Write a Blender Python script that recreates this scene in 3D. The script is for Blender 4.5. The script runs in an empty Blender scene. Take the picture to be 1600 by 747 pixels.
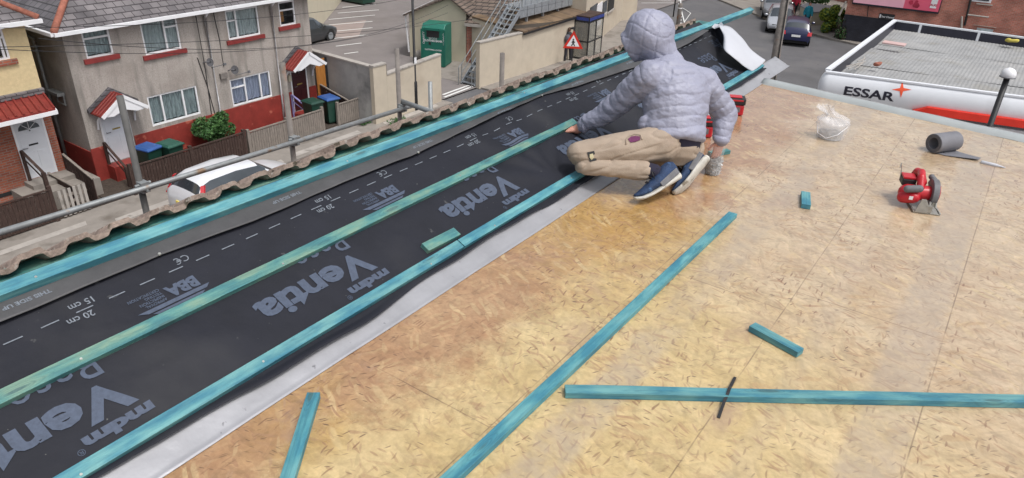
import bpy, bmesh, math, random
import numpy as np
from mathutils import Vector, Matrix, noise
R = math.radians
rnd = random.Random(7)
sc = bpy.context.scene
COL = sc.collection

# ---------------------------------------------------------------- camera
F, YAW, PITCH, ROLL, HC = 1125.0, 0.598319255, 0.491776105, 0.0363471328, 1.72
fwd = Vector((-math.sin(YAW)*math.cos(PITCH), math.cos(YAW)*math.cos(PITCH), -math.sin(PITCH)))
rgt = Vector((math.cos(YAW), math.sin(YAW), 0)); upv = rgt.cross(fwd)
rgt2 = rgt*math.cos(ROLL) + upv*math.sin(ROLL); upv2 = -rgt*math.sin(ROLL) + upv*math.cos(ROLL)
CAM = Vector((0, 0, HC))
cd = bpy.data.cameras.new('camera'); cam = bpy.data.objects.new('camera', cd); COL.objects.link(cam)
m = Matrix((rgt2, upv2, -fwd)).transposed().to_4x4(); m.translation = CAM; cam.matrix_world = m
cd.sensor_width = 36; cd.lens = F/1600*36; cd.clip_start = .05; cd.clip_end = 2000
sc.camera = cam

# ---------------------------------------------------------------- sky, sun, exposure
SUN_EL, SUN_AZ = 58, 200      # soft overcast light from high on the right, behind the camera
w = bpy.data.worlds.new('World'); sc.world = w; w.use_nodes = True
nt = w.node_tree; bg = nt.nodes['Background']
sky = nt.nodes.new('ShaderNodeTexSky'); sky.sky_type = 'NISHITA'; sky.sun_disc = False
sky.sun_elevation = R(SUN_EL); sky.sun_rotation = R(SUN_AZ-90); sky.dust_density = 4; sky.air_density = 1.0
hs = nt.nodes.new('ShaderNodeHueSaturation'); hs.inputs['Saturation'].default_value = .3; hs.inputs['Value'].default_value = 1.0
nt.links.new(sky.outputs[0], hs.inputs['Color']); nt.links.new(hs.outputs[0], bg.inputs['Color'])
bg.inputs['Strength'].default_value = .15
sl = bpy.data.lights.new('sun', 'SUN'); sl.energy = 1.6; sl.angle = R(10); sl.color = (1, .985, .96)
so = bpy.data.objects.new('sun', sl); COL.objects.link(so)
sd = Vector((math.cos(R(SUN_EL))*.75, math.cos(R(SUN_EL))*-.1, math.sin(R(SUN_EL))))
so.rotation_euler = sd.to_track_quat('Z', 'Y').to_euler()
sky.sun_rotation = math.atan2(sd.x, sd.y)
vs = sc.view_settings; vs.view_transform = 'Standard'; vs.look = 'None'; vs.gamma = 1; vs.exposure = .20

# ---------------------------------------------------------------- geometry of the place
GZ = -8.3                      # street level below the flat roof (the deck is z = 0)
XE, AL = -1.765, R(25)         # the kink where the flat deck meets the rising slope, and its pitch
HX = -23.3                     # front wall plane of the houses over the street
def ray(px, py): return fwd + rgt2*((px-800)/F) - upv2*((py-373.5)/F)
def atz(px, py, z): r = ray(px, py); return CAM + r*((z-HC)/r.z)
def atx(px, py, x): r = ray(px, py); return CAM + r*(x/r.x)
def atp(px, py, p0, d):        # vertical plane through p0 with horizontal direction d
    n = Vector((d[1], -d[0], 0)); r = ray(px, py); return CAM + r*((Vector(p0)-CAM).dot(n)/r.dot(n))
def atd(px, py, rho):          # at horizontal distance rho along the view axis
    n = Vector((-math.sin(YAW), math.cos(YAW), 0)); r = ray(px, py); return CAM + r*(rho/r.dot(n))
UD = Vector((-math.cos(AL), 0, math.sin(AL))); ND = Vector((math.sin(AL), 0, math.cos(AL)))
def S(s, y, o=0): return Vector((XE, y, 0)) + UD*s + ND*o

# ---------------------------------------------------------------- helpers
def lin(c): return tuple(c)+(1,) if len(c) == 3 else c
def hexc(h):
    v = [int(h[i:i+2], 16)/255 for i in (0, 2, 4)]
    return tuple((x/12.92 if x <= .04045 else ((x+.055)/1.055)**2.4) for x in v)
def mk(name, col, rough=.7, var=.25, scale=3, det=6, bump=0, bscale=60, metal=0, stretch=(1, 1, 1), spots=None, coat=0, emit=None, world=False, trans=0, alpha=1, sheen=0):
    m = bpy.data.materials.new(name); m.use_nodes = True; n = m.node_tree.nodes; l = m.node_tree.links
    b = n['Principled BSDF']; b.inputs['Roughness'].default_value = rough; b.inputs['Metallic'].default_value = metal
    b.inputs['Coat Weight'].default_value = coat; b.inputs['Coat Roughness'].default_value = .15
    tc = n.new('ShaderNodeTexCoord'); mp = n.new('ShaderNodeMapping'); mp.inputs['Scale'].default_value = stretch
    oi = n.new('ShaderNodeObjectInfo'); ad = n.new('ShaderNodeVectorMath'); ad.operation = 'ADD'
    ml = n.new('ShaderNodeMath'); ml.operation = 'MULTIPLY'; ml.inputs[1].default_value = 37.0
    l.new(oi.outputs['Random'], ml.inputs[0]); l.new(tc.outputs['Object'], ad.inputs[0]); l.new(ml.outputs[0], ad.inputs[1]); l.new(ad.outputs[0], mp.inputs[0])
    nz = n.new('ShaderNodeTexNoise'); nz.inputs['Scale'].default_value = scale; nz.inputs['Detail'].default_value = det; nz.inputs['Roughness'].default_value = .65
    l.new(mp.outputs[0], nz.inputs['Vector'])
    cr = n.new('ShaderNodeValToRGB'); e = cr.color_ramp.elements
    e[0].position = .3; e[1].position = .7
    e[0].color = lin([c*(1-var) for c in col[:3]]); e[1].color = lin([min(1, c*(1+var)) for c in col[:3]])
    l.new(nz.outputs[0], cr.inputs[0]); out = cr.outputs[0]
    if spots:                   # (colour, scale, threshold, softness)
        for (c2, s2, th, sf) in spots:
            n2 = n.new('ShaderNodeTexNoise'); n2.inputs['Scale'].default_value = s2; n2.inputs['Detail'].default_value = 5
            l.new(mp.outputs[0], n2.inputs['Vector'])
            mr = n.new('ShaderNodeMapRange'); mr.inputs[1].default_value = th; mr.inputs[2].default_value = th+sf
            l.new(n2.outputs[0], mr.inputs[0]); mx = n.new('ShaderNodeMixRGB'); l.new(mr.outputs[0], mx.inputs[0])
            l.new(out, mx.inputs[1]); mx.inputs[2].default_value = lin(c2); out = mx.outputs[0]
    l.new(out, b.inputs['Base Color'])
    if bump:
        n3 = n.new('ShaderNodeTexNoise'); n3.inputs['Scale'].default_value = bscale; n3.inputs['Detail'].default_value = 4
        l.new(mp.outputs[0], n3.inputs['Vector']); bp = n.new('ShaderNodeBump'); bp.inputs['Strength'].default_value = bump; bp.inputs['Distance'].default_value = .01
        l.new(n3.outputs[0], bp.inputs['Height']); l.new(bp.outputs[0], b.inputs['Normal'])
    if trans: b.inputs['Transmission Weight'].default_value = trans
    if alpha < 1: b.inputs['Alpha'].default_value = alpha
    if emit: b.inputs['Emission Color'].default_value = lin(emit); b.inputs['Emission Strength'].default_value = 1
    return m
def node_out(m, name): return m.node_tree.nodes[name]

def obj(name, bm, mat, parent=None, smooth=False, bevel=0, loc=None):
    me = bpy.data.meshes.new(name)
    if isinstance(bm, bmesh.types.BMesh):
        bm.normal_update(); bm.to_mesh(me); bm.free()
    else: me.from_pydata(*bm)
    if mat: me.materials.append(mat)
    if smooth:
        me.polygons.foreach_set('use_smooth', [True]*len(me.polygons))
    o = bpy.data.objects.new(name, me); COL.objects.link(o)
    if parent: o.parent = parent
    if loc is not None: o.location = loc
    if bevel:
        md = o.modifiers.new('bevel', 'BEVEL'); md.width = bevel; md.segments = 2; md.limit_method = 'ANGLE'; md.angle_limit = R(40)
    return o
def tag(o, label, cat, group=None):
    o['label'] = label; o['category'] = cat
    if group: o['group'] = group
    return o
def thing(name, label, cat, loc=(0, 0, 0), rz=0, group=None):
    o = bpy.data.objects.new(name, None); COL.objects.link(o); o.location = loc; o.rotation_euler = (0, 0, rz); o.empty_display_size = .2
    return tag(o, label, cat, group)
def world_parent(root):        # children are modelled in world space: undo the root's transform
    inv = Matrix.LocRotScale(root.location, root.rotation_euler, (1, 1, 1)).inverted()
    for c in COL.objects:
        if c.parent == root: c.matrix_parent_inverse = inv
def struct(o, kind='structure'): o['kind'] = kind; return o
def B(): return bmesh.new()
def box(bm, a, b, mtx=None):
    x0, y0, z0 = a; x1, y1, z1 = b
    v = [Vector(p) for p in ((x0,y0,z0),(x1,y0,z0),(x1,y1,z0),(x0,y1,z0),(x0,y0,z1),(x1,y0,z1),(x1,y1,z1),(x0,y1,z1))]
    if mtx: v = [mtx @ p for p in v]
    v = [bm.verts.new(p) for p in v]
    for f in ((0,3,2,1),(4,5,6,7),(0,1,5,4),(1,2,6,5),(2,3,7,6),(3,0,4,7)): bm.faces.new([v[i] for i in f])
    return bm
def frame(p, q, up=Vector((0, 0, 1))):   # matrix with X along p->q
    x = (Vector(q)-Vector(p)).normalized(); z = up - x*up.dot(x)
    if z.length < 1e-4: z = Vector((1, 0, 0)) - x*x.x
    z.normalize(); y = z.cross(x); mt = Matrix((x, y, z)).transposed().to_4x4(); mt.translation = Vector(p); return mt
def beam(bm, p, q, wd, ht, up=Vector((0, 0, 1)), z0=None):
    mt = frame(p, q, up); L = (Vector(q)-Vector(p)).length; a = -ht/2 if z0 is None else z0
    return box(bm, (0, -wd/2, a), (L, wd/2, a+ht), mt)
def tube(bm, pts, r, n=10, cap=True):
    pts = [Vector(p) for p in pts]; rings = []
    for i, p in enumerate(pts):
        t = (pts[min(i+1, len(pts)-1)]-pts[max(i-1, 0)]).normalized()
        mt = frame(p, p+t); rr = r[i] if hasattr(r, '__len__') else r
        rings.append([bm.verts.new(mt @ Vector((0, rr*math.cos(2*math.pi*k/n), rr*math.sin(2*math.pi*k/n)))) for k in range(n)])
    for a, b in zip(rings, rings[1:]):
        for k in range(n): bm.faces.new((a[k], a[(k+1)%n], b[(k+1)%n], b[k]))
    if cap: bm.faces.new(rings[0][::-1]); bm.faces.new(rings[-1])
    return bm
def loft(bm, rings, close=True):  # rings: (centre, ax, ay, exponent)
    n = 24; rs = []
    for (c, ax, ay) in rings:
        c, ax, ay = Vector(c), Vector(ax), Vector(ay)
        rs.append([bm.verts.new(c+ax*math.cos(2*math.pi*k/n)+ay*math.sin(2*math.pi*k/n)) for k in range(n)])
    for a, b in zip(rs, rs[1:]):
        for k in range(n): bm.faces.new((a[k], a[(k+1)%n], b[(k+1)%n], b[k]))
    if close: bm.faces.new(rs[0][::-1]); bm.faces.new(rs[-1])
    return bm
def sphere(bm, c, r, seg=16, mtx=None):
    r = r if hasattr(r, '__len__') else (r, r, r)
    mt = Matrix.LocRotScale(Vector(c), mtx.to_quaternion() if mtx else None, Vector(r))
    bmesh.ops.create_uvsphere(bm, u_segments=seg, v_segments=seg//2+2, radius=1, matrix=mt); return bm
def poly(bm, pts): return bm.faces.new([bm.verts.new(Vector(p)) for p in pts])
def prism(bm, pts, ext):        # polygon extruded by vector ext
    a = [bm.verts.new(Vector(p)) for p in pts]; b = [bm.verts.new(Vector(p)+Vector(ext)) for p in pts]; n = len(a)
    bm.faces.new(a); bm.faces.new(b[::-1])
    for k in range(n): bm.faces.new((a[k], b[k], b[(k+1)%n], a[(k+1)%n]))
    bmesh.ops.recalc_face_normals(bm, faces=bm.faces[:]); return bm
def grid(fn, nu, nv):           # fn(u,v) in 0..1 -> point ; returns pydata
    v = [tuple(fn(i/nu, j/nv)) for i in range(nu+1) for j in range(nv+1)]
    f = [(i*(nv+1)+j, (i+1)*(nv+1)+j, (i+1)*(nv+1)+j+1, i*(nv+1)+j+1) for i in range(nu) for j in range(nv)]
    return (v, [], f)
def capsule(bm, p, q, r0, r1, n=14):
    p, q = Vector(p), Vector(q); mt = frame(p, q); L = (q-p).length; rings = []
    prof = [(-r0*math.cos(a), r0*math.sin(a)) for a in (.15, .5, .9, 1.3)] + [(0, r0), (L*.5, (r0+r1)/2), (L, r1)] + [(L+r1*math.cos(a), r1*math.sin(a)) for a in (1.3, .9, .5, .15)]
    for (x, r) in prof: rings.append([bm.verts.new(mt @ Vector((x, r*math.cos(2*math.pi*k/n), r*math.sin(2*math.pi*k/n)))) for k in range(n)])
    for a, b in zip(rings, rings[1:]):
        for k in range(n): bm.faces.new((a[k], a[(k+1)%n], b[(k+1)%n], b[k]))
    bm.faces.new(rings[0][::-1]); bm.faces.new(rings[-1]); return bm
def chain(bm, pts, rads):
    for i in range(len(pts)-1): capsule(bm, pts[i], pts[i+1], rads[i], rads[i+1])
    return bm
def remesh(bm, vox, smooth=6):
    bmesh.ops.recalc_face_normals(bm, faces=bm.faces[:])
    me = bpy.data.meshes.new('t'); bm.to_mesh(me); bm.free(); o = bpy.data.objects.new('t', me); COL.objects.link(o)
    md = o.modifiers.new('r', 'REMESH'); md.mode = 'VOXEL'; md.voxel_size = vox
    if smooth: ms = o.modifiers.new('s', 'SMOOTH'); ms.factor = .5; ms.iterations = smooth
    dg = bpy.context.evaluated_depsgraph_get(); dg.update()
    out = bpy.data.meshes.new_from_object(o.evaluated_get(dg)); bpy.data.objects.remove(o); return out
def meshobj(name, me, mat, parent=None, smooth=True):
    me.materials.clear(); me.materials.append(mat)
    if smooth: me.polygons.foreach_set('use_smooth', [True]*len(me.polygons))
    o = bpy.data.objects.new(name, me); COL.objects.link(o); o.parent = parent; return o
def text_mesh(body, size, bold=0, align='LEFT', xs=1.0, space=1.0):
    c = bpy.data.curves.new('t', 'FONT'); c.body = body; c.size = size; c.offset = bold; c.align_x = align; c.resolution_u = 3; c.space_character = space
    o = bpy.data.objects.new('t', c); COL.objects.link(o); dg = bpy.context.evaluated_depsgraph_get(); dg.update()
    me = bpy.data.meshes.new_from_object(o.evaluated_get(dg)); bpy.data.objects.remove(o)
    v = [(p.co.x*xs, p.co.y) for p in me.vertices]; f = [tuple(p.vertices) for p in me.polygons]
    return v, f
def put_text(items, fn, name, mat, parent):   # items: (verts2d, faces, x0, y0) ; fn maps (u,v) to 3D
    V, Fc = [], []
    for (v, f, x0, y0) in items:
        k = len(V); V += [(x+x0, y+y0) for (x, y) in v]; Fc += [tuple(i+k for i in q) for q in f]
    bm = B(); vs_ = [bm.verts.new((x, y, 0)) for x, y in V]
    for q in Fc:
        try: bm.faces.new([vs_[i] for i in q])
        except ValueError: pass
    bmesh.ops.remove_doubles(bm, verts=bm.verts[:], dist=1e-6)
    bmesh.ops.triangulate(bm, faces=bm.faces[:])
    for it in range(3):
        le = [e for e in bm.edges if e.calc_length() > .03]
        if not le or len(bm.faces) > 9000: break
        bmesh.ops.subdivide_edges(bm, edges=le, cuts=1); bmesh.ops.triangulate(bm, faces=[f for f in bm.faces if len(f.verts) > 3])
    for v in bm.verts: v.co = fn(v.co.x, v.co.y)
    o = obj(name, bm, mat, parent); return o
def rect2(w_, h_): return ([(0, 0), (w_, 0), (w_, h_), (0, h_)], [(0, 1, 2, 3)])

# ---------------------------------------------------------------- materials
def wood_mat(name, c1, c2, c3):
    m = mk(name, c1, rough=.6, var=.2, scale=2.5, stretch=(1, 6, 6), bump=.25, bscale=30)
    n = m.node_tree.nodes; l = m.node_tree.links; b = n['Principled BSDF']
    mp = n['Mapping']
    m2 = n.new('ShaderNodeMapping'); m2.inputs['Scale'].default_value = (1.5, 40, 40); tc = n['Vector Math']
    l.new(tc.outputs[0], m2.inputs[0])
    g = n.new('ShaderNodeTexNoise'); g.inputs['Scale'].default_value = 2.0; g.inputs['Detail'].default_value = 8; g.inputs['Distortion'].default_value = .6; l.new(m2.outputs[0], g.inputs['Vector'])
    m3 = n.new('ShaderNodeMapping'); m3.inputs['Scale'].default_value = (2.2, 7, 7); l.new(tc.outputs[0], m3.inputs[0])
    p = n.new('ShaderNodeTexNoise'); p.inputs['Scale'].default_value = 3; p.inputs['Detail'].default_value = 7; l.new(m3.outputs[0], p.inputs['Vector'])
    cr = n.new('ShaderNodeValToRGB'); e = cr.color_ramp.elements; e[0].position = .38; e[1].position = .62
    e[0].color = lin(c2); e[1].color = lin(c3); x = e.new(.5); x.color = lin(c1); l.new(p.outputs[0], cr.inputs[0])
    mx = n.new('ShaderNodeMixRGB'); mx.blend_type = 'MULTIPLY'; mx.inputs[0].default_value = .75
    c_ = n.new('ShaderNodeValToRGB'); c_.color_ramp.elements[0].position = .3; c_.color_ramp.elements[0].color = (.58, .64, .68, 1); c_.color_ramp.elements[1].position = .65; c_.color_ramp.elements[1].color = (1.08, 1.05, 1.02, 1)
    l.new(g.outputs[0], c_.inputs[0]); l.new(cr.outputs[0], mx.inputs[1]); l.new(c_.outputs[0], mx.inputs[2])
    # knots
    m4 = n.new('ShaderNodeMapping'); m4.inputs['Scale'].default_value = (3.2, 16, 5); l.new(tc.outputs[0], m4.inputs[0])
    vo = n.new('ShaderNodeTexVoronoi'); vo.inputs['Scale'].default_value = 1; l.new(m4.outputs[0], vo.inputs['Vector'])
    rg = n.new('ShaderNodeMath'); rg.operation = 'MULTIPLY'; rg.inputs[1].default_value = 75; l.new(vo.outputs['Distance'], rg.inputs[0]); rs_ = n.new('ShaderNodeMath'); rs_.operation = 'SINE'; l.new(rg.outputs[0], rs_.inputs[0])
    rf = n.new('ShaderNodeMapRange'); rf.inputs[1].default_value = .12; rf.inputs[2].default_value = .42; rf.inputs[3].default_value = .42; rf.inputs[4].default_value = 0; l.new(vo.outputs['Distance'], rf.inputs[0]); rm = n.new('ShaderNodeMath'); rm.operation = 'MULTIPLY'; l.new(rs_.outputs[0], rm.inputs[0]); l.new(rf.outputs[0], rm.inputs[1]); rc2 = n.new('ShaderNodeMixRGB'); rc2.use_clamp = True; l.new(rm.outputs[0], rc2.inputs[0]); l.new(mx.outputs[0], rc2.inputs[1]); rc2.inputs[2].default_value = lin(tuple(q*.45 for q in c2)); mx = rc2
    mr = n.new('ShaderNodeMapRange'); mr.inputs[1].default_value = .10; mr.inputs[2].default_value = .17; mr.inputs[3].default_value = 1; mr.inputs[4].default_value = 0
    l.new(vo.outputs['Distance'], mr.inputs[0]); mk2 = n.new('ShaderNodeMixRGB'); mk2.inputs[2].default_value = (.05, .11, .11, 1)
    kf = n.new('ShaderNodeMath'); kf.operation = 'MULTIPLY'; kf.inputs[1].default_value = .7; l.new(mr.outputs[0], kf.inputs[0])
    l.new(kf.outputs[0], mk2.inputs[0]); l.new(mx.outputs[0], mk2.inputs[1]); l.new(mk2.outputs[0], b.inputs['Base Color'])
    return m
M = {}
M['teal'] = wood_mat('treated_timber', (.085, .265, .305), (.042, .195, .265), (.135, .33, .34))
M['teal_b'] = wood_mat('treated_timber_blue', (.08, .275, .32), (.045, .205, .28), (.13, .34, .365))
M['teal_g'] = wood_mat('treated_timber_green', (.095, .25, .225), (.05, .185, .20), (.17, .29, .22))
M['teal_d'] = wood_mat('treated_timber_dark', (.07, .22, .19), (.03, .14, .15), (.15, .28, .22))
M['foamy'] = mk('yellow_foam', (.5, .42, .08), rough=.9, var=.2)
M['cut'] = mk('cut_wood', (.55, .48, .3), var=.15, scale=20)
M['screw'] = mk('zinc_screw', (.6, .6, .55), rough=.3, metal=.8)
M['mem'] = mk('roof_membrane', (.011, .012, .019), rough=.66, var=.2, scale=4, bump=.55, bscale=7, spots=[((.10, .10, .10), 22, .70, .10), ((.032, .032, .036), 1.7, .54, .25), ((.12, .12, .115), 60, .74, .03)])
M['mem'].node_tree.nodes['Principled BSDF'].inputs['Specular IOR Level'].default_value = .35
M['mem2'] = mk('roof_membrane_lap', (.068, .067, .07), rough=.6, var=.25, scale=5, bump=.15, bscale=60, spots=[((.13, .13, .13), 3, .6, .2)])
M['memw'] = mk('membrane_underside', (.50, .51, .55), rough=.6, var=.05)
M['print'] = mk('membrane_print', (.062, .08, .122), rough=.65, var=.2, scale=60)
M['print2'] = mk('membrane_print_pale', (.17, .19, .22), rough=.65, var=.3, scale=80)
M['lead'] = mk('grey_flashing', (.37, .37, .39), rough=.42, var=.12, scale=4, metal=.35, bump=.25, bscale=14, spots=[((.16, .16, .17), 25, .68, .05)])
M['trim'] = mk('grp_edge', (.36, .385, .385), rough=.28, var=.08, scale=6, coat=.4, bump=.1, bscale=12)
M['tile'] = mk('concrete_tile', (.31, .235, .195), rough=.9, var=.35, scale=12, bump=.8, bscale=60, spots=[((.09, .07, .05), 9, .6, .06), ((.42, .37, .33), 30, .6, .1)])
M['white'] = mk('white_upvc', (.78, .78, .8), rough=.35, var=.05)
M['glass'] = mk('window_glass', (.05, .06, .07), rough=.06, var=.3, scale=1)
M['net'] = mk('net_curtain', (.33, .38, .40), rough=.3, var=.5, scale=2.5, stretch=(1, 9, 1), coat=.5)
M['net_b'] = mk('lilac_curtain', (.36, .38, .52), rough=.3, var=.3, scale=2.5, stretch=(1, 9, 1), coat=.5)
M['dash'] = mk('pebbledash', (.385, .345, .315), rough=.95, var=.16, scale=22, bump=1.0, bscale=45, spots=[((.24, .205, .18), .55, .52, .2), ((.22, .2, .18), 40, .6, .08)])
_m = M['dash']; _n = _m.node_tree.nodes; _l = _m.node_tree.links; _t = _n['Texture Coordinate']
_p = _n.new('ShaderNodeMapping'); _p.inputs['Scale'].default_value = (1, 2.6, .32); _l.new(_t.outputs['Object'], _p.inputs[0]); _q = _n.new('ShaderNodeTexNoise'); _q.inputs['Scale'].default_value = 1.6; _q.inputs['Detail'].default_value = 6; _l.new(_p.outputs[0], _q.inputs['Vector'])
_r = _n.new('ShaderNodeMapRange'); _r.inputs[1].default_value = .48; _r.inputs[2].default_value = .72; _r.inputs[4].default_value = .7; _l.new(_q.outputs[0], _r.inputs[0]); _x = _n.new('ShaderNodeMixRGB'); _x.inputs[2].default_value = (.16, .15, .135, 1)
_b = _n['Principled BSDF']; _s = _b.inputs['Base Color'].links[0].from_socket; _l.new(_s, _x.inputs[1]); _l.new(_r.outputs[0], _x.inputs[0]); _l.new(_x.outputs[0], _b.inputs['Base Color'])
M['net2'] = mk('pale_net_curtain', (.42, .46, .48), rough=.3, var=.35, scale=4, stretch=(1, 6, 1), coat=.5)
M['yel'] = mk('yellow_render', (.62, .5, .29), rough=.9, var=.1, scale=10, bump=.5, bscale=50, spots=[((.4, .3, .17), .6, .52, .2)])
M['cream'] = mk('cream_render', (.50, .435, .345), rough=.9, var=.07, scale=2, bump=.3, bscale=30, spots=[((.42, .35, .27), .7, .55, .2)])
M['pinkp'] = mk('pale_pink_panel', (.55, .38, .36), var=.1)
M['creamy'] = mk('cream_paint', (.58, .53, .41), rough=.8, var=.05, scale=1.5, bump=.15, bscale=20, spots=[((.5, .44, .32), .5, .6, .2)])
M['redp'] = mk('red_paint', (.25, .032, .024), rough=.6, var=.2, scale=3, bump=.5, bscale=25, spots=[((.45, .12, .08), 2.5, .62, .06)])
M['redsill'] = mk('red_sill', (.22, .03, .028), rough=.5, var=.2, scale=8)
M['redtile'] = mk('red_canopy_tile', (.20, .028, .022), rough=.5, var=.25, scale=6)
M['ridge'] = mk('terracotta', (.33, .12, .08), rough=.8, var=.3, scale=8, bump=.5, bscale=30)
M['dkwood'] = mk('dark_fence_wood', (.05, .028, .022), rough=.9, var=.45, scale=5, stretch=(1, 8, 1), bump=.5, bscale=20, spots=[((.25, .2, .17), 7, .64, .1)])
M['gywood'] = mk('weathered_wood', (.22, .19, .165), rough=.95, var=.35, scale=5, stretch=(1, 8, 1), bump=.5, bscale=20)
M['orwood'] = mk('stained_board', (.42, .17, .035), rough=.6, var=.25, scale=3, stretch=(1, 10, 1))
M['galv'] = mk('galvanised_steel', (.36, .39, .42), rough=.45, var=.2, scale=8, metal=.5)
M['galvp'] = mk('scaffold_steel', (.27, .285, .29), rough=.55, var=.18, scale=14, metal=.4, spots=[((.22, .15, .1), 6, .64, .08)])
M['rustp'] = mk('weathered_post', (.19, .17, .155), rough=.9, var=.3, scale=9, spots=[((.22, .1, .05), 4, .62, .1)])
M['black'] = mk('black_metal', (.018, .018, .02), rough=.5, var=.2)
M['asph'] = mk('asphalt', (.112, .11, .115), rough=.9, var=.1, scale=1.2, bump=.4, bscale=80, spots=[((.14, .135, .135), .35, .5, .15), ((.085, .082, .083), 3.5, .66, .04), ((.09, .088, .09), .18, .55, .1)])
M['lot'] = mk('car_park_tarmac', (.20, .178, .172), rough=.95, var=.12, scale=.8, bump=.4, bscale=60, spots=[((.16, .14, .13), .25, .5, .15)])
M['lot2'] = mk('patched_tarmac', (.29, .235, .215), rough=.95, var=.1, scale=1.5)
M['pave'] = mk('pavement', (.25, .225, .20), rough=.95, var=.15, scale=2, bump=.4, bscale=40, spots=[((.15, .13, .11), 1.1, .55, .15)])
M['slab'] = mk('paving_slab', (.37, .34, .31), rough=.95, var=.15, scale=3, spots=[((.22, .2, .18), 2, .6, .1)])
M['kerb'] = mk('kerb_stone', (.33, .31, .29), rough=.9, var=.15, scale=4)
M['line'] = mk('road_paint', (.7, .7, .68), rough=.7, var=.12, scale=12)
M['soil'] = mk('soil', (.06, .045, .035), rough=1, var=.5, scale=12, bump=.8, bscale=30)
M['leaf'] = mk('leaf', (.06, .14, .035), rough=.6, var=.6, scale=12)
M['leafy'] = mk('leaf_golden', (.22, .27, .03), rough=.6, var=.45, scale=10)
M['leafd'] = mk('leaf_dark', (.035, .10, .025), rough=.6, var=.5, scale=8)
M['bark'] = mk('bark', (.08, .06, .045), rough=.9)
M['skin'] = mk('skin', (.55, .27, .2), rough=.5, var=.1, scale=30)
M['binG'] = mk('bin_green', (.012, .05, .035), rough=.45, var=.15)
M['binL'] = mk('bin_lid_green', (.02, .085, .06), rough=.45, var=.15)
M['binB'] = mk('bin_lid_blue', (.03, .09, .28), rough=.45, var=.15)
M['rub'] = mk('rubber', (.02, .02, .02), rough=.8)
M['red'] = mk('red_plastic', (.48, .015, .025), rough=.35, var=.15, scale=12)
M['dgrey'] = mk('grey_rubber', (.14, .14, .15), rough=.6, var=.2, scale=20)
M['alu'] = mk('dusty_alloy', (.36, .35, .32), rough=.45, metal=.5, var=.25, scale=20)
M['canopyw'] = mk('fascia_white', (.74, .76, .8), rough=.35, var=.05, scale=1, spots=[((.55, .56, .58), .8, .6, .2)])
M['canopyr'] = mk('fascia_red', (.62, .03, .015), rough=.35, var=.12)
M['txt'] = mk('navy_lettering', (.02, .02, .035), rough=.4)
M['txtr'] = mk('orange_emblem', (.75, .09, .03), rough=.4, var=.3, scale=3)

def brick_mat(name, c1, c2, mortar, axis='Y', bw=.225, bh=.075, rough=.9, rotate=0, msize=.012, fac=1):
    m = mk(name, c1, rough=rough, bump=.3, bscale=40, var=.25, scale=4)
    n = m.node_tree.nodes; l = m.node_tree.links; b = n['Principled BSDF']
    tc = n['Texture Coordinate']; sx = n.new('ShaderNodeSeparateXYZ'); cb = n.new('ShaderNodeCombineXYZ'); l.new(tc.outputs['Object'], sx.inputs[0])
    l.new(sx.outputs[{'X': 0, 'Y': 1}[axis]], cb.inputs[0]); l.new(sx.outputs[2], cb.inputs[1])
    br = n.new('ShaderNodeTexBrick'); br.inputs['Scale'].default_value = 1; br.inputs['Brick Width'].default_value = bw; br.inputs['Row Height'].default_value = bh
    br.inputs['Mortar Size'].default_value = msize; br.inputs['Color1'].default_value = lin(c1); br.inputs['Color2'].default_value = lin(c2); br.inputs['Mortar'].default_value = lin(mortar)
    br.inputs['Mortar Smooth'].default_value = .3
    l.new(cb.outputs[0], br.inputs[0])
    mx = n.new('ShaderNodeMixRGB'); mx.blend_type = 'MULTIPLY'; mx.inputs[0].default_value = .8
    n2 = n.new('ShaderNodeTexNoise'); n2.inputs['Scale'].default_value = 1.3; n2.inputs['Detail'].default_value = 8; l.new(tc.outputs['Object'], n2.inputs[0])
    c_ = n.new('ShaderNodeValToRGB'); c_.color_ramp.elements[0].position = .3; c_.color_ramp.elements[0].color = (.55, .52, .5, 1); c_.color_ramp.elements[1].position = .65; c_.color_ramp.elements[1].color = (1.2, 1.15, 1.1, 1)
    l.new(n2.outputs[0], c_.inputs[0]); l.new(br.outputs[0], mx.inputs[1]); l.new(c_.outputs[0], mx.inputs[2]); l.new(mx.outputs[0], b.inputs['Base Color'])
    return m
M['brick'] = brick_mat('red_brick', (.38, .11, .06), (.25, .07, .045), (.25, .19, .16))
M['brickx'] = brick_mat('red_brick_far', (.50, .17, .125), (.36, .12, .085), (.38, .27, .23), axis='X')
M['brickp'] = brick_mat('painted_brick', (.03, .032, .045), (.022, .024, .035), (.02, .02, .03), axis='X')
M['slate'] = brick_mat('slate', (.115, .11, .12), (.19, .18, .19), (.045, .04, .045), bw=.3, bh=.14, msize=.014)
M['slatex'] = brick_mat('slate_side', (.10, .098, .112), (.14, .135, .15), (.04, .04, .045), axis='X', bw=.3, bh=.14, msize=.014)
M['ctile'] = brick_mat('brown_roof_tile', (.13, .10, .085), (.19, .15, .125), (.035, .03, .027), axis='X', bw=.33, bh=.13, msize=.02)
M['ctiley'] = brick_mat('brown_lean_to_tile', (.22, .15, .085), (.12, .085, .06), (.05, .04, .03), axis='Y', bw=.9, bh=.3, msize=.03)

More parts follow.
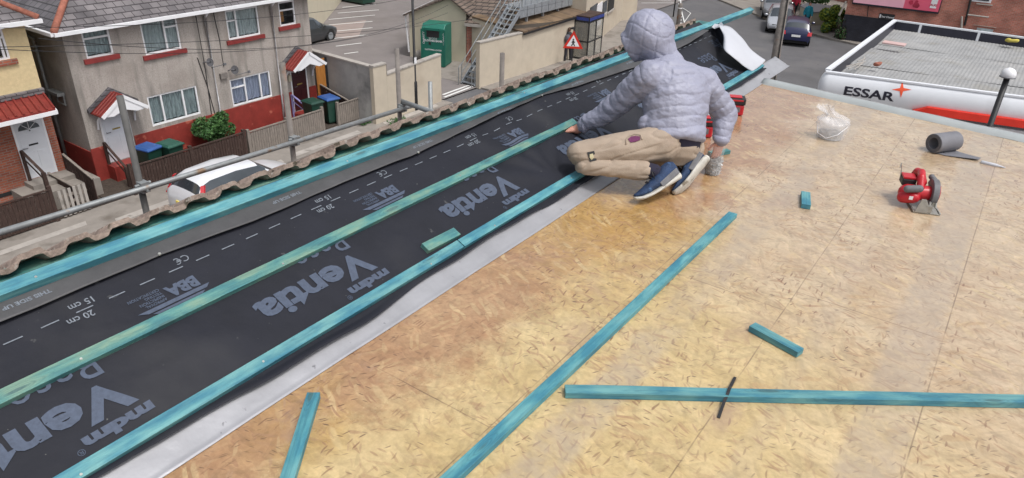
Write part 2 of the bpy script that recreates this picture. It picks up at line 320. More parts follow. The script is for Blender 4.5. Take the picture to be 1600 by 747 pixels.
# OSB deck: resin-washed strand board with sheet joints, grey bands, wet patches
def deck_mat():
    m = bpy.data.materials.new('resin_washed_strand_board'); m.use_nodes = True; n = m.node_tree.nodes; l = m.node_tree.links; b = n['Principled BSDF']
    tc = n.new('ShaderNodeTexCoord'); P = tc.outputs['Object']
    def noise_(sc_, det=5, rough=.6, vec=P, dist=0):
        x = n.new('ShaderNodeTexNoise'); x.inputs['Scale'].default_value = sc_; x.inputs['Detail'].default_value = det; x.inputs['Roughness'].default_value = rough; x.inputs['Distortion'].default_value = dist; l.new(vec, x.inputs['Vector']); return x.outputs[0]
    def rng(src, a, c, lo=0, hi=1):
        x = n.new('ShaderNodeMapRange'); x.interpolation_type = 'SMOOTHSTEP'; x.inputs[1].default_value = a; x.inputs[2].default_value = c; x.inputs[3].default_value = lo; x.inputs[4].default_value = hi
        if isinstance(src, (int, float)): x.inputs[0].default_value = src
        else: l.new(src, x.inputs[0])
        return x.outputs[0]
    def ma(op, a, c=None):
        x = n.new('ShaderNodeMath'); x.operation = op
        for k, s_ in enumerate((a, c)):
            if s_ is None: continue
            if isinstance(s_, (int, float)): x.inputs[k].default_value = s_
            else: l.new(s_, x.inputs[k])
        return x.outputs[0]
    def mix(f, a, c, mode='MIX'):
        x = n.new('ShaderNodeMixRGB'); x.blend_type = mode
        for k, s_ in ((0, f), (1, a), (2, c)):
            if isinstance(s_, (int, float)): x.inputs[k].default_value = s_
            elif isinstance(s_, tuple): x.inputs[k].default_value = lin(s_)
            else: l.new(s_, x.inputs[k])
        return x.outputs[0]
    sp = n.new('ShaderNodeSeparateXYZ'); l.new(P, sp.inputs[0]); X, Y = sp.outputs[0], sp.outputs[1]
    # overall colour
    big = noise_(.9, 4); med = noise_(3.2, 6, .7)
    pale = mix(rng(med, .35, .65), (.50, .37, .175), (.58, .445, .235))
    pink = mix(rng(med, .35, .65), (.45, .33, .215), (.54, .42, .285))
    # farther and right-hand sheets carry a pinker wash
    gx = ma('ADD', ma('MULTIPLY', Y, .42), ma('MULTIPLY', X, .30)); gx = ma('ADD', gx, ma('MULTIPLY', big, .9))
    base = mix(rng(gx, 1.15, 1.75), pale, pink)
    # orange wet wash along the flashing, ragged edge
    ed = ma('ADD', X, ma('MULTIPLY', noise_(1.6, 6, .7), 1.1)); ed = ma('ADD', ed, ma('MULTIPLY', rng(Y, 1.6, 4.2), -.25))
    wet = rng(ed, -1.0, -.70, 1, 0)
    base = mix(ma('MULTIPLY', wet, .88), base, mix(rng(med, .3, .7), (.32, .165, .085), (.42, .255, .14)))
    wet2 = ma('MULTIPLY', rng(noise_(.55, 5, .6), .54, .66), rng(Y, 2.2, 3.2))
    base = mix(ma('MULTIPLY', wet2, .5), base, (.40, .24, .085))
    yel = ma('MAXIMUM', ma('MULTIPLY', rng(noise_(.8, 4, .6, dist=.5), .55, .66), rng(X, -1.0, -1.6)), ma('MULTIPLY', rng(noise_(1.1, 5, .7, dist=.4), .40, .56), ma('MULTIPLY', rng(X, -.75, -1.15), ma('MULTIPLY', rng(Y, 2.1, 2.9), rng(Y, 4.6, 3.6)))))
    base = mix(ma('MULTIPLY', yel, .6), base, (.46, .29, .08))
    # strands: stretched cells in several directions
    dark = None
    wv = n.new('ShaderNodeTexNoise'); wv.inputs['Scale'].default_value = 2.6; wv.inputs['Detail'].default_value = 3; l.new(P, wv.inputs['Vector'])
    ws = n.new('ShaderNodeVectorMath'); ws.operation = 'SCALE'; ws.inputs['Scale'].default_value = .16; l.new(wv.outputs['Color'], ws.inputs[0])
    wa = n.new('ShaderNodeVectorMath'); wa.operation = 'ADD'; l.new(P, wa.inputs[0]); l.new(ws.outputs[0], wa.inputs[1]); PW = wa.outputs[0]
    # (angle, length scale, width scale, threshold, colour, strength): broad soft strands first, thin dark flecks last
    specs = [(.6, 5, 24, .74, (.64, .50, .27), .45), (2.4, 5.5, 22, .80, (.40, .25, .12), .45), (1.3, 6.5, 30, .82, (.42, .28, .15), .40), (.15, 9, 42, .0, None, .20), (1.15, 8, 46, .45, None, .22), (2.3, 10, 50, .5, None, .20), (.75, 8, 36, .74, (.60, .45, .24), .30), (1.9, 7, 34, .74, (.58, .42, .22), .30),
             (2.75, 8, 40, .84, (.34, .20, .11), .7), (.45, 10, 58, .84, (.31, .17, .095), .75), (1.5, 15, 80, .88, (.20, .10, .055), .85), (2.1, 24, 120, .93, (.12, .065, .04), .85), (.95, 14, 70, .88, (.38, .24, .14), .75), (2.95, 28, 120, .95, (.09, .05, .035), .9), (.2, 20, 80, .90, (.28, .15, .085), .75)]
    for i, (ang, a, c, th, colr, stg) in enumerate(specs):
        mp = n.new('ShaderNodeMapping'); mp.inputs['Rotation'].default_value = (0, 0, ang); mp.inputs['Location'].default_value = (i*3.7, i*1.9, 0)
        l.new(PW, mp.inputs[0]); mp2 = n.new('ShaderNodeMapping'); mp2.inputs['Scale'].default_value = (a, c, 1); l.new(mp.outputs[0], mp2.inputs[0])
        vo = n.new('ShaderNodeTexVoronoi'); vo.voronoi_dimensions = '2D'; vo.inputs['Scale'].default_value = 1; l.new(mp2.outputs[0], vo.inputs['Vector'])
        sc_ = n.new('ShaderNodeSeparateXYZ'); l.new(vo.outputs['Color'], sc_.inputs[0])
        if colr is None:
            tone = rng(sc_.outputs[1], 0, 1, .89, 1.07); cbn_ = n.new('ShaderNodeCombineXYZ')
            for q_ in range(3): l.new(tone, cbn_.inputs[q_])
            pick = ma('MULTIPLY', ma('GREATER_THAN', sc_.outputs[0], th), rng(vo.outputs['Distance'], .35, .60, 1, .2))
            base = mix(pick, base, mix(1.0, base, cbn_.outputs[0], 'MULTIPLY'))
        else:
            pick = ma('MULTIPLY', ma('GREATER_THAN', sc_.outputs[0], th), rng(vo.outputs['Distance'], .22, .38, 1, 0))
            pick = ma('MULTIPLY', pick, ma('MULTIPLY', rng(sc_.outputs[1], 0, 1, .3, 1), stg))
            if i >= 8: pick = ma('MULTIPLY', pick, rng(noise_(1.3, 3), .35, .62, .30, 1))
            base = mix(pick, base, colr)
    fl = noise_(55, 3, .7); base = mix(.30, base, mix(rng(fl, .35, .65), (.72, .68, .63), (1.14, 1.13, 1.12)), 'MULTIPLY')
    # grey translucent bands where the joints were taped and resined
    def band(src, c, wd, soft=.03):
        d = ma('ABSOLUTE', ma('SUBTRACT', ma('ADD', src, ma('MULTIPLY', ma('SUBTRACT', noise_(5, 5, .7), .5), .10)), c)); return rng(d, wd, wd+soft, 1, 0)
    g = ma('MULTIPLY', band(X, .10-.10, .065, .05), rng(noise_(2.3, 5, .7), .3, .6, .55, 1))
    g2 = ma('MULTIPLY', band(X, -.86+.0, .05, .05), rng(noise_(1.9, 5, .7), .35, .6, .2, 1))
    g3 = ma('MULTIPLY', band(X, -.33, .02, .04), .35)
    gg = ma('MAXIMUM', ma('MAXIMUM', g, g2), g3)
    base = mix(ma('MULTIPLY', ma('MULTIPLY', gg, rng(noise_(11, 5, .75), .3, .6, .4, 1)), .6), base, (.37, .30, .235))
    # mauve smears
    base = mix(ma('MULTIPLY', rng(noise_(1.5, 6, .65, dist=.8), .56, .72), .5), base, (.34, .22, .17))
    # sheet joints
    j = None
    def joint(src, c, wd=.0012): return rng(ma('ABSOLUTE', ma('SUBTRACT', ma('ADD', src, ma('MULTIPLY', ma('SUBTRACT', noise_(3, 3), .5), .006)), c)), wd, wd+.0022, 1, 0)
    js = joint(X, -1.088)
    for c in (-.50, .10, .70): js = ma('MAXIMUM', js, joint(X, c))
    def seg(yc, xa, xb): return ma('MULTIPLY', joint(Y, yc), ma('MULTIPLY', ma('GREATER_THAN', X, xa), ma('LESS_THAN', X, xb)))
    for yc, xa, xb in ((1.5, -1.70, -1.088), (3.94, -1.76, -1.088), (3.05, -.5, .1), (5.3, -1.088, -.5), (2.86, -1.088, -.5), (5.5, -.5, .1), (2.1, .1, .7), (4.5, .1, .7)): js = ma('MAXIMUM', js, seg(yc, xa, xb))
    jf = ma('MULTIPLY', js, rng(noise_(4, 4), .35, .6, .1, .65))
    base = mix(jf, base, (.13, .075, .045))
    l.new(base, b.inputs['Base Color'])
    ro = ma('ADD', ma('MULTIPLY', noise_(2.2, 6, .7), .32), .18); ro = ma('SUBTRACT', ro, ma('MULTIPLY', ma('MAXIMUM', wet, wet2), .10)); l.new(ro, b.inputs['Roughness'])
    b.inputs['Coat Weight'].default_value = .7; l.new(ma('ADD', ma('MULTIPLY', noise_(1.8, 5, .7), .24), .01), b.inputs['Coat Roughness'])
    bp = n.new('ShaderNodeBump'); bp.inputs['Strength'].default_value = .12; bp.inputs['Distance'].default_value = .002
    l.new(ma('ADD', ma('MULTIPLY', noise_(40, 5, .7), .6), ma('MULTIPLY', jf, -1.5)), bp.inputs['Height']); l.new(bp.outputs[0], b.inputs['Normal'])
    bp2 = n.new('ShaderNodeBump'); bp2.inputs['Strength'].default_value = .06; bp2.inputs['Distance'].default_value = .006
    l.new(noise_(9, 4), bp2.inputs['Height']); l.new(bp2.outputs[0], b.inputs['Coat Normal'])
    return m
M['deck'] = deck_mat()

# ================================================================ GROUND AND ROADS
GP = Vector((0, 0, GZ))
def ground_poly(name, pts, mat, lift, kind='structure', parent=None):
    bm = B(); f = poly(bm, [Vector((p[0], p[1], GZ+lift)) for p in pts]); f.normal_update()
    if f.normal.z < 0: f.normal_flip()
    o = obj(name, bm, mat, parent)
    if kind: o['kind'] = kind
    return o
def g(px, py): return atz(px, py, GZ)
ground_poly('ground', [(-400, -200), (400, -200), (400, 400), (-400, 400)], M['asph'], -.02)
ground_poly('road', [(-20.2, -30), (-5, -30), (-5, 49.2), (-10.4, 51.1), (-40, 78), (-60, 78), (-22.5, 48), (-19.2, 44), (-18.2, 36), (-19.6, 28), (-20.2, 20)], M['asph'], 0)
def slab_block(name, pts, h, mat):     # raised pavement with a kerb face
    bm = B(); prism(bm, [Vector((p[0], p[1], GZ-.02)) for p in pts], (0, 0, h+.02)); return struct(obj(name, bm, mat))
slab_block('pavement', [(-23.2, -20), (-20.05, -20), (-20.05, 24.3), (-23.2, 24.3)], .06, M['pave'])
slab_block('pavement', [(-26, 27.0), (-19.2, 27.0), (-18.3, 34), (-17.8, 40), (-18.2, 44.5), (-20.5, 47.5), (-26, 49)], .06, M['pave'])
slab_block('pavement', [(-4.5, 48.9), (-10.2, 50.7), (-13.6, 52.5), (-40, 77), (-36, 82), (-2, 58), (8, 50), (8, 47)], .12, M['pave'])
ground_poly('car_park_surface', [(-75, 24.4), (-20.7, 24.4), (-20.7, 27.0), (-23, 31), (-23, 90), (-75, 90)], M['lot'], .055)
ground_poly('car_park_surface', [g(*p)[:2] for p in ((497, 56), (515, 40), (572, 33), (560, 60), (540, 62))], M['lot2'], .062)
# pale pavement flags along the far side of the street
for a, b in (((-20.05, 8.9), (-20.45, 15.1)), ((-20.2, 15.6), (-20.6, 19.0)), ((-20.6, 5.3), (-20.95, 8.4)), ((-20.1, 20.2), (-20.5, 23.6))):
    ground_poly('pavement_flags', [(a[0]-.08, a[1]), (b[0], a[1]+.1), (b[0], b[1]), (a[0]-.08, b[1]-.1)], M['slab'], .066)
# bay lines
for p, q in (((535, 13), (587, 8)), ((528, 22), (592, 17)), ((514, 32), (586, 25)), ((509, 41), (582, 35)), ((496, 53), (582, 45)), ((519, 62), (575, 56)), ((525, 74), (565, 69)), ((538, 86), (560, 83)), ((546, 4), (600, -1))):
    bm = B(); beam(bm, g(*p)+Vector((0, 0, .066)), g(*q)+Vector((0, 0, .066)), .1, .004); o = obj('bay_line', bm, M['line']); struct(o)
for k, (p, q) in enumerate((((692, 150), (733, 135)), ((694, 154), (738, 137)))):
    bm = B(); beam(bm, g(*p)+Vector((0, 0, .062)), g(*q)+Vector((0, 0, .062)), .12, .004); struct(obj('entrance_line', bm, M['line']))
# junction markings
def gline(pts, wd=.1, name='road_marking'):
    bm = B()
    for p, q in zip(pts, pts[1:]): beam(bm, g(*p)+Vector((0, 0, .068)), g(*q)+Vector((0, 0, .068)), wd, .004)
    struct(obj(name, bm, M['line']))
gline([(1054, 6), (1002, 6)]); gline([(1050, 3), (1000, 0)], .08)
gline([(1066, 58), (1070, 40), (1064, 16), (1063, -4)], .08); gline([(1069, 36), (1079, 22), (1067, 14)], .05)
for k in range(9):
    a = (1064, 38-5*k); bm = B(); c = g(*a)+Vector((0, 0, .068)); box(bm, (c.x-.25, c.y-.12, c.z), (c.x+.05, c.y+.12, c.z+.004)); struct(obj('road_marking', bm, M['line']))

# ================================================================ OUR ROOF
roof = thing('roof_building', 'flat strand board roof with grey rim and low slope, where the worker kneels', 'building')
def par(x): return 6.40 - .114*(x+1.77)          # inner line of the end upstand
bm = B(); prism(bm, [(XE-.02, -2.5, -.02), (2.4, -2.5, -.02), (2.4, par(2.4)+.05, -.02), (XE-.02, par(XE)+.05, -.02)], (0, 0, .02)); obj('deck', bm, M['deck'], roof)
# end upstand: rounded resin trim
bm = B(); prof = [(-.012, .0), (.0, .012), (.015, .026), (.05, .034), (.09, .032), (.11, .02), (.115, -.16), (.10, -.16), (.095, -.02)]
rs = []
for i in range(60):
    x = XE-.0+ (2.4-XE)*i/59; dz = .004*noise.noise(Vector((x*4, 0, 0))); rs.append([bm.verts.new((x+.02*a, par(x)+a, b+dz)) for a, b in prof])
for a, b in zip(rs, rs[1:]):
    for k in range(len(prof)-1): bm.faces.new((a[k], b[k], b[k+1], a[k+1]))
bm.faces.new(rs[0]); o = obj('edge_trim', bm, M['trim'], roof, smooth=True)
RY1 = 6.95                                        # far verge of the slope
def sr(y): return .90-.012*y                      # where the slope tops out
# sloping boards (rafter deck) and body of the building
bm = B(); prism(bm, [S(-.0, -2.5, -.03), S(-.0, RY1, -.03), S(sr(RY1), RY1, -.03), S(sr(-2.5), -2.5, -.03)], tuple(ND*.024)); obj('sloping_boards', bm, M['gywood'], roof)
bm = B(); box(bm, (-2.45, -2.5, GZ), (2.35, 6.28, -.03)); box(bm, (-2.44, 6.29, GZ), (-1.72, 6.88, -.2)); obj('wall', bm, M['brick'], roof)
# lead flashing: lies on the deck then turns up the slope
def flash(u, v):
    y = -2.5+u*(RY1+.25+2.5); s = -.015+v*.17; wob = .003*noise.noise(Vector((y*2.3, v*2, 0)))+.004*noise.noise(Vector((y*9, v*3, 5)))
    edge = .006*noise.noise(Vector((y*1.2, 3, 0)))
    if s < 0: return Vector((XE - s + edge, y, .004+max(0, wob)*.3))
    return S(s, y, .003+abs(wob))
obj('lead_flashing', grid(flash, 260, 10), M['lead'], roof, smooth=True).modifiers.new('t', 'SOLIDIFY').thickness = .002
# street side tiles: double roman course, cut ends towards us
def tz(y): return -.0095*(y-1)
def tprof(y):
    t = (y/.1655) % 1.0; return .031*(1/(1+math.exp(-(math.sin(2*math.pi*t)+.22)*7)))-.010
for course in range(2):
    bm = B(); N = 900; y0, y1 = -1.2, 7.05; top = []; bot = []
    x0 = -2.685-course*.30; 
    rows = []
    for i in range(N+1):
        y = y0+(y1-y0)*i/N; ti = math.floor(y/.331); h = tprof(y)*(.85+.3*noise.noise(Vector((ti*5.3, 3, 1))))+.016*noise.noise(Vector((ti*3.1, course, 0)))
        jx = .028*noise.noise(Vector((ti*1.7, 2, course)))+.005*noise.noise(Vector((y*40, 0, 0)))
        xx = x0+jx; zb = .360+tz(y)+h-course*.165+.003*noise.noise(Vector((y*30, 7, 0))); th = .022+.006*noise.noise(Vector((y*6, 4, 0)))
        L = .36; sl_ = math.tan(R(29))
        rows.append([bm.verts.new(p) for p in ((xx, y, zb), (xx-.004, y, zb+th), (xx-L, y, zb+th-L*sl_), (xx-L, y, zb-L*sl_))])
    for a, b in zip(rows, rows[1:]):
        for k in range(4): bm.faces.new((a[k], a[(k+1)%4], b[(k+1)%4], b[k]))
    bm.faces.new(rows[0][::-1]); bm.faces.new(rows[-1]); obj('roof_tiles', bm, M['tile'], roof)
bm = B(); poly(bm, [(-2.60, -2.5, .32), (-2.60, 6.9, .25), (-3.6, 6.9, -.36), (-3.6, -2.5, -.31)]); obj('street_slope_boards', bm, M['dkwood'], roof)
bm = B(); box(bm, (-3.5, -2.5, GZ), (-2.5, 6.8, -.36)); obj('front_wall', bm, M['brick'], roof)

# battens --------------------------------------------------------
def batten(p, q, wd, ht, up, label, mat, lift=.0, screws=(), group='blue-green treated battens', cat='batten', name='timber_batten', jit=0):
    mt = frame(p, q, up); L = (Vector(q)-Vector(p)).length; bm = B(); n = max(2, int(L/.08))
    rs = []
    for i in range(n+1):
        x = L*i/n; a = .0016*noise.noise(Vector((x*3, p[0]*9, 1)))*1.0; b = .0016*noise.noise(Vector((x*3, p[1]*9, 5)))
        rs.append([bm.verts.new((x, yy+a, zz+b)) for yy, zz in ((-wd/2, lift), (wd/2, lift), (wd/2, lift+ht), (-wd/2, lift+ht))])
    for a, b in zip(rs, rs[1:]):
        for k in range(4): bm.faces.new((a[k], b[k], b[(k+1)%4], a[(k+1)%4]))
    bm.faces.new(rs[0]); bm.faces.new(rs[-1][::-1]); bmesh.ops.recalc_face_normals(bm, faces=bm.faces[:])
    o = obj(name, bm, mat, bevel=.0015); o.matrix_world = mt; tag(o, label, cat, group)
    for x in screws:
        b2 = B(); mt2 = Matrix.Translation((x, rnd.uniform(-.3, .3)*wd, lift+ht))
        bmesh.ops.create_cone(b2, cap_ends=True, segments=12, radius1=.0052, radius2=.0042, depth=.003, matrix=mt2)
        obj('screw', b2, M['screw'], o)
    return o
batten(S(.862, -1.2), S(.742, 7.86), .05, .05, ND, 'topmost long batten on the slope, running along the tiles and out past the far verge', M['teal_b'], .006, (2.0, 3.4, 4.9, 6.4))
batten(S(.487, -1.2), S(.470, 3.86), .048, .026, ND, 'middle long batten across the black membrane, held by the worker', M['teal_g'], .008, (1.4, 1.95, 2.75, 3.9))
batten(S(.137, -.8), S(.140, 2.325), .048, .026, ND, 'nearer long batten fixed along the flashing, up to the butt joint', M['teal'], .010, (1.35, 2.0, 2.9))
batten(S(.140, 2.331), S(.138, 6.72), .048, .026, ND, 'farther long batten fixed along the flashing, beyond the butt joint under the worker\'s knee', M['teal_b'], .010, (.25, 1.0, 2.4))
batten(S(.215, 2.155), S(.206, 2.375), .05, .026, ND, 'short offcut lying on the membrane against the butt joint', M['teal_g'], .008)
p0 = (-2.700, -1.2, .325); batten(p0, (-2.700, 7.35, .243), .165, .02, Vector((0, 0, 1)), 'wide green batten partly hidden under the wavy tile ends', M['teal_d'], .0)
UZ = Vector((0, 0, 1))
a, b = Vector((-1.040, 1.03, 0)), Vector((-1.010, 3.62, 0))
batten(a, b, .048, .026, UZ, 'long loose batten lying along the strand board, pointing away towards the worker', M['teal_b'], .001)
batten(Vector((-.972, 1.80, 0)), Vector((.75, 3.03, 0)), .046, .027, UZ, 'long loose batten lying across the strand board to the right edge', M['teal'], .001)
batten(Vector((-1.668, 1.243, 0)), Vector((-1.36, .84, 0)), .045, .026, UZ, 'loose batten end standing near the bottom edge beside the flashing', M['teal_b'], .001)
batten(Vector((-.566, 2.625, 0)), Vector((-.350, 2.565, 0)), .045, .027, UZ, 'middle-sized offcut lying alone on the board beyond the crosswise batten', M['teal'], .001)
batten(Vector((-.772, 4.17, 0)), Vector((-.718, 3.985, 0)), .05, .028, UZ, 'smallest offcut lying alone between the bucket and the worker', M['teal_b'], .001)
batten(Vector((-1.46, 4.42, 0)), Vector((-1.38, 4.55, 0)), .045, .025, UZ, 'small offcut half hidden behind the worker beside the cup of nails', M['teal_g'], .001)
# plastic strip draped over the crosswise batten
bm = B(); pth = [Vector((-.508, 2.275, .003)), Vector((-.500, 2.20, .014)), Vector((-.494, 2.165, .032)), Vector((-.490, 2.14, .031)), Vector((-.486, 2.09, .015)), Vector((-.476, 2.02, .003))]
for p, q in zip(pth, pth[1:]): beam(bm, p, q, .011, .002)
tag(obj('plastic_strip', bm, M['black']), 'thin black strip draped across the crosswise batten', 'strip')

# membranes --------------------------------------------------------
def hm(s, y):
    w_ = .0045*noise.noise(Vector((s*2.2, y*1.1, 0))) + .0030*noise.noise(Vector((s*5, y*2.3, 4)))
    w_ += .010*max(0, noise.noise(Vector((s*1.5+y*.8, y*.9, 9))))*max(0, 1-abs(s-.3)/.3)
    w_ += .0075*max(0, 1-abs(noise.noise(Vector((s*3.5+y*1.2, y*1.6-s, 2))))*7)*max(0, noise.noise(Vector((s, y*.8, 11)))+.25)
    # puckers near the worker's knee
    d = math.hypot(s-.2, (y-3.3)*.8); w_ += .008*math.sin(10*math.atan2(s-.2, y-3.3))*math.exp(-((d-.35)/.25)**2)
    pin = min(abs(s-.137), abs(s-.48)); w_ *= min(1, pin/.06+.15)
    return .007+w_+.003
def s_low(y): return .078+.030*noise.noise(Vector((y*1.0, 1, 0)))+.016*noise.noise(Vector((y*2.7, 6, 0)))
MY1 = 6.72
def memf(u, v):
    y = -1.5+u*(MY1+1.5); s0 = s_low(y); s = s0+v*(.86-s0); h = hm(s, y)
    if v < .03: h += .012+.012*noise.noise(Vector((y*1.8, 8, 0)))
    return S(s, y, h)
mem = obj('roof_membrane', grid(memf, 420, 60), M['mem'], smooth=True); tag(mem, 'black breather membrane printed with large grey lettering, covering the lower slope', 'membrane')
LP = [(-2, .74), (.64, .734), (1.2, .74), (1.6, .715), (2.1, .722), (2.566, .711), (3.2, .735), (3.9, .755), (4.25, .712), (5.1, .662), (6.0, .663), (6.5, .682), (6.9, .70)]
def lap(y): return float(np.interp(y, [p[0] for p in LP], [p[1] for p in LP]))+.004*noise.noise(Vector((y*6, 0, 0)))
def lapf(u, v):
    y = -1.5+u*(6.5+1.5); s0 = lap(y); s = s0+v*(.90-.012*y-s0); lift = (1-v)**2*(.012+.010*noise.noise(Vector((y*1.4, 3, 0))))
    if y > 5.6: lift += (1-v)*.05*((y-5.6)/.9)**2
    return S(s, y, .014+hm(s, y)*.3+lift+.002*noise.noise(Vector((s*6, y*5, 0))))
lapo = obj('lap_membrane', grid(lapf, 420, 14), M['mem2'], smooth=True); tag(lapo, 'dark grey upper membrane strip lapping over the black sheet below the top batten', 'membrane')
md = lapo.modifiers.new('t', 'SOLIDIFY'); md.thickness = .0015
# turned-back end of the sheet, white underside up
def sat(px, py, off):          # point at height off above the slope plane
    r = ray(px, py); n = ND; d = (Vector((XE, 0, 0))+n*off).dot(n); return CAM + r*((d-CAM.dot(n))/r.dot(n))
Oc = [sat(1122, 40, .13), sat(1140, 42, .15), sat(1158, 58, .13), sat(1174, 78, .09), sat(1196, 94, .05)]
Mc = [sat(1131, 50, .17), sat(1138, 60, .19), sat(1150, 70, .17), sat(1170, 88, .12), sat(1192, 101, .055)]
Ic = [sat(1131, 62, .12), sat(1131, 77, .12), sat(1143, 88, .12), sat(1160, 102, .075), sat(1175, 112, .03)]
def cr_(P_, t):
    t = t*(len(P_)-1); i = min(int(t), len(P_)-2); f = t-i; a, b, c, d = P_[max(i-1, 0)], P_[i], P_[i+1], P_[min(i+2, len(P_)-1)]
    return .5*((2*b)+(c-a)*f+(2*a-5*b+4*c-d)*f*f+(3*b-a-3*c+d)*f**3)
def flap(u, v):
    a, b, c = cr_(Oc, u), cr_(Mc, u), cr_(Ic, u); p = a*(1-v)**2+b*2*v*(1-v)+c*v*v
    return p+ND*.003*noise.noise(p*9)
fl = obj('turned_back_flap', grid(flap, 40, 16), M['memw'], mem, smooth=True); fl['label'] = 'white underside of the membrane end curled back on itself'
fl.modifiers.new('t', 'SOLIDIFY').thickness = .002
D1 = [sat(1104, 47, .04), sat(1116, 43, .07), sat(1131, 40, .15)]; D2 = [sat(1106, 48, .02), sat(1120, 52, .03), sat(1131, 60, .10)]; D3 = [sat(1108, 52, .012), sat(1120, 60, .012), sat(1132, 78, .02)]
def flap2(u, v): a, b, c = cr_(D1, u), cr_(D2, u), cr_(D3, u); return a*(1-v)**2+b*2*v*(1-v)+c*v*v
obj('curled_end', grid(flap2, 14, 8), M['mem'], lapo, smooth=True)
bm = B(); W1 = [sat(1112, 42, .06), sat(1117, 37, .07), sat(1123, 38, .09), sat(1127, 34, .11), sat(1131, 40, .15), sat(1116, 45, .07)]; poly(bm, W1); obj('torn_corner', bm, M['memw'], lapo)
# printing: reads from the ridge side, so upside down from here
def onmem(s0, y0, lift=.0030):
    def fn(u, v): s, y = s0-v, y0-u; return S(s, y, hm(s, y)+lift)
    return fn
big = text_mesh('Ventia', .158, bold=.006, xs=1.05); base_t = text_mesh('Base', .155, bold=.0, xs=.95); mdm = text_mesh('mdm', .058, bold=.0035, xs=1.75)
reg = text_mesh('®', .03)
def wid(t): return max(v[0] for v in t[0])
tx = .555/wid(big); big = ([(x*tx, y) for x, y in big[0]], big[1]); tx = .222/wid(mdm); mdm = ([(x*tx, y) for x, y in mdm[0]], mdm[1])
bba = text_mesh('BBA', .068, bold=.0035); tx = .125/wid(bba); bba = ([(x*tx, y) for x, y in bba[0]], bba[1])
small = [text_mesh(t_, .0165, bold=.0004) for t_ in ('APPROVAL', 'INSPECTION', 'TESTING', 'CERTIFICATION')]
cm20, cm15 = text_mesh('20 cm', .036, bold=.0006), text_mesh('15 cm', .036, bold=.0006)
ce = text_mesh('C\u20ac', .043, bold=.0, space=1.1)
side = text_mesh('THIS SIDE UP', .023, bold=.0008, xs=1.15)
for k in range(-1, 6):
    y = .80+1.087*k-.003
    if y > 6.4 or y-.6 < -1.4: continue
    put_text([(big[0], big[1], 0, 0)], onmem(.367, y), 'printed_name', M['print'], mem)
    put_text([(mdm[0], mdm[1], 0, 0)], onmem(.232, y+.035), 'printed_maker', M['print'], mem)
    put_text([(reg[0], reg[1], 0, 0)], onmem(.205, y-.195), 'printed_mark', M['print'], mem)
    put_text([(base_t[0], base_t[1], 0, 0)], onmem(.508, y-.002), 'printed_grade', M['print'], mem)
    yb = y+.455
    put_text([(bba[0], bba[1], 0, 0)], onmem(.604, yb-.008), 'printed_certificate', M['print'], mem)
    its = [(t_[0], t_[1], 0, -.0165*i) for i, t_ in enumerate(small)]
    put_text(its, onmem(.566, yb-.145), 'printed_small_text', M['print'], mem)
    # roof-shaped emblem under the letters
    def tri(pts): return (pts, [tuple(range(len(pts)))])
    put_text([(*tri([(-.02, .0), (.265, .0), (.232, .016), (.0, .016)]), 0, 0), (*tri([(.012, .022), (.222, .022), (.205, .032), (.028, .032)]), 0, 0), (*tri([(.035, .038), (.198, .038), (.115, .083)]), 0, 0)], onmem(.548, yb), 'printed_emblem', M['print'], mem)
ds = []
for k in range(-20, 56):
    y0 = 1.065+.1142*k+.06
    if y0 > MY1-.1: break
    ds.append((*rect2(.058, .0045), -y0, 0))
for v, f, x, _ in ds: put_text([(v, f, x, 0)], onmem(.664, 0), 'printed_dash', M['print2'], mem)
for k in range(-1, 7):
    y = .80+1.087*k
    if not (-.9 < y+.1 < 6.3): continue
    put_text([(cm20[0], cm20[1], 0, 0)], onmem(.648, y+.085-.0), 'printed_20_cm', M['print2'], mem)
    put_text([(cm15[0], cm15[1], 0, 0)], onmem(.700, y+.118), 'printed_15_cm', M['print2'], mem)
    put_text([(ce[0], ce[1], 0, 0)], onmem(.708, y+.485), 'printed_conformity_mark', M['print2'], mem)
def onlap(s0, y0):
    def fn(u, v):
        s, y = s0-v, y0-u; q = lapf((y+1.5)/8.0, max(0, min(1, (s-lap(y))/(.90-.012*y-lap(y))))); return q+ND*.002
    return fn
for y in (.66, 1.73, 2.62, 3.35, 4.2, 5.0):
    put_text([(side[0], side[1], 0, 0)], onlap(.795-.012*y, y+.16), 'printed_this_side_up', M['print2'], lapo)
for (s, y) in ((.745, 1.196), (.728, 3.86), (.69, 2.62)):
    bm = B(); c = lapf((y+1.5)/8.0, max(0, (s-lap(y))/(.90-.012*y-lap(y)))); bmesh.ops.create_cone(bm, cap_ends=True, segments=12, radius1=.007, radius2=.005, depth=.004, matrix=Matrix.Translation(c+ND*.004) @ Matrix.Rotation(-AL*-1, 4, 'Y')); obj('nail_head', bm, M['screw'], lapo)

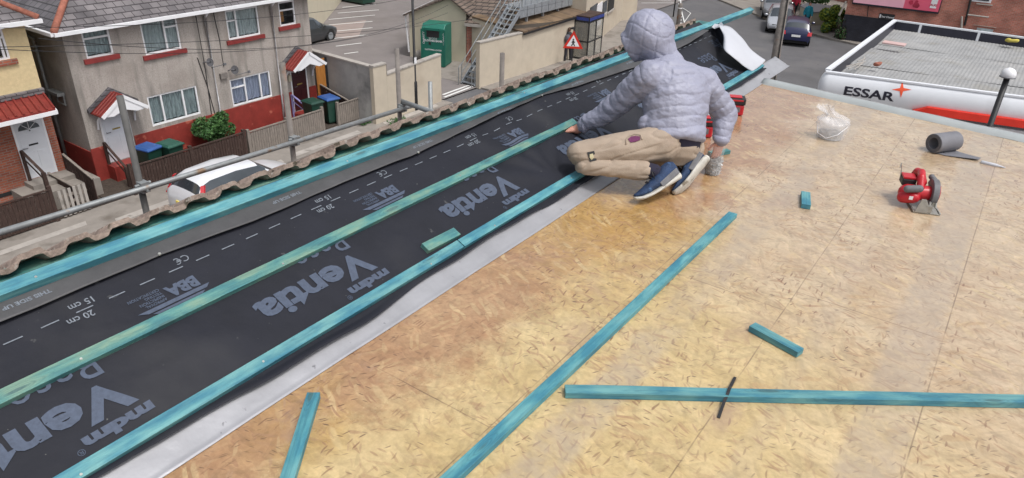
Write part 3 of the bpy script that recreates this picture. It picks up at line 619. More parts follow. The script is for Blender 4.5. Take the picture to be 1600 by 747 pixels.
# ================================================================ HOUSES ACROSS THE STREET
def hx(px, py): return atx(px, py, HX)
def rectpx(tl, br, plane=hx):
    a, b = plane(*tl), plane(*br); return (min(a.y, b.y), max(a.y, b.y), min(a.z, b.z), max(a.z, b.z))
def wall_holes(bm, x, y0, y1, z0, z1, holes, depth=.09):
    ys = sorted({y0, y1, *[h[0] for h in holes], *[h[1] for h in holes]}); zs = sorted({z0, z1, *[h[2] for h in holes], *[h[3] for h in holes]})
    ys = [y for y in ys if y0 <= y <= y1]; zs = [z for z in zs if z0 <= z <= z1]
    for a, b in zip(ys, ys[1:]):
        for c, d in zip(zs, zs[1:]):
            my, mz = (a+b)/2, (c+d)/2
            if any(h[0] < my < h[1] and h[2] < mz < h[3] for h in holes): continue
            poly(bm, [(x, a, c), (x, b, c), (x, b, d), (x, a, d)])
    for h in holes:
        a, b, c, d = h; X = x-depth
        poly(bm, [(x, a, c), (X, a, c), (X, a, d), (x, a, d)]); poly(bm, [(x, b, c), (x, b, d), (X, b, d), (X, b, c)])
        poly(bm, [(x, a, d), (X, a, d), (X, b, d), (x, b, d)]); poly(bm, [(x, a, c), (x, b, c), (X, b, c), (X, a, c)])
def window(parent, r, cols, trans, curtain, sill=None, x=HX, mat_s='redsill'):
    y0, y1, z0, z1 = r; X = x-.05; t = .055; fr = B()
    # outer frame and mullions; cols: fractions, trans: per column fraction from top or None
    box(fr, (X-.03, y0, z0), (X+.03, y0+t, z1)); box(fr, (X-.03, y1-t, z0), (X+.03, y1, z1))
    box(fr, (X-.029, y0+t, z1-t), (X+.029, y1-t, z1)); box(fr, (X-.029, y0+t, z0), (X+.029, y1-t, z0+t))
    edges = [y0]+[y0+(y1-y0)*c for c in cols]+[y1]
    for e in edges[1:-1]: box(fr, (X-.028, e-t*.55, z0+t), (X+.028, e+t*.55, z1-t))
    for k, tr in enumerate(trans):
        if tr: z = z1-(z1-z0)*tr; box(fr, (X-.027, edges[k]+t*.6, z-t*.5), (X+.027, edges[k+1]-t*.6, z+t*.5))
    wn = obj('window', fr, M['white'], parent)
    for k, tr in enumerate(trans):
        zz = [z0+t*.5, z1-t*.5] if not tr else [z0+t*.5, z1-(z1-z0)*tr, z1-t*.5]
        for a, b in zip(zz, zz[1:]):
            bm = B(); box(bm, (X-.012, edges[k]+t*.5, a), (X-.006, edges[k+1]-t*.5, b)); obj('pane', bm, M['glass_c'] , wn)
    if curtain:
        bm = B(); n = int((y1-y0)/.02); v = []
        for i in range(n+1):
            y = y0+t+(y1-y0-2*t)*i/n; xx = X-.06+.018*math.sin(y*50)+.01*noise.noise(Vector((y*8, 0, 0))); zb = z0+.06+.03*abs(math.sin(y*14))
            v.append((bm.verts.new((xx, y, zb)), bm.verts.new((xx, y, z1-.02))))
        for a, b in zip(v, v[1:]): bm.faces.new((a[0], b[0], b[1], a[1]))
        obj('curtain', bm, M[curtain], wn, smooth=True)
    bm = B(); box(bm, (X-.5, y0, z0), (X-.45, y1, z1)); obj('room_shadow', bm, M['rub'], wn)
    if sill:
        bm = B(); box(bm, (x-.04, y0-.12, z0-.15), (x+.07, y1+.14, z0-.003)); obj('sill', bm, M[mat_s], wn)
    return wn
M['glass_c'] = mk('clear_glass', (.9, .95, .95), rough=.03, var=0, trans=1)
M['glass_c'].node_tree.nodes['Principled BSDF'].inputs['IOR'].default_value = 1.3
def porch(parent, yc, zt, wd, z_app, depth=.75):
    # little gabled canopy: red tiles on two pitches, white gable board, curved brackets
    hw = wd/2; X = HX
    c = obj('porch_canopy', B(), None, parent)
    bm = B()
    for s in (-1, 1):
        prism(bm, [(X, yc, z_app), (X+depth, yc, z_app), (X+depth, yc+s*(hw+.06), z_app-hw*.78), (X, yc+s*(hw+.06), z_app-hw*.78)], (0, 0, .035))
        for k in range(5):
            x = X+.08+k*(depth-.12)/4
            tube(bm, [(x, yc+s*.02, z_app+.045), (x, yc+s*(hw+.05), z_app-hw*.76+.045)], .025, 6)
        for k in range(1, 3): 
            f = k/2.6; box(bm, (X+.01, yc+s*hw*f-.015, z_app-hw*.78*f+.02), (X+depth-.01, yc+s*hw*f+.015, z_app-hw*.78*f+.06))
    obj('canopy_tiles', bm, M['redtile'], c)
    bm = B(); prism(bm, [(X+depth-.02, yc-hw+.04, z_app-hw*.76), (X+depth-.02, yc, z_app-.01), (X+depth-.02, yc+hw-.04, z_app-hw*.76), (X+depth-.02, yc+hw-.3, z_app-hw*.76-.03), (X+depth-.02, yc, z_app-.42), (X+depth-.02, yc-hw+.3, z_app-hw*.76-.03)], (.04, 0, 0))
    for s in (-1, 1): beam(bm, (X+depth+.03, yc, z_app+.01), (X+depth+.03, yc+s*(hw+.06), z_app-hw*.78+.01), .03, .11)
    obj('gable_board', bm, M['white'], c)
    for s in (-1, 1):
        bm = B(); tube(bm, [(X+.03, yc+s*(hw-.08), z_app-hw-.4), (X+.1, yc+s*(hw-.08), z_app-hw-.12), (X+.3, yc+s*(hw-.08), z_app-hw*.86-.02), (X+depth-.1, yc+s*(hw-.08), z_app-hw*.82)], .035, 6)
        obj('bracket', bm, M['white'], c)
    bm = B(); box(bm, (X+.001, yc-hw-.1, z_app-hw*.5), (X+.04, yc+hw+.1, z_app+.02)); 
    bm.clear(); 
    for s in (-1, 1): prism(bm, [(X+.004, yc, z_app+.16), (X+.004, yc+s*(hw+.12), z_app-hw*.78+.14), (X+.004, yc+s*(hw+.12), z_app-hw*.78+.03), (X+.004, yc, z_app+.04)], (.12, 0, 0))
    obj('lead_apron', bm, M['slatex'], c)
    return c
def door(parent, r, mat, fan=True, name='door', x=HX, slot='txtgold'):
    y0, y1, z0, z1 = r; X = x-.04; bm = B(); box(bm, (X, y0+.06, z0), (X+.04, y1-.06, z1-.05))
    w_ = y1-y0; h_ = z1-z0
    d = obj(name, bm, M[mat], parent)
    bm = B()
    for (a, b, c, e) in ((.14, .44, .10, .42), (.56, .86, .10, .42), (.14, .86, .48, .70)):
        box(bm, (X+.04, y0+w_*a, z0+h_*c), (X+.05, y0+w_*b, z0+h_*e))
    obj('door_panel', bm, M[mat], d)
    bm = B(); 
    for a in (0, 1): box(bm, (X-.02, (y0, y1-.06)[a], z0), (X+.05, (y0+.06, y1)[a], z1))
    box(bm, (X-.02, y0+.06, z1-.05), (X+.05, y1-.06, z1)); obj('door_frame', bm, M['white'], d)
    if fan:
        bm = B(); yc = (y0+y1)/2; rr = w_*.33; pts = [(X+.052, yc+rr*math.cos(a), z0+h_*.78+rr*.75*math.sin(a)) for a in np.linspace(0, math.pi, 14)]
        prism(bm, pts, (.004, 0, 0)); fg = obj('fanlight', bm, M['glass'], d)
        bm = B()
        for a in (50, 90, 130): beam(bm, (X+.062, yc, z0+h_*.78), (X+.062, yc+rr*math.cos(R(a)), z0+h_*.78+rr*.75*math.sin(R(a))), .012, .02, up=Vector((1, 0, 0)))
        obj('glazing_bar', bm, M['white'], fg)
    bm = B(); box(bm, (X+.05, (y0+y1)/2-.13, z0+h_*.52), (X+.058, (y0+y1)/2+.13, z0+h_*.52+.05)); obj('letter_plate', bm, M[slot], d)
    bm = B(); sphere(bm, (X+.07, (y0+y1)/2, z0+h_*.76), .022, 8); tube(bm, [(X+.06, y0+.14, z0+h_*.50), (X+.1, y0+.14, z0+h_*.50), (X+.1, y0+.26, z0+h_*.50)], .012, 6); obj('handle', bm, M['dgrey'], d)
    return d
M['txtgold'] = mk('brass', (.45, .33, .1), rough=.35, metal=.6)
M['doorw'] = mk('door_white', (.66, .68, .72), rough=.35, var=.04)
M['doorr'] = mk('door_maroon', (.05, .012, .014), rough=.4, var=.2)
M['purp'] = mk('painted_rail_mauve', (.28, .26, .5), rough=.5)

# --- the pebbledashed pair of houses
YL, YR = hx(94, 48).y, hx(480, 0).y; ZE = (hx(94, 48).z+hx(300, 15).z)/2; ZG = GZ+.1; DEEP = 8.5; ym = hx(432, 80).y
r1 = rectpx((124, 43), (179, 87)); r2 = rectpx((217, 33), (285, 79)); r3 = rectpx((351, 17), (408, 58)); r4 = rectpx((434, 3), (463, 37))
r5 = rectpx((229, 151), (315, 181)); r6 = rectpx((358, 123), (427, 158)); zt5 = hx(229, 150).z; 
def setz(r, a, b): z1 = a.z; z0 = b.z; return (r[0], r[1], z0, z1)
r1 = setz(r1, hx(125, 45), hx(132, 93)); r2 = setz(r2, hx(217, 33), hx(227, 87)); r3 = setz(r3, hx(352, 17), hx(359, 63)); r4 = setz(r4, hx(434, 4), hx(437, 42))
r5 = setz(r5, hx(229, 152), hx(239, 198)); r6 = setz(r6, hx(359, 125), hx(365, 167))
d1 = rectpx((150, 176), (199, 250)); d1 = (d1[0]+.02, d1[0]+.98, hx(186, 250).z, hx(186, 250).z+2.0)
yd2 = hx(470, 150).y; zd2 = hx(482, 168).z; d2 = (yd2-.42, yd2+.42, zd2, zd2+2.0)
house = thing('semi_detached_houses', 'tan pebbledashed pair of houses with red painted base and slate roof', 'house', (HX, YL, GZ))
bm = B(); wall_holes(bm, HX, YL, YR, ZG, ZE, [r1, r2, r3, r4, r5, r6, d1, d2])
poly(bm, [(HX, YL, ZG), (HX, YL, ZE), (HX-DEEP, YL, ZE), (HX-DEEP, YL, ZG)]); poly(bm, [(HX, YR, ZG), (HX-DEEP, YR, ZG), (HX-DEEP, YR, ZE), (HX, YR, ZE)])
poly(bm, [(HX-DEEP, YL, ZG), (HX-DEEP, YL, ZE), (HX-DEEP, YR, ZE), (HX-DEEP, YR, ZG)])
obj('wall', bm, M['dash'], house)
zp1 = hx(210, 212).z; zp2 = hx(380, 164).z
bm = B(); segs = []
def plinth(a, b, z): box(bm, (HX+.002, a, ZG), (HX+.035, b, z))
plinth(YL-.03, d1[0]-.03, zp1-.05); plinth(d1[1]+.03, hx(345, 185).y, zp1); plinth(hx(345, 185).y, d2[0]-.03, zp2); plinth(d2[1]+.03, YR, zp2)
box(bm, (HX-DEEP, YL-.035, ZG), (HX, YL-.002, zp1-.15)); obj('painted_plinth', bm, M['redp'], house)
for r, c, t, cu in ((r1, [], [.36], 'net'), (r2, [.62], [None, .30], 'net2'), (r3, [.30], [.36, None], 'net2'), (r4, [], [.36], None), (r5, [.27, .70], [None]*3, 'net'), (r6, [.36, .74], [.33, None, None], 'net_b')):
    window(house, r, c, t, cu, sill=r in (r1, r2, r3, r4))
bm = B(); box(bm, (HX-.3, r4[0]+.1, r4[2]+.1), (HX-.25, (r4[0]+r4[1])/2, r4[2]+.55)); obj('curtain', bm, M['orwood'], house)
door(house, d1, 'doorw'); door(house, d2, 'doorr', name='door')
porch(house, (d1[0]+d1[1])/2+.05, 0, 1.38, hx(172, 143).z, .75); porch(house, (d2[0]+d2[1])/2, 0, 1.5, hx(462, 78).z, .75)
# roof: front slope, hip at the left, gutter
OV = .32; ZEo = ZE-.02; RZ = ZE+2.9; xr = HX-DEEP/2
bm = B(); yl, yr, xf, xb = YL-OV, YR+OV, HX+OV, HX-DEEP-OV; hip = yl+4.4
A_, B_ = (xr, hip, RZ), (xr, yr, RZ)
prism(bm, [(xf, yl, ZEo), (xf, yr, ZEo), B_, A_], (0, 0, .05)); o1 = obj('roof', bm, M['slate'], house)
bm = B(); prism(bm, [(xb, yl, ZEo-.001), (xf, yl, ZEo-.001), A_], (0, 0, .05)); obj('roof', bm, M['slatex'], house)
bm = B(); prism(bm, [(xb, yl, ZEo), A_, B_, (xb, yr, ZEo)], (0, 0, .05)); obj('roof', bm, M['slate'], house)
bm = B(); tube(bm, [Vector((xf, yl, ZEo+.07)), Vector(A_)+Vector((0, 0, .07))], .10, 8); tube(bm, [Vector(A_)+Vector((0, 0, .07)), Vector(B_)+Vector((0, 0, .07))], .1, 8); obj('ridge_tiles', bm, M['ridge'], house, smooth=True)
bm = B(); box(bm, (xf, yl-.04, ZEo-.07), (xf+.11, yr, ZEo+.03)); box(bm, (xb, yl-.11, ZEo-.071), (xf, yl, ZEo+.029)); obj('gutter', bm, M['white'], house)
bm = B(); box(bm, (HX+.001, yl+.2, ZEo-.10), (xf-.01, yr, ZEo-.02)); obj('soffit', bm, M['white'], house)
yq = hx(330, 100).y; yq2 = hx(432, 100).y
for y in (yq, yq2):
    bm = B(); tube(bm, [(HX+.28, y, ZE-.1), (HX+.08, y, ZE-.3), (HX+.08, y, ZG+.15)], .05, 8); obj('downpipe', bm, M['white'], house, smooth=True)
for (pa, pb) in (((305, 22), (330, 178)), ((333, 20), (349, 104)), ((308, 90), (336, 180))):
    bm = B(); a, b = hx(*pa), hx(*pb); q = Vector((.02, 0, 0)); tube(bm, [a+q, (a+b)/2+q+Vector((0, .04, 0)), b+q], .014, 5); obj('cable', bm, M['black'], house)
# gully pipe on the side wall
bm = B(); xp = -25.0; tube(bm, [(xp-1.0, YL-.3, ZE-.05), (xp-.5, YL-.25, ZE-.25), (xp, YL-.1, ZE-.5), (xp, YL-.1, ZG+.2)], .055, 8); obj('soil_pipe', bm, M['galvp'], house, smooth=True)
bm = B(); a = Vector((HX-1.1, YL-.03, -5.45)); box(bm, a+Vector((-.35, -.22, 0)), a+Vector((.35, 0, .10))); tube(bm, [a+Vector((-.2, 0, 0)), a+Vector((.0, -.1, -.25)), a+Vector((.35, -.05, -.3)), a+Vector((.36, -.05, 0))], .025, 6); obj('wall_lamp', bm, M['galvp'], house)
# satellite dishes
def dish(px, py, s=1):
    p = hx(px, py); t = B(); c = p+Vector((.28, .1, 0)); mt = Matrix.Translation(c) @ Matrix.Rotation(R(78), 4, Vector((1, .35, 0))) @ Matrix.Rotation(R(25), 4, 'Z')
    for k in range(5): pass
    rings = []
    for k in range(6):
        rr = .27*s*k/5; rings.append([t.verts.new(mt @ Vector((rr*math.cos(a), rr*math.sin(a), .5*rr*rr))) for a in np.linspace(0, 2*math.pi, 17)[:-1]])
    for a, b in zip(rings[1:], rings[2:]):
        for q in range(16): t.faces.new((a[q], a[(q+1)%16], b[(q+1)%16], b[q]))
    t.faces.new(rings[1]); o = obj('satellite_dish', t, M['dgrey'], house, smooth=True)
    t = B(); tube(t, [p+Vector((0, 0, -.05)), p+Vector((.14, .02, .0)), c], .02, 6); tube(t, [c+Vector((0, .0, -.2)), c+Vector((.25, .38, -.1))], .014, 6); box(t, c+Vector((.22, .36, -.14)), c+Vector((.28, .44, -.06))); obj('dish_arm', t, M['dgrey'], o)
dish(317, 96, .55); dish(356, 108, .6)
bm = B(); c = hx(348, 118); box(bm, c+Vector((.002, -.14, -.1)), c+Vector((.1, .14, .1))); obj('junction_box', bm, M['rustp'], house)
bm = B(); c = hx(451, 122); box(bm, c+Vector((.002, -.06, -.12)), c+Vector((.1, .06, .12))); obj('meter_box', bm, M['creamy'], house)
world_parent(house)

# --- the yellow and brick house at the left edge
nh = thing('end_house', 'house at the left edge, yellow render above red brick, wide red canopy', 'house', (HX, 5, GZ))
YR2 = hx(90, 235).y; YR2 = (YR2+hx(42, 45).y)/2; ZE2 = hx(20, 33).z; zb = hx(30, 165).z
w1 = rectpx((-40, 44), (17, 92)); w1 = (w1[0], w1[1], hx(10, 93).z, hx(4, 43).z)
dd = (hx(26, 230).y-.0, hx(75, 215).y, hx(60, 276).z, hx(38, 180).z)
bm = B(); wall_holes(bm, HX, -2, YR2, zb, ZE2, [w1]); poly(bm, [(HX, YR2, zb), (HX-8, YR2, zb), (HX-8, YR2, ZE2), (HX, YR2, ZE2)]); obj('rendered_wall', bm, M['yel'], nh)
bm = B(); wall_holes(bm, HX+.02, -2, YR2+.02, ZG, zb, [dd]); poly(bm, [(HX+.02, YR2+.02, ZG), (HX-8, YR2+.02, ZG), (HX-8, YR2+.02, zb), (HX+.02, YR2+.02, zb)])
poly(bm, [(HX, -2, ZG), (HX, -2, ZE2), (HX-8, -2, ZE2), (HX-8, -2, ZG)]); obj('brick_wall', bm, M['brick'], nh)
bm = B(); box(bm, (HX+.022, -2, hx(20, 300).z-.06), (HX+.03, dd[0]-.1, hx(20, 300).z+.06)); obj('damp_course', bm, M['rub'], nh)
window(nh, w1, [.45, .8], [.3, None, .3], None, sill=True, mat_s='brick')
door(nh, dd, 'doorw', x=HX+.02, slot='black')
# canopy
ca, cb2, cc, cdn = hx(-40, 166), hx(64, 146), None, None
zt, ztb = (ca.z+cb2.z)/2, hx(40, 146).z; ye = cb2.y+.05; X1 = HX+.95
pb = atx(87, 172, X1); zlow = pb.z; yb_ = pb.y
bm = B(); prism(bm, [(HX, ye-4.5, ztb-.1), (HX, ye, ztb-.1), (X1, yb_, zlow), (X1, yb_-4.5, zlow)], (0, 0, .05))
for k in range(22):
    f = k/22; tube(bm, [(HX, ye-4.5*f-.02, ztb-.03), (X1, yb_-4.5*f-.02, zlow+.07)], .035, 6)
c = obj('canopy_roof', bm, M['redtile'], nh)
bm = B(); box(bm, (HX+.003, ye-4.5, ztb-.06), (HX+.14, ye+.02, ztb+.08)); obj('lead_apron', bm, M['slate'], c)
bm = B(); box(bm, (X1-.03, yb_-4.5, zlow-.12), (X1+.02, yb_+.04, zlow)); prism(bm, [(HX, ye, ztb-.1), (X1, yb_, zlow), (X1, yb_, zlow-.12), (HX, ye, ztb-.24)], (0, .04, 0)); poly(bm, [(HX, ye-4.5, ztb-.25), (HX, ye, ztb-.25), (X1, yb_, zlow-.13), (X1, yb_-4.5, zlow-.13)]); obj('canopy_fascia', bm, M['white'], c)
for y in (ye-.15, ye-2.2): bm = B(); tube(bm, [(HX+.06, y, ztb-.75), (HX+.10, y, ztb-.5), (HX+.4, y, ztb-.42), (X1-.2, y, zlow-.1)], .035, 6); obj('bracket', bm, M['white'], c)
yl = -2; yr = YR2+.3; xf = HX+.3; RZ2 = ZE2+2.7; xr2 = HX-4; A_ = (xr2, yr-4.2, RZ2)
bm = B(); prism(bm, [(xf, yl, ZE2), (xf, yr, ZE2), A_, (xr2, yl, RZ2)], (0, 0, .05)); obj('roof', bm, M['slate'], nh)
bm = B(); prism(bm, [(xf, yr, ZE2), (HX-8.3, yr, ZE2), A_], (0, 0, .05)); obj('roof', bm, M['slatex'], nh)
bm = B(); tube(bm, [Vector((xf, yr, ZE2+.07)), Vector(A_)+Vector((0, 0, .07))], .09, 8); obj('ridge_tiles', bm, M['ridge'], nh, smooth=True)
bm = B(); box(bm, (xf, yl, ZE2-.08), (xf+.11, yr+.05, ZE2+.03)); box(bm, (HX+.001, yl, ZE2-.1), (xf-.001, yr, ZE2-.03)); obj('gutter', bm, M['white'], nh)
bm = B(); box(bm, (HX+.02, dd[0]-.5, ZG), (HX+1.1, dd[1]+.7, dd[2]-.15)); box(bm, (HX+.02, dd[0]-.1, dd[2]-.15), (HX+.6, dd[1]+.4, dd[2]-.01)); obj('door_step', bm, M['pave'], nh)
world_parent(nh)

# --- front gardens
bm = B(); box(bm, (HX, -5, GZ), (-21.6, YR+.5, ZG+.02)); struct(obj('garden_ground', bm, M['soil']))
bm = B(); box(bm, (-30, YR2+.3, ZG+.02), (-21.6, YL-.35, ZG+.05)); struct(obj('side_path', bm, M['soil']))
FX = -21.55
def picket_fence(y0, y1, ht, mat, label, pitch=.1, wd=.085, zb=GZ+.06, x=FX, cap=True, posts=True):
    f = thing('picket_fence', label, 'fence', (x, y0, zb)); bm = B(); n = int((y1-y0)/pitch)
    for k in range(n):
        y = y0+(k+.5)*(y1-y0)/n; h_ = ht+.02*noise.noise(Vector((y*7, 0, 0))); l_ = .02*noise.noise(Vector((y*5, 3, 0)))
        box(bm, (x-.01+l_*.3, y-wd/2, zb+.04), (x+.012+l_*.3, y+wd/2, zb+h_))
    obj('pickets', bm, M[mat], f)
    bm = B()
    if cap: box(bm, (x-.035, y0, zb+ht+.022), (x+.035, y1, zb+ht+.06))
    box(bm, (x-.06, y0, zb+.2), (x-.02, y1, zb+.27)); box(bm, (x-.06, y0, zb+ht-.25), (x-.02, y1, zb+ht-.18)); obj('rail', bm, M[mat], f)
    if posts:
        for y in np.arange(y0, y1+.1, max(1.2, (y1-y0)/max(1, round((y1-y0)/2.0)))):
            bm = B(); box(bm, (x-.07, y-.05, zb), (x+.03, y+.05, zb+ht+.14)); obj('post', bm, M[mat], f)
    world_parent(f); return f
def fx(px, py): return atx(px, py, FX)
picket_fence(fx(-60, 330).y, fx(78, 300).y, fx(0, 322).z-GZ-.06, 'dkwood', 'blackened picket fence in front of the brick house at the left edge', pitch=.11, wd=.105)
picket_fence(fx(214, 310).y, fx(384, 230).y, .90, 'dkwood', 'dark brown picket fence in front of the red painted base, behind the white car', pitch=.1, wd=.09)
picket_fence(fx(390, 225).y, fx(505, 190).y, .85, 'gywood', 'weathered grey picket fence in front of the maroon door', pitch=.1, wd=.09)
picket_fence(fx(529, 185).y, fx(566, 170).y, .85, 'gywood', 'short weathered grey fence piece beside the second pair of bins', pitch=.1, wd=.09)
gt = thing('garden_gate', 'pale weathered picket gate, with gaps between pickets, before the side path', 'gate', (FX, fx(92, 300).y, GZ+.06)); bm = B(); y0, y1 = fx(88, 300).y, fx(134, 290).y
for k in range(6): y = y0+.06+(y1-y0-.12)*k/5; box(bm, (FX-.01, y-.04, GZ+.12), (FX+.015, y+.04, GZ+.95))
obj('pickets', bm, M['slab'], gt); bm = B(); box(bm, (FX-.05, y0, GZ+.25), (FX-.012, y1, GZ+.33)); box(bm, (FX-.05, y0, GZ+.7), (FX-.012, y1, GZ+.78)); beam(bm, (FX-.03, y0, GZ+.3), (FX-.03, y1, GZ+.74), .03, .07); obj('rail', bm, M['gywood'], gt); world_parent(gt)
def side_fence(ya, xa, xb, za, zb_, label, mat='dkwood', name='boundary_fence'):
    bm = B(); n = int(abs(xb-xa)/.12)
    for k in range(n):
        x = xa+(xb-xa)*(k+.5)/n; h_ = za+(zb_-za)*(k+.5)/n; box(bm, (x-.052, ya-.012, GZ+.1), (x+.052, ya+.012, h_))
    f = thing(name, label, 'fence', (xa, ya, GZ)); obj('boards', bm, M[mat], f)
    bm = B(); beam(bm, (xa, ya, za+.02), (xb, ya, zb_+.02), .07, .035); obj('capping', bm, M['gywood'], f); world_parent(f)
side_fence(fx(150, 262).y-.15, -23.2, -21.6, GZ+1.35, GZ+.95, 'dark board fence running from the right-hand white door down to the pavement')
side_fence(hx(100, 255).y-.55, -23.2, -21.6, GZ+.9, GZ+.85, 'low dark fence with pale capping between the brick house and the side path')
side_fence(d2[1]+.55, -23.2, -21.6, GZ+1.3, GZ+.95, 'brown fence with pale rail to the right of the maroon door')
# steps and rails
def handrail(y, xa, xb, za, zb_, label, mat):
    t = thing('handrail', label, 'handrail', (xb, y, GZ)); bm = B(); beam(bm, (xa, y, za), (xb, y, zb_), .07, .04); beam(bm, (xa, y, za-.25), (xb, y, zb_-.25), .03, .03); obj('rail', bm, M[mat], t)
    bm = B(); box(bm, (xb-.05, y-.05, GZ+.1), (xb+.05, y+.05, zb_)); obj('post', bm, M[mat], t); bm = B(); box(bm, (xa-.03, y-.04, GZ+.3), (xa+.03, y+.04, za)); obj('post', bm, M[mat], t); world_parent(t)
handrail(dd[0]+.05, HX+.1, HX+1.2, dd[2]+.95, dd[2]+.55, 'brown and white handrail beside the door of the brick house', 'dkwood')
handrail(d1[0]-.05, HX+.1, HX+1.15, d1[2]+.75, d1[2]+.15, 'dark handrail sloping down from the right-hand white door', 'dkwood')
handrail(d2[0]-.1, HX+.1, HX+1.2, d2[2]+.75, d2[2]+.35, 'mauve painted handrail sloping down from the maroon door', 'purp')
bm = B(); box(bm, (HX+.04, d1[0]-.1, GZ+.1), (HX+.5, d1[1]+.15, d1[2]-.01)); tag(obj('door_step', bm, M['redp']), 'red painted step under the first white door', 'step')
bm = B(); box(bm, (HX+.04, d2[0]-.1, GZ+.1), (HX+.5, d2[1]+.15, d2[2]-.01)); tag(obj('door_step', bm, M['redp']), 'red step under the maroon door', 'step')
bm = B()
for k in range(3): box(bm, (-21.9, hx(430, 190).y-.2, GZ+.1+k*.15), (-21.45-.2*k, d2[0]-.3, GZ+.25+k*.15))
# stained board panel and iron gate between house and car park wall
yb0 = YR+.03; yc0w = atx(588, 195, -20.55).y; zA = hx(505, 90).z
bm = B(); 
for k in range(6): y = yb0+.085*k; box(bm, (HX+.05, y, ZG), (HX+.075, y+.082, GZ+2.35))
tag(obj('board_panel', bm, M['orwood']), 'tall orange stained board panel beside the iron gate', 'fence panel')
ig = thing('iron_gate', 'tall black iron bar gate between the orange boards and grey wall', 'gate', (HX, yb0+1, GZ)); bm = B(); ya, ybb = yb0+.56, yc0w-.08
for k in range(10): y = ya+(ybb-ya)*k/9; tube(bm, [(HX+.05, y, GZ+.12), (HX+.05, y, GZ+2.35)], .016, 6)
obj('bars', bm, M['black'], ig); bm = B()
for z in (.25, 1.15, 2.15): box(bm, (HX+.035, ya-.04, GZ+z), (HX+.065, ybb+.04, GZ+z+.05))
for y in (ya-.05, ybb+.05): box(bm, (HX+.02, y-.03, GZ+.05), (HX+.08, y+.03, GZ+2.35))
obj('gate_frame', bm, M['black'], ig); world_parent(ig)
# shrub
def shrub(name, label, c, rx, ry, rz, n, mats, leaf=.06, seed=1, cat='shrub'):
    r_ = random.Random(seed); t = thing(name, label, cat, (c[0], c[1], c[2]))
    bms = [B() for _ in mats]; cl = [(Vector((r_.gauss(0, .5)*rx, r_.gauss(0, .5)*ry, r_.uniform(-.6, .8)*rz)), r_.uniform(.25, .45)) for _ in range(14)]
    for k in range(n):
        q, rr = r_.choice(cl); d = Vector((r_.gauss(0, 1), r_.gauss(0, 1), r_.gauss(0, 1))).normalized()*r_.uniform(.5, 1)**.5
        p = Vector(c)+Vector((q.x+d.x*rx*rr*1.3, q.y+d.y*ry*rr*1.3, max(-rz, q.z+d.z*rz*rr*1.3)))
        a = Vector((r_.gauss(0, 1), r_.gauss(0, 1), r_.gauss(0, 1)+.6)).normalized(); b = a.orthogonal().normalized(); b.rotate(Matrix.Rotation(r_.uniform(0, 6.3), 3, a)); e = a.cross(b); s = leaf*r_.uniform(.6, 1.4)
        poly(bms[k % len(mats)], [p-b*s, p+e*s*.5, p+b*s, p-e*s*.5])
    for b_, m_ in zip(bms, mats): obj('foliage', b_, M[m_], t)
    bm = B()
    for k in range(5): tube(bm, [(c[0], c[1], c[2]-rz), (c[0]+r_.uniform(-.5, .5)*rx, c[1]+r_.uniform(-.5, .5)*ry, c[2]+rz*.3)], [.03, .012], 5)
    obj('stem', bm, M['bark'], t); world_parent(t); return t
c = atx(341, 203, -22.6); shrub('bush', 'round green bush in front of the red painted base between the two bay fences', (c.x, c.y, c.z-.03), .48, .60, .55, 4600, ['leaf', 'leafd'], .055, 3)
for k, p in enumerate(((372, 232), (408, 228), (625, 190), (575, 192))):
    c = atz(p[0], p[1], GZ+.15); shrub('weed_clump', ['low weeds at the foot of the brown fence', 'low weeds at the foot of the grey fence', 'low weeds at the corner of the cream wall', 'low weeds beside the foot of the grey wall'][k], (c.x-.15, c.y, GZ+.16), .16, .38, .12, 350, ['leaf', 'leafd'], .04, 20+k, cat='weeds')
# wheelie bins
def bin_(x, y, rz, lid, label, body='binG'):
    t = thing('wheelie_bin', label, 'bin', (x, y, ZG+.02), rz, 'wheelie bins')
    bm = B(); v = []
    for z, a, b in ((.05, .2, .24), (.12, .22, .26), (.95, .27, .33), (1.0, .28, .34)): v.append([bm.verts.new(p) for p in ((-a, -b, z), (a, -b, z), (a, b, z), (-a, b, z))])
    for p, q in zip(v, v[1:]):
        for k in range(4): bm.faces.new((p[k], p[(k+1)%4], q[(k+1)%4], q[k]))
    bm.faces.new(v[0][::-1]); bm.faces.new(v[-1]); obj('body', bm, M[body], t, bevel=.02)
    bm = B(); v = []
    for z, a, b in ((1.005, .31, .36), (1.05, .31, .36), (1.10, .24, .28)): v.append([bm.verts.new(p) for p in ((-a, -b-.02, z), (a, -b-.02, z), (a, b, z), (-a, b, z))])
    for p, q in zip(v, v[1:]):
        for k in range(4): bm.faces.new((p[k], p[(k+1)%4], q[(k+1)%4], q[k]))
    bm.faces.new(v[0][::-1]); bm.faces.new(v[-1]); tube(bm, [(-.26, .4, .98), (.26, .4, .98)], .02, 6); obj('lid', bm, M[lid], t, bevel=.015)
    for s in (-1, 1):
        bm = B(); tube(bm, [(s*.22, .26, .1), (s*.27, .26, .1)], .1, 12); obj('wheel', bm, M['rub'], t)
    return t
cbn = atz(238, 225, ZG+1.1); bin_(-22.35, cbn.y-.2, R(100), 'binB', 'blue lidded wheelie bin before the red base, the left one of its pair'); bin_(-22.1, cbn.y+.42, R(95), 'binL', 'green lidded wheelie bin before the red base, the right one of its pair')
cbn = atz(527, 160, ZG+1.1); bin_(-22.1, cbn.y-.45, R(85), 'binG', 'dark green lidded wheelie bin by the grey picket fence near the iron gate'); bin_(-22.0, cbn.y+.3, R(80), 'binB', 'blue lidded wheelie bin beside the grey rendered wall')

M['postg'] = mk('dull_steel_post', (.09, .088, .085), rough=.7, var=.2, scale=9)
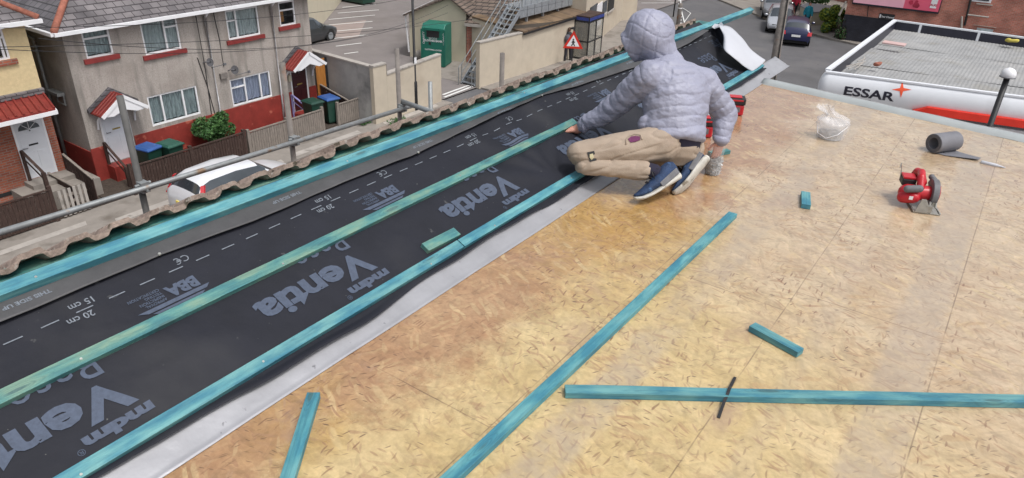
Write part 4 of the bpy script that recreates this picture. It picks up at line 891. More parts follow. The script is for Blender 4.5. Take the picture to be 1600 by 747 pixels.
# ================================================================ SCAFFOLD BEFORE THE ROOF
sx = -5.0
def sxp(px, py, x=sx): return atx(px, py, x)
a, b = sxp(-60, 380), sxp(645, 165); a = sxp(0, 363); d = (b-a); a = a-d*.15
bm = B(); tube(bm, [a, a+(b-a)*.5+Vector((0, 0, -.004)), b], .022, 12); gr = obj('scaffold_guard_rail', bm, M['galvp'], smooth=True); tag(gr, 'long grey scaffold tube running across in front of the houses', 'scaffold tube')
def coupler(p, parent):
    bm = B(); box(bm, p+Vector((-.035, -.03, -.04)), p+Vector((.035, .03, .04))); tube(bm, [p+Vector((0, -.06, .02)), p+Vector((0, .06, .02))], .011, 6); tube(bm, [p+Vector((-.06, 0, -.02)), p+Vector((.06, 0, -.02))], .011, 6); obj('coupler', bm, M['galvp'], parent)
def standard(x, px_t, py_t, px_b, label, mat, r=.0242, zbot=-3.2):
    t = atx(px_t, py_t, x); bm = B(); tube(bm, [t, Vector((t.x, t.y, zbot))], r, 12); o = obj('scaffold_standard', bm, M[mat], smooth=True); tag(o, label, 'scaffold post', 'upright scaffold posts before the roof'); return o, t
o1, t1 = standard(-5.07, 187, 150, 220, 'grey scaffold post standing in front of the right-hand white door', 'postg')
o2, t2 = standard(-5.07, 441, 98, 455, 'brown scaffold post standing in front of the white downpipe of the tan houses', 'rustp')
o3, t3 = standard(-5.07, 620, 76, 626, 'tall weathered scaffold post in front of the cream boundary wall, left of the lamp post', 'rustp')
o4, t4 = standard(-5.07, 672, 128, 676, 'short grey scaffold post right of the black lamp post', 'galvp')
o5, t5 = standard(-5.07, 785, 83, 786, 'brown scaffold post in front of the wall beside the steel stairs', 'rustp', r=.03)
for t_ in (t1, t2, t3):
    f = (t_.y-a.y)/(b.y-a.y); coupler(a+(b-a)*f+Vector((-.03, 0, 0)), gr)
bm = B(); p, q = atx(624, 157, -5.12), atx(692, 181, -4.2); tube(bm, [p, q], .0242, 12); tag(obj('scaffold_transom', bm, M['galvp'], smooth=True), 'short grey scaffold tube reaching from the weathered post back to the roof', 'scaffold tube')

# ================================================================ LAMP POSTS AND POLES
def up_from(px, py): return atz(px, py, GZ+.06)
c = up_from(650, 172); bm = B(); tube(bm, [(c.x, c.y, GZ), (c.x, c.y, GZ+1.3), (c.x, c.y, GZ+1.35), (c.x, c.y, GZ+9)], [.09, .09, .055, .05], 14)
lp = obj('lamp_post', bm, M['black'], smooth=True); tag(lp, 'tall black lamp post with a white notice, in front of the cream boundary wall', 'lamp post')
bm = B(); z = atx(648, 94, c.x).z; box(bm, (c.x+.052, c.y-.07, z-.13), (c.x+.06, c.y+.07, z+.13)); obj('notice', bm, M['white'], lp)
# wooden utility pole at the far corner of our roof
c = atz(1205, 130, GZ); c = CAM+(c-CAM)*.62; top = atd(1232, -30, (c-CAM).dot(Vector((-math.sin(YAW), math.cos(YAW), 0)))-.1)
bm = B(); base = Vector((c.x, c.y, 0))+Vector((0, 0, c.z)); dirv = (top-base); tube(bm, [base-dirv.normalized()*4, base, top+dirv*.5], [.15, .14, .105], 16)
up_ = obj('utility_pole', bm, M['rustp'], smooth=True); tag(up_, 'leaning grey wooden utility pole beyond the far corner of the roof', 'pole')
bm = B()
for k in (0, 1): tube(bm, [base+Vector((.12, -.1+k*.02, 0)), top+Vector((.1, -.1+.02*k, 0))], .012, 5)
obj('cable', bm, M['black'], up_)
# forecourt lamp with white dome
lp0 = atd(1547, 210, 13.0); lt = atd(1575, 118, 13.0); bm = B(); tube(bm, [Vector((lt.x, lt.y, GZ)), Vector((lt.x, lt.y, lt.z))], .05, 12)
fl_ = obj('forecourt_lamp', bm, M['black'], smooth=True); tag(fl_, 'black lamp post with a white domed head beyond the flat roof', 'lamp post')
bm = B(); sphere(bm, (lt.x, lt.y, lt.z+.02), (.125, .125, .12), 18); bmesh.ops.bisect_plane(bm, geom=bm.verts[:]+bm.edges[:]+bm.faces[:], plane_co=lt-Vector((0, 0, .02)), plane_no=(0, 0, -1), clear_outer=True); obj('lamp_head', bm, M['white'], fl_, smooth=True)
bm = B(); tube(bm, [lt-Vector((0, 0, .035)), lt-Vector((0, 0, .02))], .13, 18); obj('lamp_rim', bm, M['dgrey'], fl_)
# far post, bollards
for (px, py, ptop, r_, mt_, lb, nm, ct) in ((1052, 25, (1054, -60), .05, 'black', 'black sign post on the far corner beyond the hooded head', 'sign_post', 'post'),):
    c = up_from(px, py); bm = B(); tube(bm, [(c.x, c.y, GZ), (c.x, c.y, GZ+4)], r_, 10); tag(obj(nm, bm, M[mt_], smooth=True), lb, ct)
c = up_from(1056, 62); bm = B(); tube(bm, [(c.x, c.y, GZ), (c.x, c.y, GZ+2.1), (c.x, c.y, GZ+2.25)], [.13, .13, .10], 12); bo = obj('concrete_post', bm, M['rustp'], smooth=True); tag(bo, 'thick brown post with pale bands on the pavement corner beyond the hooded head', 'post')
for z in (.9, 1.95):
    bm = B(); tube(bm, [(c.x, c.y, GZ+z), (c.x, c.y, GZ+z+.06)], .138, 12); obj('pale_band', bm, M['white'], bo)

# overhead wires over the street
for k, (pl, pr) in enumerate((((-20, 44), (660, -8)), ((-20, 74), (880, 2)), ((-20, 76), (700, 20)), ((60, 60), (700, 8)))):
    A_, B_ = atx(*pl, -14.0+.4*k), atx(*pr, -17.0); bm = B(); n = 24
    tube(bm, [A_.lerp(B_, i/n)-Vector((0, 0, .5*4*(i/n)*(1-i/n)*(.5+.3*k))) for i in range(n+1)], .006, 5)
    tag(obj('overhead_wire', bm, M['black']), ['topmost overhead wire crossing the upper windows of the tan houses', 'second overhead wire crossing the tan houses and the car park', 'third overhead wire sagging across the tan houses', 'lowest overhead wire sagging across the car park'][k], 'wire')

# ================================================================ WALLS AND BUILDINGS BEYOND THE HOUSES
def seg_wall(name, label, pts, hts, th, mat, cap='slab', cat='wall', plane_cap=True):
    t = thing(name, label, cat, (pts[0][0], pts[0][1], GZ)); bm = B(); bc = B()
    for i in range(len(pts)-1):
        a, b = Vector((*pts[i], 0)), Vector((*pts[i+1], 0)); d = (b-a).normalized(); nrm = Vector((-d.y, d.x, 0))*th; h0, h1 = hts[i], hts[i+1]
        if i: a = a+d*.002
        vs_ = [(a.x, a.y, GZ), (b.x, b.y, GZ), (b.x, b.y, GZ+h1), (a.x, a.y, GZ+h0)]
        prism(bm, vs_, nrm)
        o_ = nrm.normalized()*-.03; beamv = [(a+o_)+Vector((0, 0, GZ+h0+.002)), (b+o_)+Vector((0, 0, GZ+h1+.002)), (b+o_)+Vector((0, 0, GZ+h1+.06)), (a+o_)+Vector((0, 0, GZ+h0+.06))]
        prism(bc, beamv, nrm*(1+.06/th))
    obj('masonry', bm, M[mat], t)
    if cap: obj('coping', bc, M[cap], t)
    world_parent(t); return t
M['grend'] = mk('grey_render', (.33, .32, .31), rough=.95, var=.15, scale=1.5, bump=.3, bscale=25, spots=[((.12, .12, .12), 1.1, .52, .22), ((.48, .47, .45), .8, .6, .15)])
XW = -20.55
yc0 = atx(588, 195, XW).y; yc1 = atx(690, 165, XW).y
hw_ = atx(690, 86, XW).z-GZ; hw0 = atx(600, 102, XW).z-GZ
seg_wall('grey_rendered_wall', 'blotchy grey rendered wall with pale coping beside the iron gate', [(-33, yc0+.02), (XW-.02, yc0+.02)], [2.6, 2.35], .2, 'grend')
seg_wall('cream_boundary_wall', 'cream boundary wall with a stepped top, left of the car park entrance', [(XW, yc0), (XW, yc0+.72), (XW, yc0+.74), (XW, yc1)], [2.4, 2.4, 1.95, hw_], .2, 'cream')
# cream wall + building along the pavement to the right of the entrance
WL = [atx(749, 139, XW-.0), None]
pA = Vector((XW, atx(749, 139, XW).y, 0)); pB = g(888, 94); pC = g(971, 33); pD = g(993, 32); pB.z = pC.z = pD.z = 0
zt0 = atx(746, 69, XW).z-GZ
def wd(p, q): d = (q-p); d.z = 0; return d.normalized()
dAB = wd(pA, pB); pM = None
ptm = atp(817, 52, pA, dAB); ptB = atp(915, 24, pA, dAB)
bw = thing('cream_street_building', 'long cream rendered building and wall with a steel walkway over its brown lean-to roof', 'building', (pA.x, pA.y, GZ))
bm = B(); W_ = Vector((-.22, 0, 0))
prism(bm, [(pA.x, pA.y, GZ), (ptm.x, ptm.y, GZ), (ptm.x, ptm.y, ptm.z), (pA.x, pA.y, GZ+zt0)], W_)
yy = ptm.y; q = ptB
prism(bm, [(ptm.x, ptm.y+.002, GZ), (q.x, q.y, GZ), (q.x, q.y, q.z+.1), (ptm.x, ptm.y+.002, ptm.z)], W_*.99); obj('street_wall', bm, M['cream'], bw)
bm = B(); prism(bm, [(pA.x+.03, pA.y-.02, GZ+zt0+.003), (ptm.x+.03, ptm.y, ptm.z+.003), (ptm.x+.03, ptm.y, ptm.z+.06), (pA.x+.03, pA.y-.02, GZ+zt0+.06)], W_*1.25); obj('coping', bm, M['slab'], bw)
# lean-to roof
bm = B(); prism(bm, [(ptm.x+.08, ptm.y-.05, ptm.z+.02), (q.x+.08, q.y, q.z+.12), (q.x-3.2, q.y, q.z+.42), (ptm.x-3.2, ptm.y-.05, ptm.z+.32)], (0, 0, .08)); obj('lean_to_roof', bm, M['ctiley'], bw)
bm = B(); prism(bm, [(ptm.x-.24, ptm.y-.03, GZ), (ptm.x-3.2, ptm.y-.03, GZ), (ptm.x-3.2, ptm.y-.03, ptm.z+.3), (ptm.x-.24, ptm.y-.03, ptm.z+.0)], (0, .1, 0)); obj('end_wall', bm, M['cream'], bw)
bm = B(); beam(bm, Vector((ptm.x+.09, ptm.y-.05, ptm.z-.03)), Vector((q.x+.09, q.y, q.z+.07)), .06, .1); obj('gutter', bm, M['black'], bw)
# tall white block beyond
dBC = wd(pB, pC); qs = atp(918, 98, pA, dAB); qs = Vector((q.x, q.y+.003, 0)); H2 = 7.5
pts = [(qs.x, qs.y), (pC.x, pC.y)]; dq = wd(qs, Vector((pC.x, pC.y, 0)))
bm = B(); prism(bm, [(qs.x, qs.y, GZ), (pC.x, pC.y, GZ), (pD.x, pD.y, GZ), (pD.x-8, pD.y+6, GZ), (qs.x-9, qs.y, GZ)], (0, 0, H2)); obj('tall_block', bm, M['cream'], bw)
for (a, b, mt_) in (((922, 12), (931, 30), 'glass'), ((932, 8), (938, 36), 'white'), ((942, 4), (947, 18), 'glass'), ((951, -8), (958, 12), 'rub')):
    p, r_ = atp(*a, qs, dq), atp(*b, qs, dq); o_ = Vector((dq.y, -dq.x, 0))*.02; z0, z1 = r_.z, p.z
    bm = B(); prism(bm, [Vector((p.x, p.y, z0))+o_*.2, Vector((r_.x, r_.y, z0))+o_*.2, Vector((r_.x, r_.y, z1))+o_*.2, Vector((p.x, p.y, z1))+o_*.2], o_*2); wn = obj('window', bm, M[mt_], bw)
    bm = B(); prism(bm, [Vector((p.x, p.y, z0-.1))+o_*.2, Vector((r_.x, r_.y, z0-.1))+o_*.2, Vector((r_.x, r_.y, z0-.003))+o_*.2, Vector((p.x, p.y, z0-.003))+o_*.2], o_*5); obj('sill', bm, M['slab'], wn)
world_parent(bw)
# steel walkway above the lean-to
XK = -21.05
ka = atx(812, 29, XK); kb = Vector((XK, 36.9, 0)); kz = ka.z+.30
wk = thing('steel_walkway', 'galvanised steel walkway with panelled edge above the brown lean-to roof', 'walkway', (XK, ka.y, kz))
bm = B(); n = 9; L = kb.y-ka.y
for k in range(n): y = ka.y+L*k/n; prism(bm, [(XK, y+.02, kz+.25), (XK, y+L/n-.02, kz+.25), (XK, y+L/n-.02, kz-.30), (XK, y+.02, kz-.30)], (-.03, 0, 0))
obj('edge_panels', bm, M['galv'], wk)
bm = B(); box(bm, (XK-1.0, ka.y-.05, kz+.19), (XK-.032, ka.y+L, kz+.25)); obj('grating', bm, M['galv'], wk)
bm = B()
for k in range(12): y = ka.y+L*k/11; tube(bm, [(XK-.06, y, kz+.2), (XK-.06, y, kz+1.35)], .022, 6); tube(bm, [(XK-.95, y, kz+.2), (XK-.95, y, kz+1.35)], .022, 6)
for z in (.75, 1.33):
    for xx in (XK-.06, XK-.95): tube(bm, [(xx, ka.y, kz+z), (xx, ka.y+L, kz+z)], .022, 6)
obj('railing', bm, M['galv'], wk)
for k in range(4):
    y = ka.y+.9+L*k/4
    bm = B(); box(bm, (XK-.25, y-.05, kz-.62), (XK-.13, y+.05, kz+.19)); obj('support_post', bm, M['galv'], wk)
world_parent(wk)
# steel staircase
sb0 = g(720, 132); sb1 = g(744, 139); xs0, ys0 = -21.22, g(733, 136).y+.05
st = thing('steel_staircase', 'galvanised steel staircase with handrails rising behind the end of the cream wall', 'staircase', (xs0, ys0, GZ))
T0 = Vector((xs0, ys0, GZ+.05)); T1 = Vector((xs0-.05, ka.y-.1, kz+.22)); hd = Vector((T1.x-T0.x, T1.y-T0.y, 0)); hn = hd.normalized(); sd_ = Vector((hn.y, -hn.x, 0))*.40
bm = B(); N = 16
for s in (-1, 1): beam(bm, T0+sd_*s, T1+sd_*s, .05, .22, up=Vector((0, 0, 1)))
obj('stringer', bm, M['galv'], st)
bm = B()
for k in range(N): p = T0.lerp(T1, (k+.5)/N); mt = frame(p, p+hn); box(bm, (-.12, -.38, -.015), (.12, .38, .02), mt)
obj('treads', bm, M['galv'], st)
bm = B()
for s in (-1, 1):
    for h_ in (.55, 1.0): tube(bm, [T0+sd_*s+Vector((0, 0, h_)), T1+sd_*s+Vector((0, 0, h_))], .024, 6)
    for k in range(6): p = T0.lerp(T1, k/5)+sd_*s; tube(bm, [p, p+Vector((0, 0, 1.0))], .024, 6)
    tube(bm, [T0+sd_*s+Vector((0, 0, 1.0)), T0+sd_*s-hn*.25+Vector((0, 0, .85)), T0+sd_*s-hn*.25-Vector((0, 0, 0))], .024, 6)
obj('handrail', bm, M['galvp'], st); world_parent(st)
# cream gabled building with textile bank
gA, gB = g(641, 90), g(728, 99); gd = wd(gA, gB)
eL, eR, ap = atp(634, 21, gA, gd), atp(735, 20, gA, gd), atp(703, -3, gA, gd)
back = Vector((-gd.y, gd.x, 0))*11
if back.y < 0: back = -back
gb = thing('cream_gabled_building', 'cream gabled building with brown tiled roof standing in the car park', 'building', (gA.x, gA.y, GZ))
bm = B(); prism(bm, [(gA.x, gA.y, GZ), (gB.x, gB.y, GZ), (gB.x, gB.y, eR.z), (ap.x, ap.y, ap.z), (gA.x, gA.y, eL.z)], back); obj('wall', bm, M['creamy'], gb)
fo = -back.normalized()*.25
bm = B(); prism(bm, [Vector((gA.x, gA.y, eL.z))-gd*.25+Vector((0, 0, -.12))+fo, Vector((ap.x, ap.y, ap.z+.04))+fo, Vector((ap.x, ap.y, ap.z+.14))+fo, Vector((gA.x, gA.y, eL.z))-gd*.25+Vector((0, 0, -.02))+fo], back*1.05); obj('roof', bm, M['ctile'], gb)
bm = B(); prism(bm, [Vector((gB.x, gB.y, eR.z))+gd*.25+Vector((0, 0, -.12))+fo, Vector((ap.x, ap.y, ap.z+.041))+fo, Vector((ap.x, ap.y, ap.z+.141))+fo, Vector((gB.x, gB.y, eR.z))+gd*.25+Vector((0, 0, -.02))+fo], back*1.05); obj('roof', bm, M['ctile'], gb)
bm = B(); tube(bm, [Vector((gA.x, gA.y, eL.z-.1))-gd*.3+fo*.3, Vector((gA.x, gA.y, eL.z-.1))-gd*.3+back], .06, 6); tube(bm, [Vector((gA.x, gA.y, eL.z-.1))-gd*.2, Vector((gA.x, gA.y, GZ+.3))-gd*.06], .05, 6); obj('gutter', bm, M['white'], gb)
world_parent(gb)
# red brick outbuilding with dark roof, between gabled building and the stairs
ob = thing('brick_outbuilding', 'low red brick outbuilding under a dark tiled roof behind the staircase', 'building', (gB.x, gB.y, GZ))
oA = gB+gd*.03-Vector((0, 0, 0)); oB = oA+gd*2.05; ezl = atp(727, 36, gA, gd).z
bm = B(); prism(bm, [(oA.x, oA.y, GZ), (oB.x, oB.y, GZ), (oB.x, oB.y, ezl), (oA.x, oA.y, ezl)], back*.75); obj('wall', bm, M['brickx'], ob)
fo2 = fo*1.2; bm = B(); r0, r1_ = oA+fo2, oB+gd*.3+fo2
prism(bm, [(r0.x, r0.y, ezl), (r1_.x, r1_.y, ezl), (r1_.x+back.x*.45, r1_.y+back.y*.45, ezl+2.3), (r0.x+back.x*.45, r0.y+back.y*.45, ezl+2.3)], (0, 0, .1)); obj('roof', bm, M['ctile'], ob)
bm = B(); beam(bm, Vector((r0.x, r0.y, ezl-.02)), Vector((r1_.x, r1_.y, ezl-.02)), .1, .14); obj('fascia', bm, M['slab'], ob)
bm = B(); beam(bm, Vector((r0.x+back.x*.45, r0.y+back.y*.45, ezl+2.42)), Vector((r1_.x+back.x*.45, r1_.y+back.y*.45, ezl+2.42)), .3, .16); obj('ridge_tiles', bm, M['ridge'], ob)
world_parent(ob)
# cream side building behind the houses (left of the car park)
k0, k1 = g(489, 58), g(538, -2)
cdv = wd(k0, k1); k0 = k0-cdv*7; k1 = k1+cdv*10; zz = 4.6
cs = thing('cream_side_building', 'cream painted building wall along the left side of the car park', 'building', (k0.x, k0.y, GZ)); bm = B(); nn = Vector((-cdv.y, cdv.x, 0))*4
prism(bm, [(k0.x, k0.y, GZ), (k1.x, k1.y, GZ), (k1.x, k1.y, GZ+zz), (k0.x, k0.y, GZ+zz)], nn); obj('wall', bm, M['creamy'], cs)
bm = B(); prism(bm, [(k0.x, k0.y, GZ+zz), (k1.x, k1.y, GZ+zz), (k1.x+nn.x, k1.y+nn.y, GZ+zz+1.6), (k0.x+nn.x, k0.y+nn.y, GZ+zz+1.6)], (0, 0, .1)); obj('roof', bm, M['ctiley'], cs); world_parent(cs)
# dark green skip at the end of the bays
c = g(553, 4); t = thing('waste_container', 'dark green waste container at the far end of the parking bays', 'container', (c.x, c.y, GZ+.06)); bm = B(); box(bm, (-1.6, -.6, .1), (1.6, .6, 1.3)); obj('body', bm, M['binG'], t, bevel=.04)
bm = B(); prism(bm, [(-1.65, -.65, 1.31), (1.65, -.65, 1.31), (1.65, .65, 1.5), (-1.65, .65, 1.5)], (0, 0, .06)); obj('lid', bm, M['binL'], t)
# textile bank
M['bank'] = mk('bank_green', (.012, .14, .10), rough=.45, var=.12, scale=3)
c0 = atz(668, 99, GZ+.06); c1 = atz(700, 100, GZ+.06); bd = wd(gA, gB); fw = Vector((bd.y, -bd.x, 0))
cen = gA.lerp(gB, .60)+fw*.95; 
tb = thing('textile_bank', 'green metal clothing bank with white lettering beside the cream gabled building', 'clothing bank', (cen.x, cen.y, GZ+.06), math.atan2(bd.y, bd.x))
bm = B(); prism(bm, [(-.62, -.55, .02), (-.62, .55, .02), (-.62, .55, 2.15), (-.62, -.35, 2.15), (-.62, -.55, 1.95)], (1.24, 0, 0)); obj('body', bm, M['bank'], tb, bevel=.03)
bm = B(); box(bm, (-.34, -.575, 1.52), (.34, -.551, 1.92)); obj('chute', bm, M['black'], tb)
bm = B(); box(bm, (-.40, -.62, 1.86), (.40, -.555, 1.98)); box(bm, (-.67, -.57, .04), (-.60, -.553, 1.9)); box(bm, (.60, -.57, .04), (.67, -.553, 1.9)); obj('hood', bm, M['bank'], tb)
bm = B(); box(bm, (-.24, -.56, 1.12), (-.12, -.552, 1.26)); obj('lock_plate', bm, M['black'], tb)
def flat_text(body, size, origin, ex, ey, mat, parent, name='lettering', bold=0, xs=1, align='CENTER'):
    v, f = text_mesh(body, size, bold, align, xs); ex, ey = Vector(ex), Vector(ey); o_ = Vector(origin)
    return put_text([(v, f, 0, 0)], lambda u, w2: o_+ex*u+ey*w2, name, M[mat], parent)
flat_text('RECYCLE', .11, (0, -.562, 1.42), (1, 0, 0), (0, 0, 1), 'white', tb)
flat_text('CLOTHES BANK', .14, (0, -.562, 1.29), (1, 0, 0), (0, 0, 1), 'white', tb, bold=.004)
flat_text('CLOTHING & SHOES', .10, (0, -.562, .84), (1, 0, 0), (0, 0, 1), 'white', tb, bold=.002)
for s in (-1, 1): flat_text('CHARITY', .15, (s*.50+.04, -.562, 1.45), (0, 0, -1 if s > 0 else 1), (1 if s > 0 else -1, 0, 0), 'white', tb)
# rubbish sacks by the bank
c = atz(655, 92, GZ+.06); bm = B()
for k, (dx, dy, r_) in enumerate(((0, 0, .25), (.3, .1, .2))): sphere(bm, (c.x+dx, c.y+dy, GZ+.06+r_*.8), (r_, r_, r_*1.1), 10)
for v in bm.verts: v.co += Vector((noise.noise(v.co*5), noise.noise(v.co*5+Vector((9, 0, 0))), 0))*.06
tag(obj('rubbish_sack', bm, M['slab'], smooth=True), 'pale rubbish sacks left of the green clothing bank', 'sack')
# phone box
pc = up_from(922, 87); ph = thing('phone_box', 'glazed phone box with blue roof edge against the cream street wall', 'phone box', (pc.x-.12, pc.y-.2, GZ+.06), R(4))
M['phglass'] = mk('dull_glass', (.36, .35, .31), rough=.12, var=.1, scale=1, alpha=.42)
M['blue'] = mk('blue_paint', (.03, .05, .22), rough=.4)
for k, dy in enumerate((-.46, .46)):
    bm = B()
    for x in (-.43, .43):
        for y in (-.43, .43): box(bm, (x-.03, dy+y-.03, 0), (x+.03, dy+y+.03, 2.3))
    for z in (.02, .95, 2.0):
        for y in (-.43, .43): box(bm, (-.399, dy+y-.025, z), (.399, dy+y+.025, z+.07))
        for x in (-.43, .43): box(bm, (x-.025, dy-.399, z), (x+.025, dy+.399, z+.07))
    obj('booth_frame', bm, M['black'], ph)
    bm = B(); box(bm, (-.40, dy-.44, .1), (.40, dy-.43, 1.99)); box(bm, (.43, dy-.4, .1), (.44, dy+.4, 1.99)); box(bm, (-.44, dy-.4, .1), (-.43, dy+.4, 1.99)); obj('booth_glass', bm, M['phglass'], ph)
    bm = B(); box(bm, (-.47, dy-.455, 2.1), (.47, dy+.455, 2.26)); obj('roof_band', bm, M['blue'], ph)
    bm = B(); box(bm, (-.45, dy-.44, 2.262), (.45, dy+.44, 2.33)); obj('booth_roof', bm, M['dkwood'], ph)
    bm = B(); box(bm, (-.38, dy-.1, 1.0), (-.2, dy+.15, 1.6)); obj('telephone', bm, M['dgrey'], ph)
# warning sign on its post
c = up_from(893, 103); sg = thing('pedestrian_sign', 'triangular red and white pedestrian warning sign on a dark post', 'road sign', (c.x, c.y, GZ+.06))
vd = (CAM-c); vd.z = 0; vd.normalize(); sdv = Vector((-vd.y, vd.x, 0)); zc = atd(890, 66, (c-CAM).dot(Vector((-math.sin(YAW), math.cos(YAW), 0)))).z
def tri3(cz, r, off): return [Vector((c.x, c.y, cz))+vd*off+sdv*(r*math.sin(a))+Vector((0, 0, r*math.cos(a))) for a in (0, R(120), R(240))]
bm = B(); prism(bm, tri3(zc, .62, .05), vd*.012); obj('sign_border', bm, M['canopyr'], sg); bm = B(); prism(bm, tri3(zc, .40, .063), vd*.003); obj('sign_face', bm, M['white'], sg)
bm = B(); o_ = Vector((c.x, c.y, zc))+vd*.068
def sp(u, v_): return o_+sdv*u+Vector((0, 0, v_))
sphere(bm, sp(.0, .16), .045, 8)
for a, b, w2 in (((0, .11), (0, -.02), .05), ((0, -.02), (.09, -.18), .03), ((0, -.02), (-.08, -.18), .03), ((0, .09), (.09, 0), .022), ((0, .09), (-.08, .0), .022)): tube(bm, [sp(*a), sp(*b)], w2, 5)
for v in bm.verts: d_ = (v.co-o_).dot(vd); v.co -= vd*d_*.95
obj('walking_figure', bm, M['black'], sg)
bm = B(); tube(bm, [(c.x, c.y, GZ), (c.x, c.y, zc+.75)], .035, 8); box(bm, (c.x-.12, c.y-.2, zc+.70), (c.x+.05, c.y+.05, zc+.78)); obj('post', bm, M['black'], sg); world_parent(sg)

# ================================================================ THE FAR CORNER: BRICK BUILDING, BILLBOARD, FORECOURT CANOPY
bq = g(1310, 64); bd = Vector((1, .07, 0)).normalized(); bn_ = Vector((bd.y, -bd.x, 0))   # towards us
def bp_(px, py, off=0): return atp(px, py, bq+bn_*off, bd)
bb = thing('brick_building', 'red brick building with a dark painted base behind the canopy', 'building', (bq.x, bq.y, GZ))
zp = bp_(1360, 27).z
bm = B(); q2 = bq+bd*40; prism(bm, [(bq.x, bq.y, GZ), (q2.x, q2.y, GZ), (q2.x, q2.y, zp), (bq.x, bq.y, zp)], -bn_*9); obj('painted_base', bm, M['brickp'], bb)
bm = B(); prism(bm, [(bq.x, bq.y, zp+.002), (q2.x, q2.y, zp+.002), (q2.x, q2.y, GZ+9.5), (bq.x, bq.y, GZ+9.5)], -bn_*9); obj('brick_wall', bm, M['brickx'], bb)
def on_wall(name, tl, br, th, mat, parent, off=.003):
    a, b = bp_(*tl), bp_(*br); p, q = Vector((a.x, a.y, 0)), Vector((b.x, b.y, 0)); q = p+bd*((q-p).dot(bd)); bm = B(); o_ = bn_*off
    prism(bm, [Vector((p.x, p.y, b.z))+o_, Vector((q.x, q.y, b.z))+o_, Vector((q.x, q.y, a.z))+o_, Vector((p.x, p.y, a.z))+o_], bn_*th); return obj(name, bm, M[mat], parent)
wn = on_wall('window', (1530, -40), (1548, 5), .05, 'white', bb); on_wall('pane', (1533, -40), (1545, 2), .02, 'glass', wn, .06); on_wall('sill', (1526, 5), (1551, 9), .12, 'slab', wn)
wn = on_wall('window', (1527, 43), (1547, 62), .04, 'net', bb); on_wall('lintel', (1521, 39), (1557, 43), .06, 'slab', wn)
wn = on_wall('window', (1400, 66), (1412, 80), .04, 'net', bb)
for (a, b) in (((1518, -6), (1507, 40)), ((1322, 2), (1311, 24)), ((1357, 8), (1355, 26))):
    p, q = bp_(*a, .1), bp_(*b, .1); bm = B(); tube(bm, [p, q], .06 if a[0] != 1357 else .025, 8); obj('downpipe', bm, M['slab' if a[0] < 1356 and a[0] > 1315 else 'rub'], bb)
p, q = bp_(1512, 23, .15), bp_(1545, 27, .15); bm = B(); tube(bm, [p, q], .05, 6); p, q = bp_(1503, 26, .15), bp_(1502, 52, .15); tube(bm, [p, q], .06, 6); obj('waste_pipe', bm, M['slab'], bb)
# buttress shadow line between the two parts of the building
world_parent(bb)
# billboard
M['pink'] = mk('poster_pink', (.75, .12, .20), rough=.3, var=.12, scale=.35)
M['pink2'] = mk('poster_pale_pink', (.85, .45, .55), rough=.3, var=.1, scale=.5)
M['magenta'] = mk('poster_deep_red', (.42, .03, .07), rough=.3, var=.5, scale=1.5)
bl = thing('billboard', 'pink advertising billboard mounted on the brick building', 'billboard', (bq.x, bq.y, GZ+4))
a, b = bp_(1336, -40), bp_(1466, 18); z0 = bp_(1400, 10.5).z; z1 = z0+3.1; p = Vector((a.x, a.y, 0)); p = Vector((bp_(1334, 2).x, bp_(1334, 2).y, 0)); q = p+bd*((Vector((b.x, b.y, 0))-p).dot(bd)); LB = (q-p).length
def bw_(u, v, o_): c_ = p+bd*(u*LB)+bn_*o_; return Vector((c_.x, c_.y, z0+v*(z1-z0)))
def bquad(name, u0, v0, u1, v1, o0, th, mat): bm = B(); prism(bm, [bw_(u0, v0, o0), bw_(u1, v0, o0), bw_(u1, v1, o0), bw_(u0, v1, o0)], bn_*th); return obj(name, bm, M[mat], bl)
bquad('frame', -.01, -.035, 1.01, 1.03, .01, .22, 'brickp'); bquad('poster', 0, 0, 1, 1, .232, .01, 'pink'); bquad('poster_band', .0, .0, .6, .22, .244, .003, 'pink2'); bquad('poster_band', .0, .22, .30, 1, .244, .003, 'pink2')
bm = B()
for k in range(26):
    u, v = .66+.09*rnd.random(), .06+.30*rnd.random(); c_ = bw_(u, v, .250); r_ = .05+.12*rnd.random(); poly(bm, [c_+bd*r_*math.cos(t)+Vector((0, 0, r_*math.sin(t)))+bn_*.0006*k for t in np.linspace(0, 2*math.pi, 7)[:-1]])
obj('poster_blossom', bm, M['magenta'], bl)
bquad('poster_box', .895, .06, .965, .26, .249, .003, 'white')
o_ = bw_(.93, .10, .255); flat_text('AUG', .17, o_, bd, (0, 0, 1), 'magenta', bl, bold=.008)
bquad('sign_plate', .345, -.26, .53, -.15, .02, .05, 'black'); o_ = bw_(.445, -.225, .075); flat_text('Clear Channel', .15, o_, bd, (0, 0, 1), 'white', bl, bold=.003, xs=.9)
bquad('plate_emblem', .352, -.24, .368, -.17, .073, .003, 'white'); world_parent(bl)
# brick house to the left of it, low roofed van, walls, hedges
hg = g(1283, 62); he = g(1300, 66)
c = g(1291, 52); shrub('hedge', 'bright yellow-green hedge at the corner of the brick building', (c.x, c.y+.6, GZ+.8), .62, .9, .72, 8000, ['leafy', 'leafy', 'leafd'], .10, 5, cat='hedge')
c = g(1252, 18); shrub('tree_bush', 'dark green bush at the top edge behind the walking people', (c.x, c.y+1, GZ+1.3), 1.5, 1.6, 1.5, 4200, ['leafd', 'leaf'], .12, 6)
c = g(1302, 62); shrub('ivy_clump', 'ivy on the pavement edge between hedge and dark painted wall', (c.x+.35, c.y-.1, GZ+.7), .35, .35, .8, 1500, ['leafd', 'bark'], .07, 8)
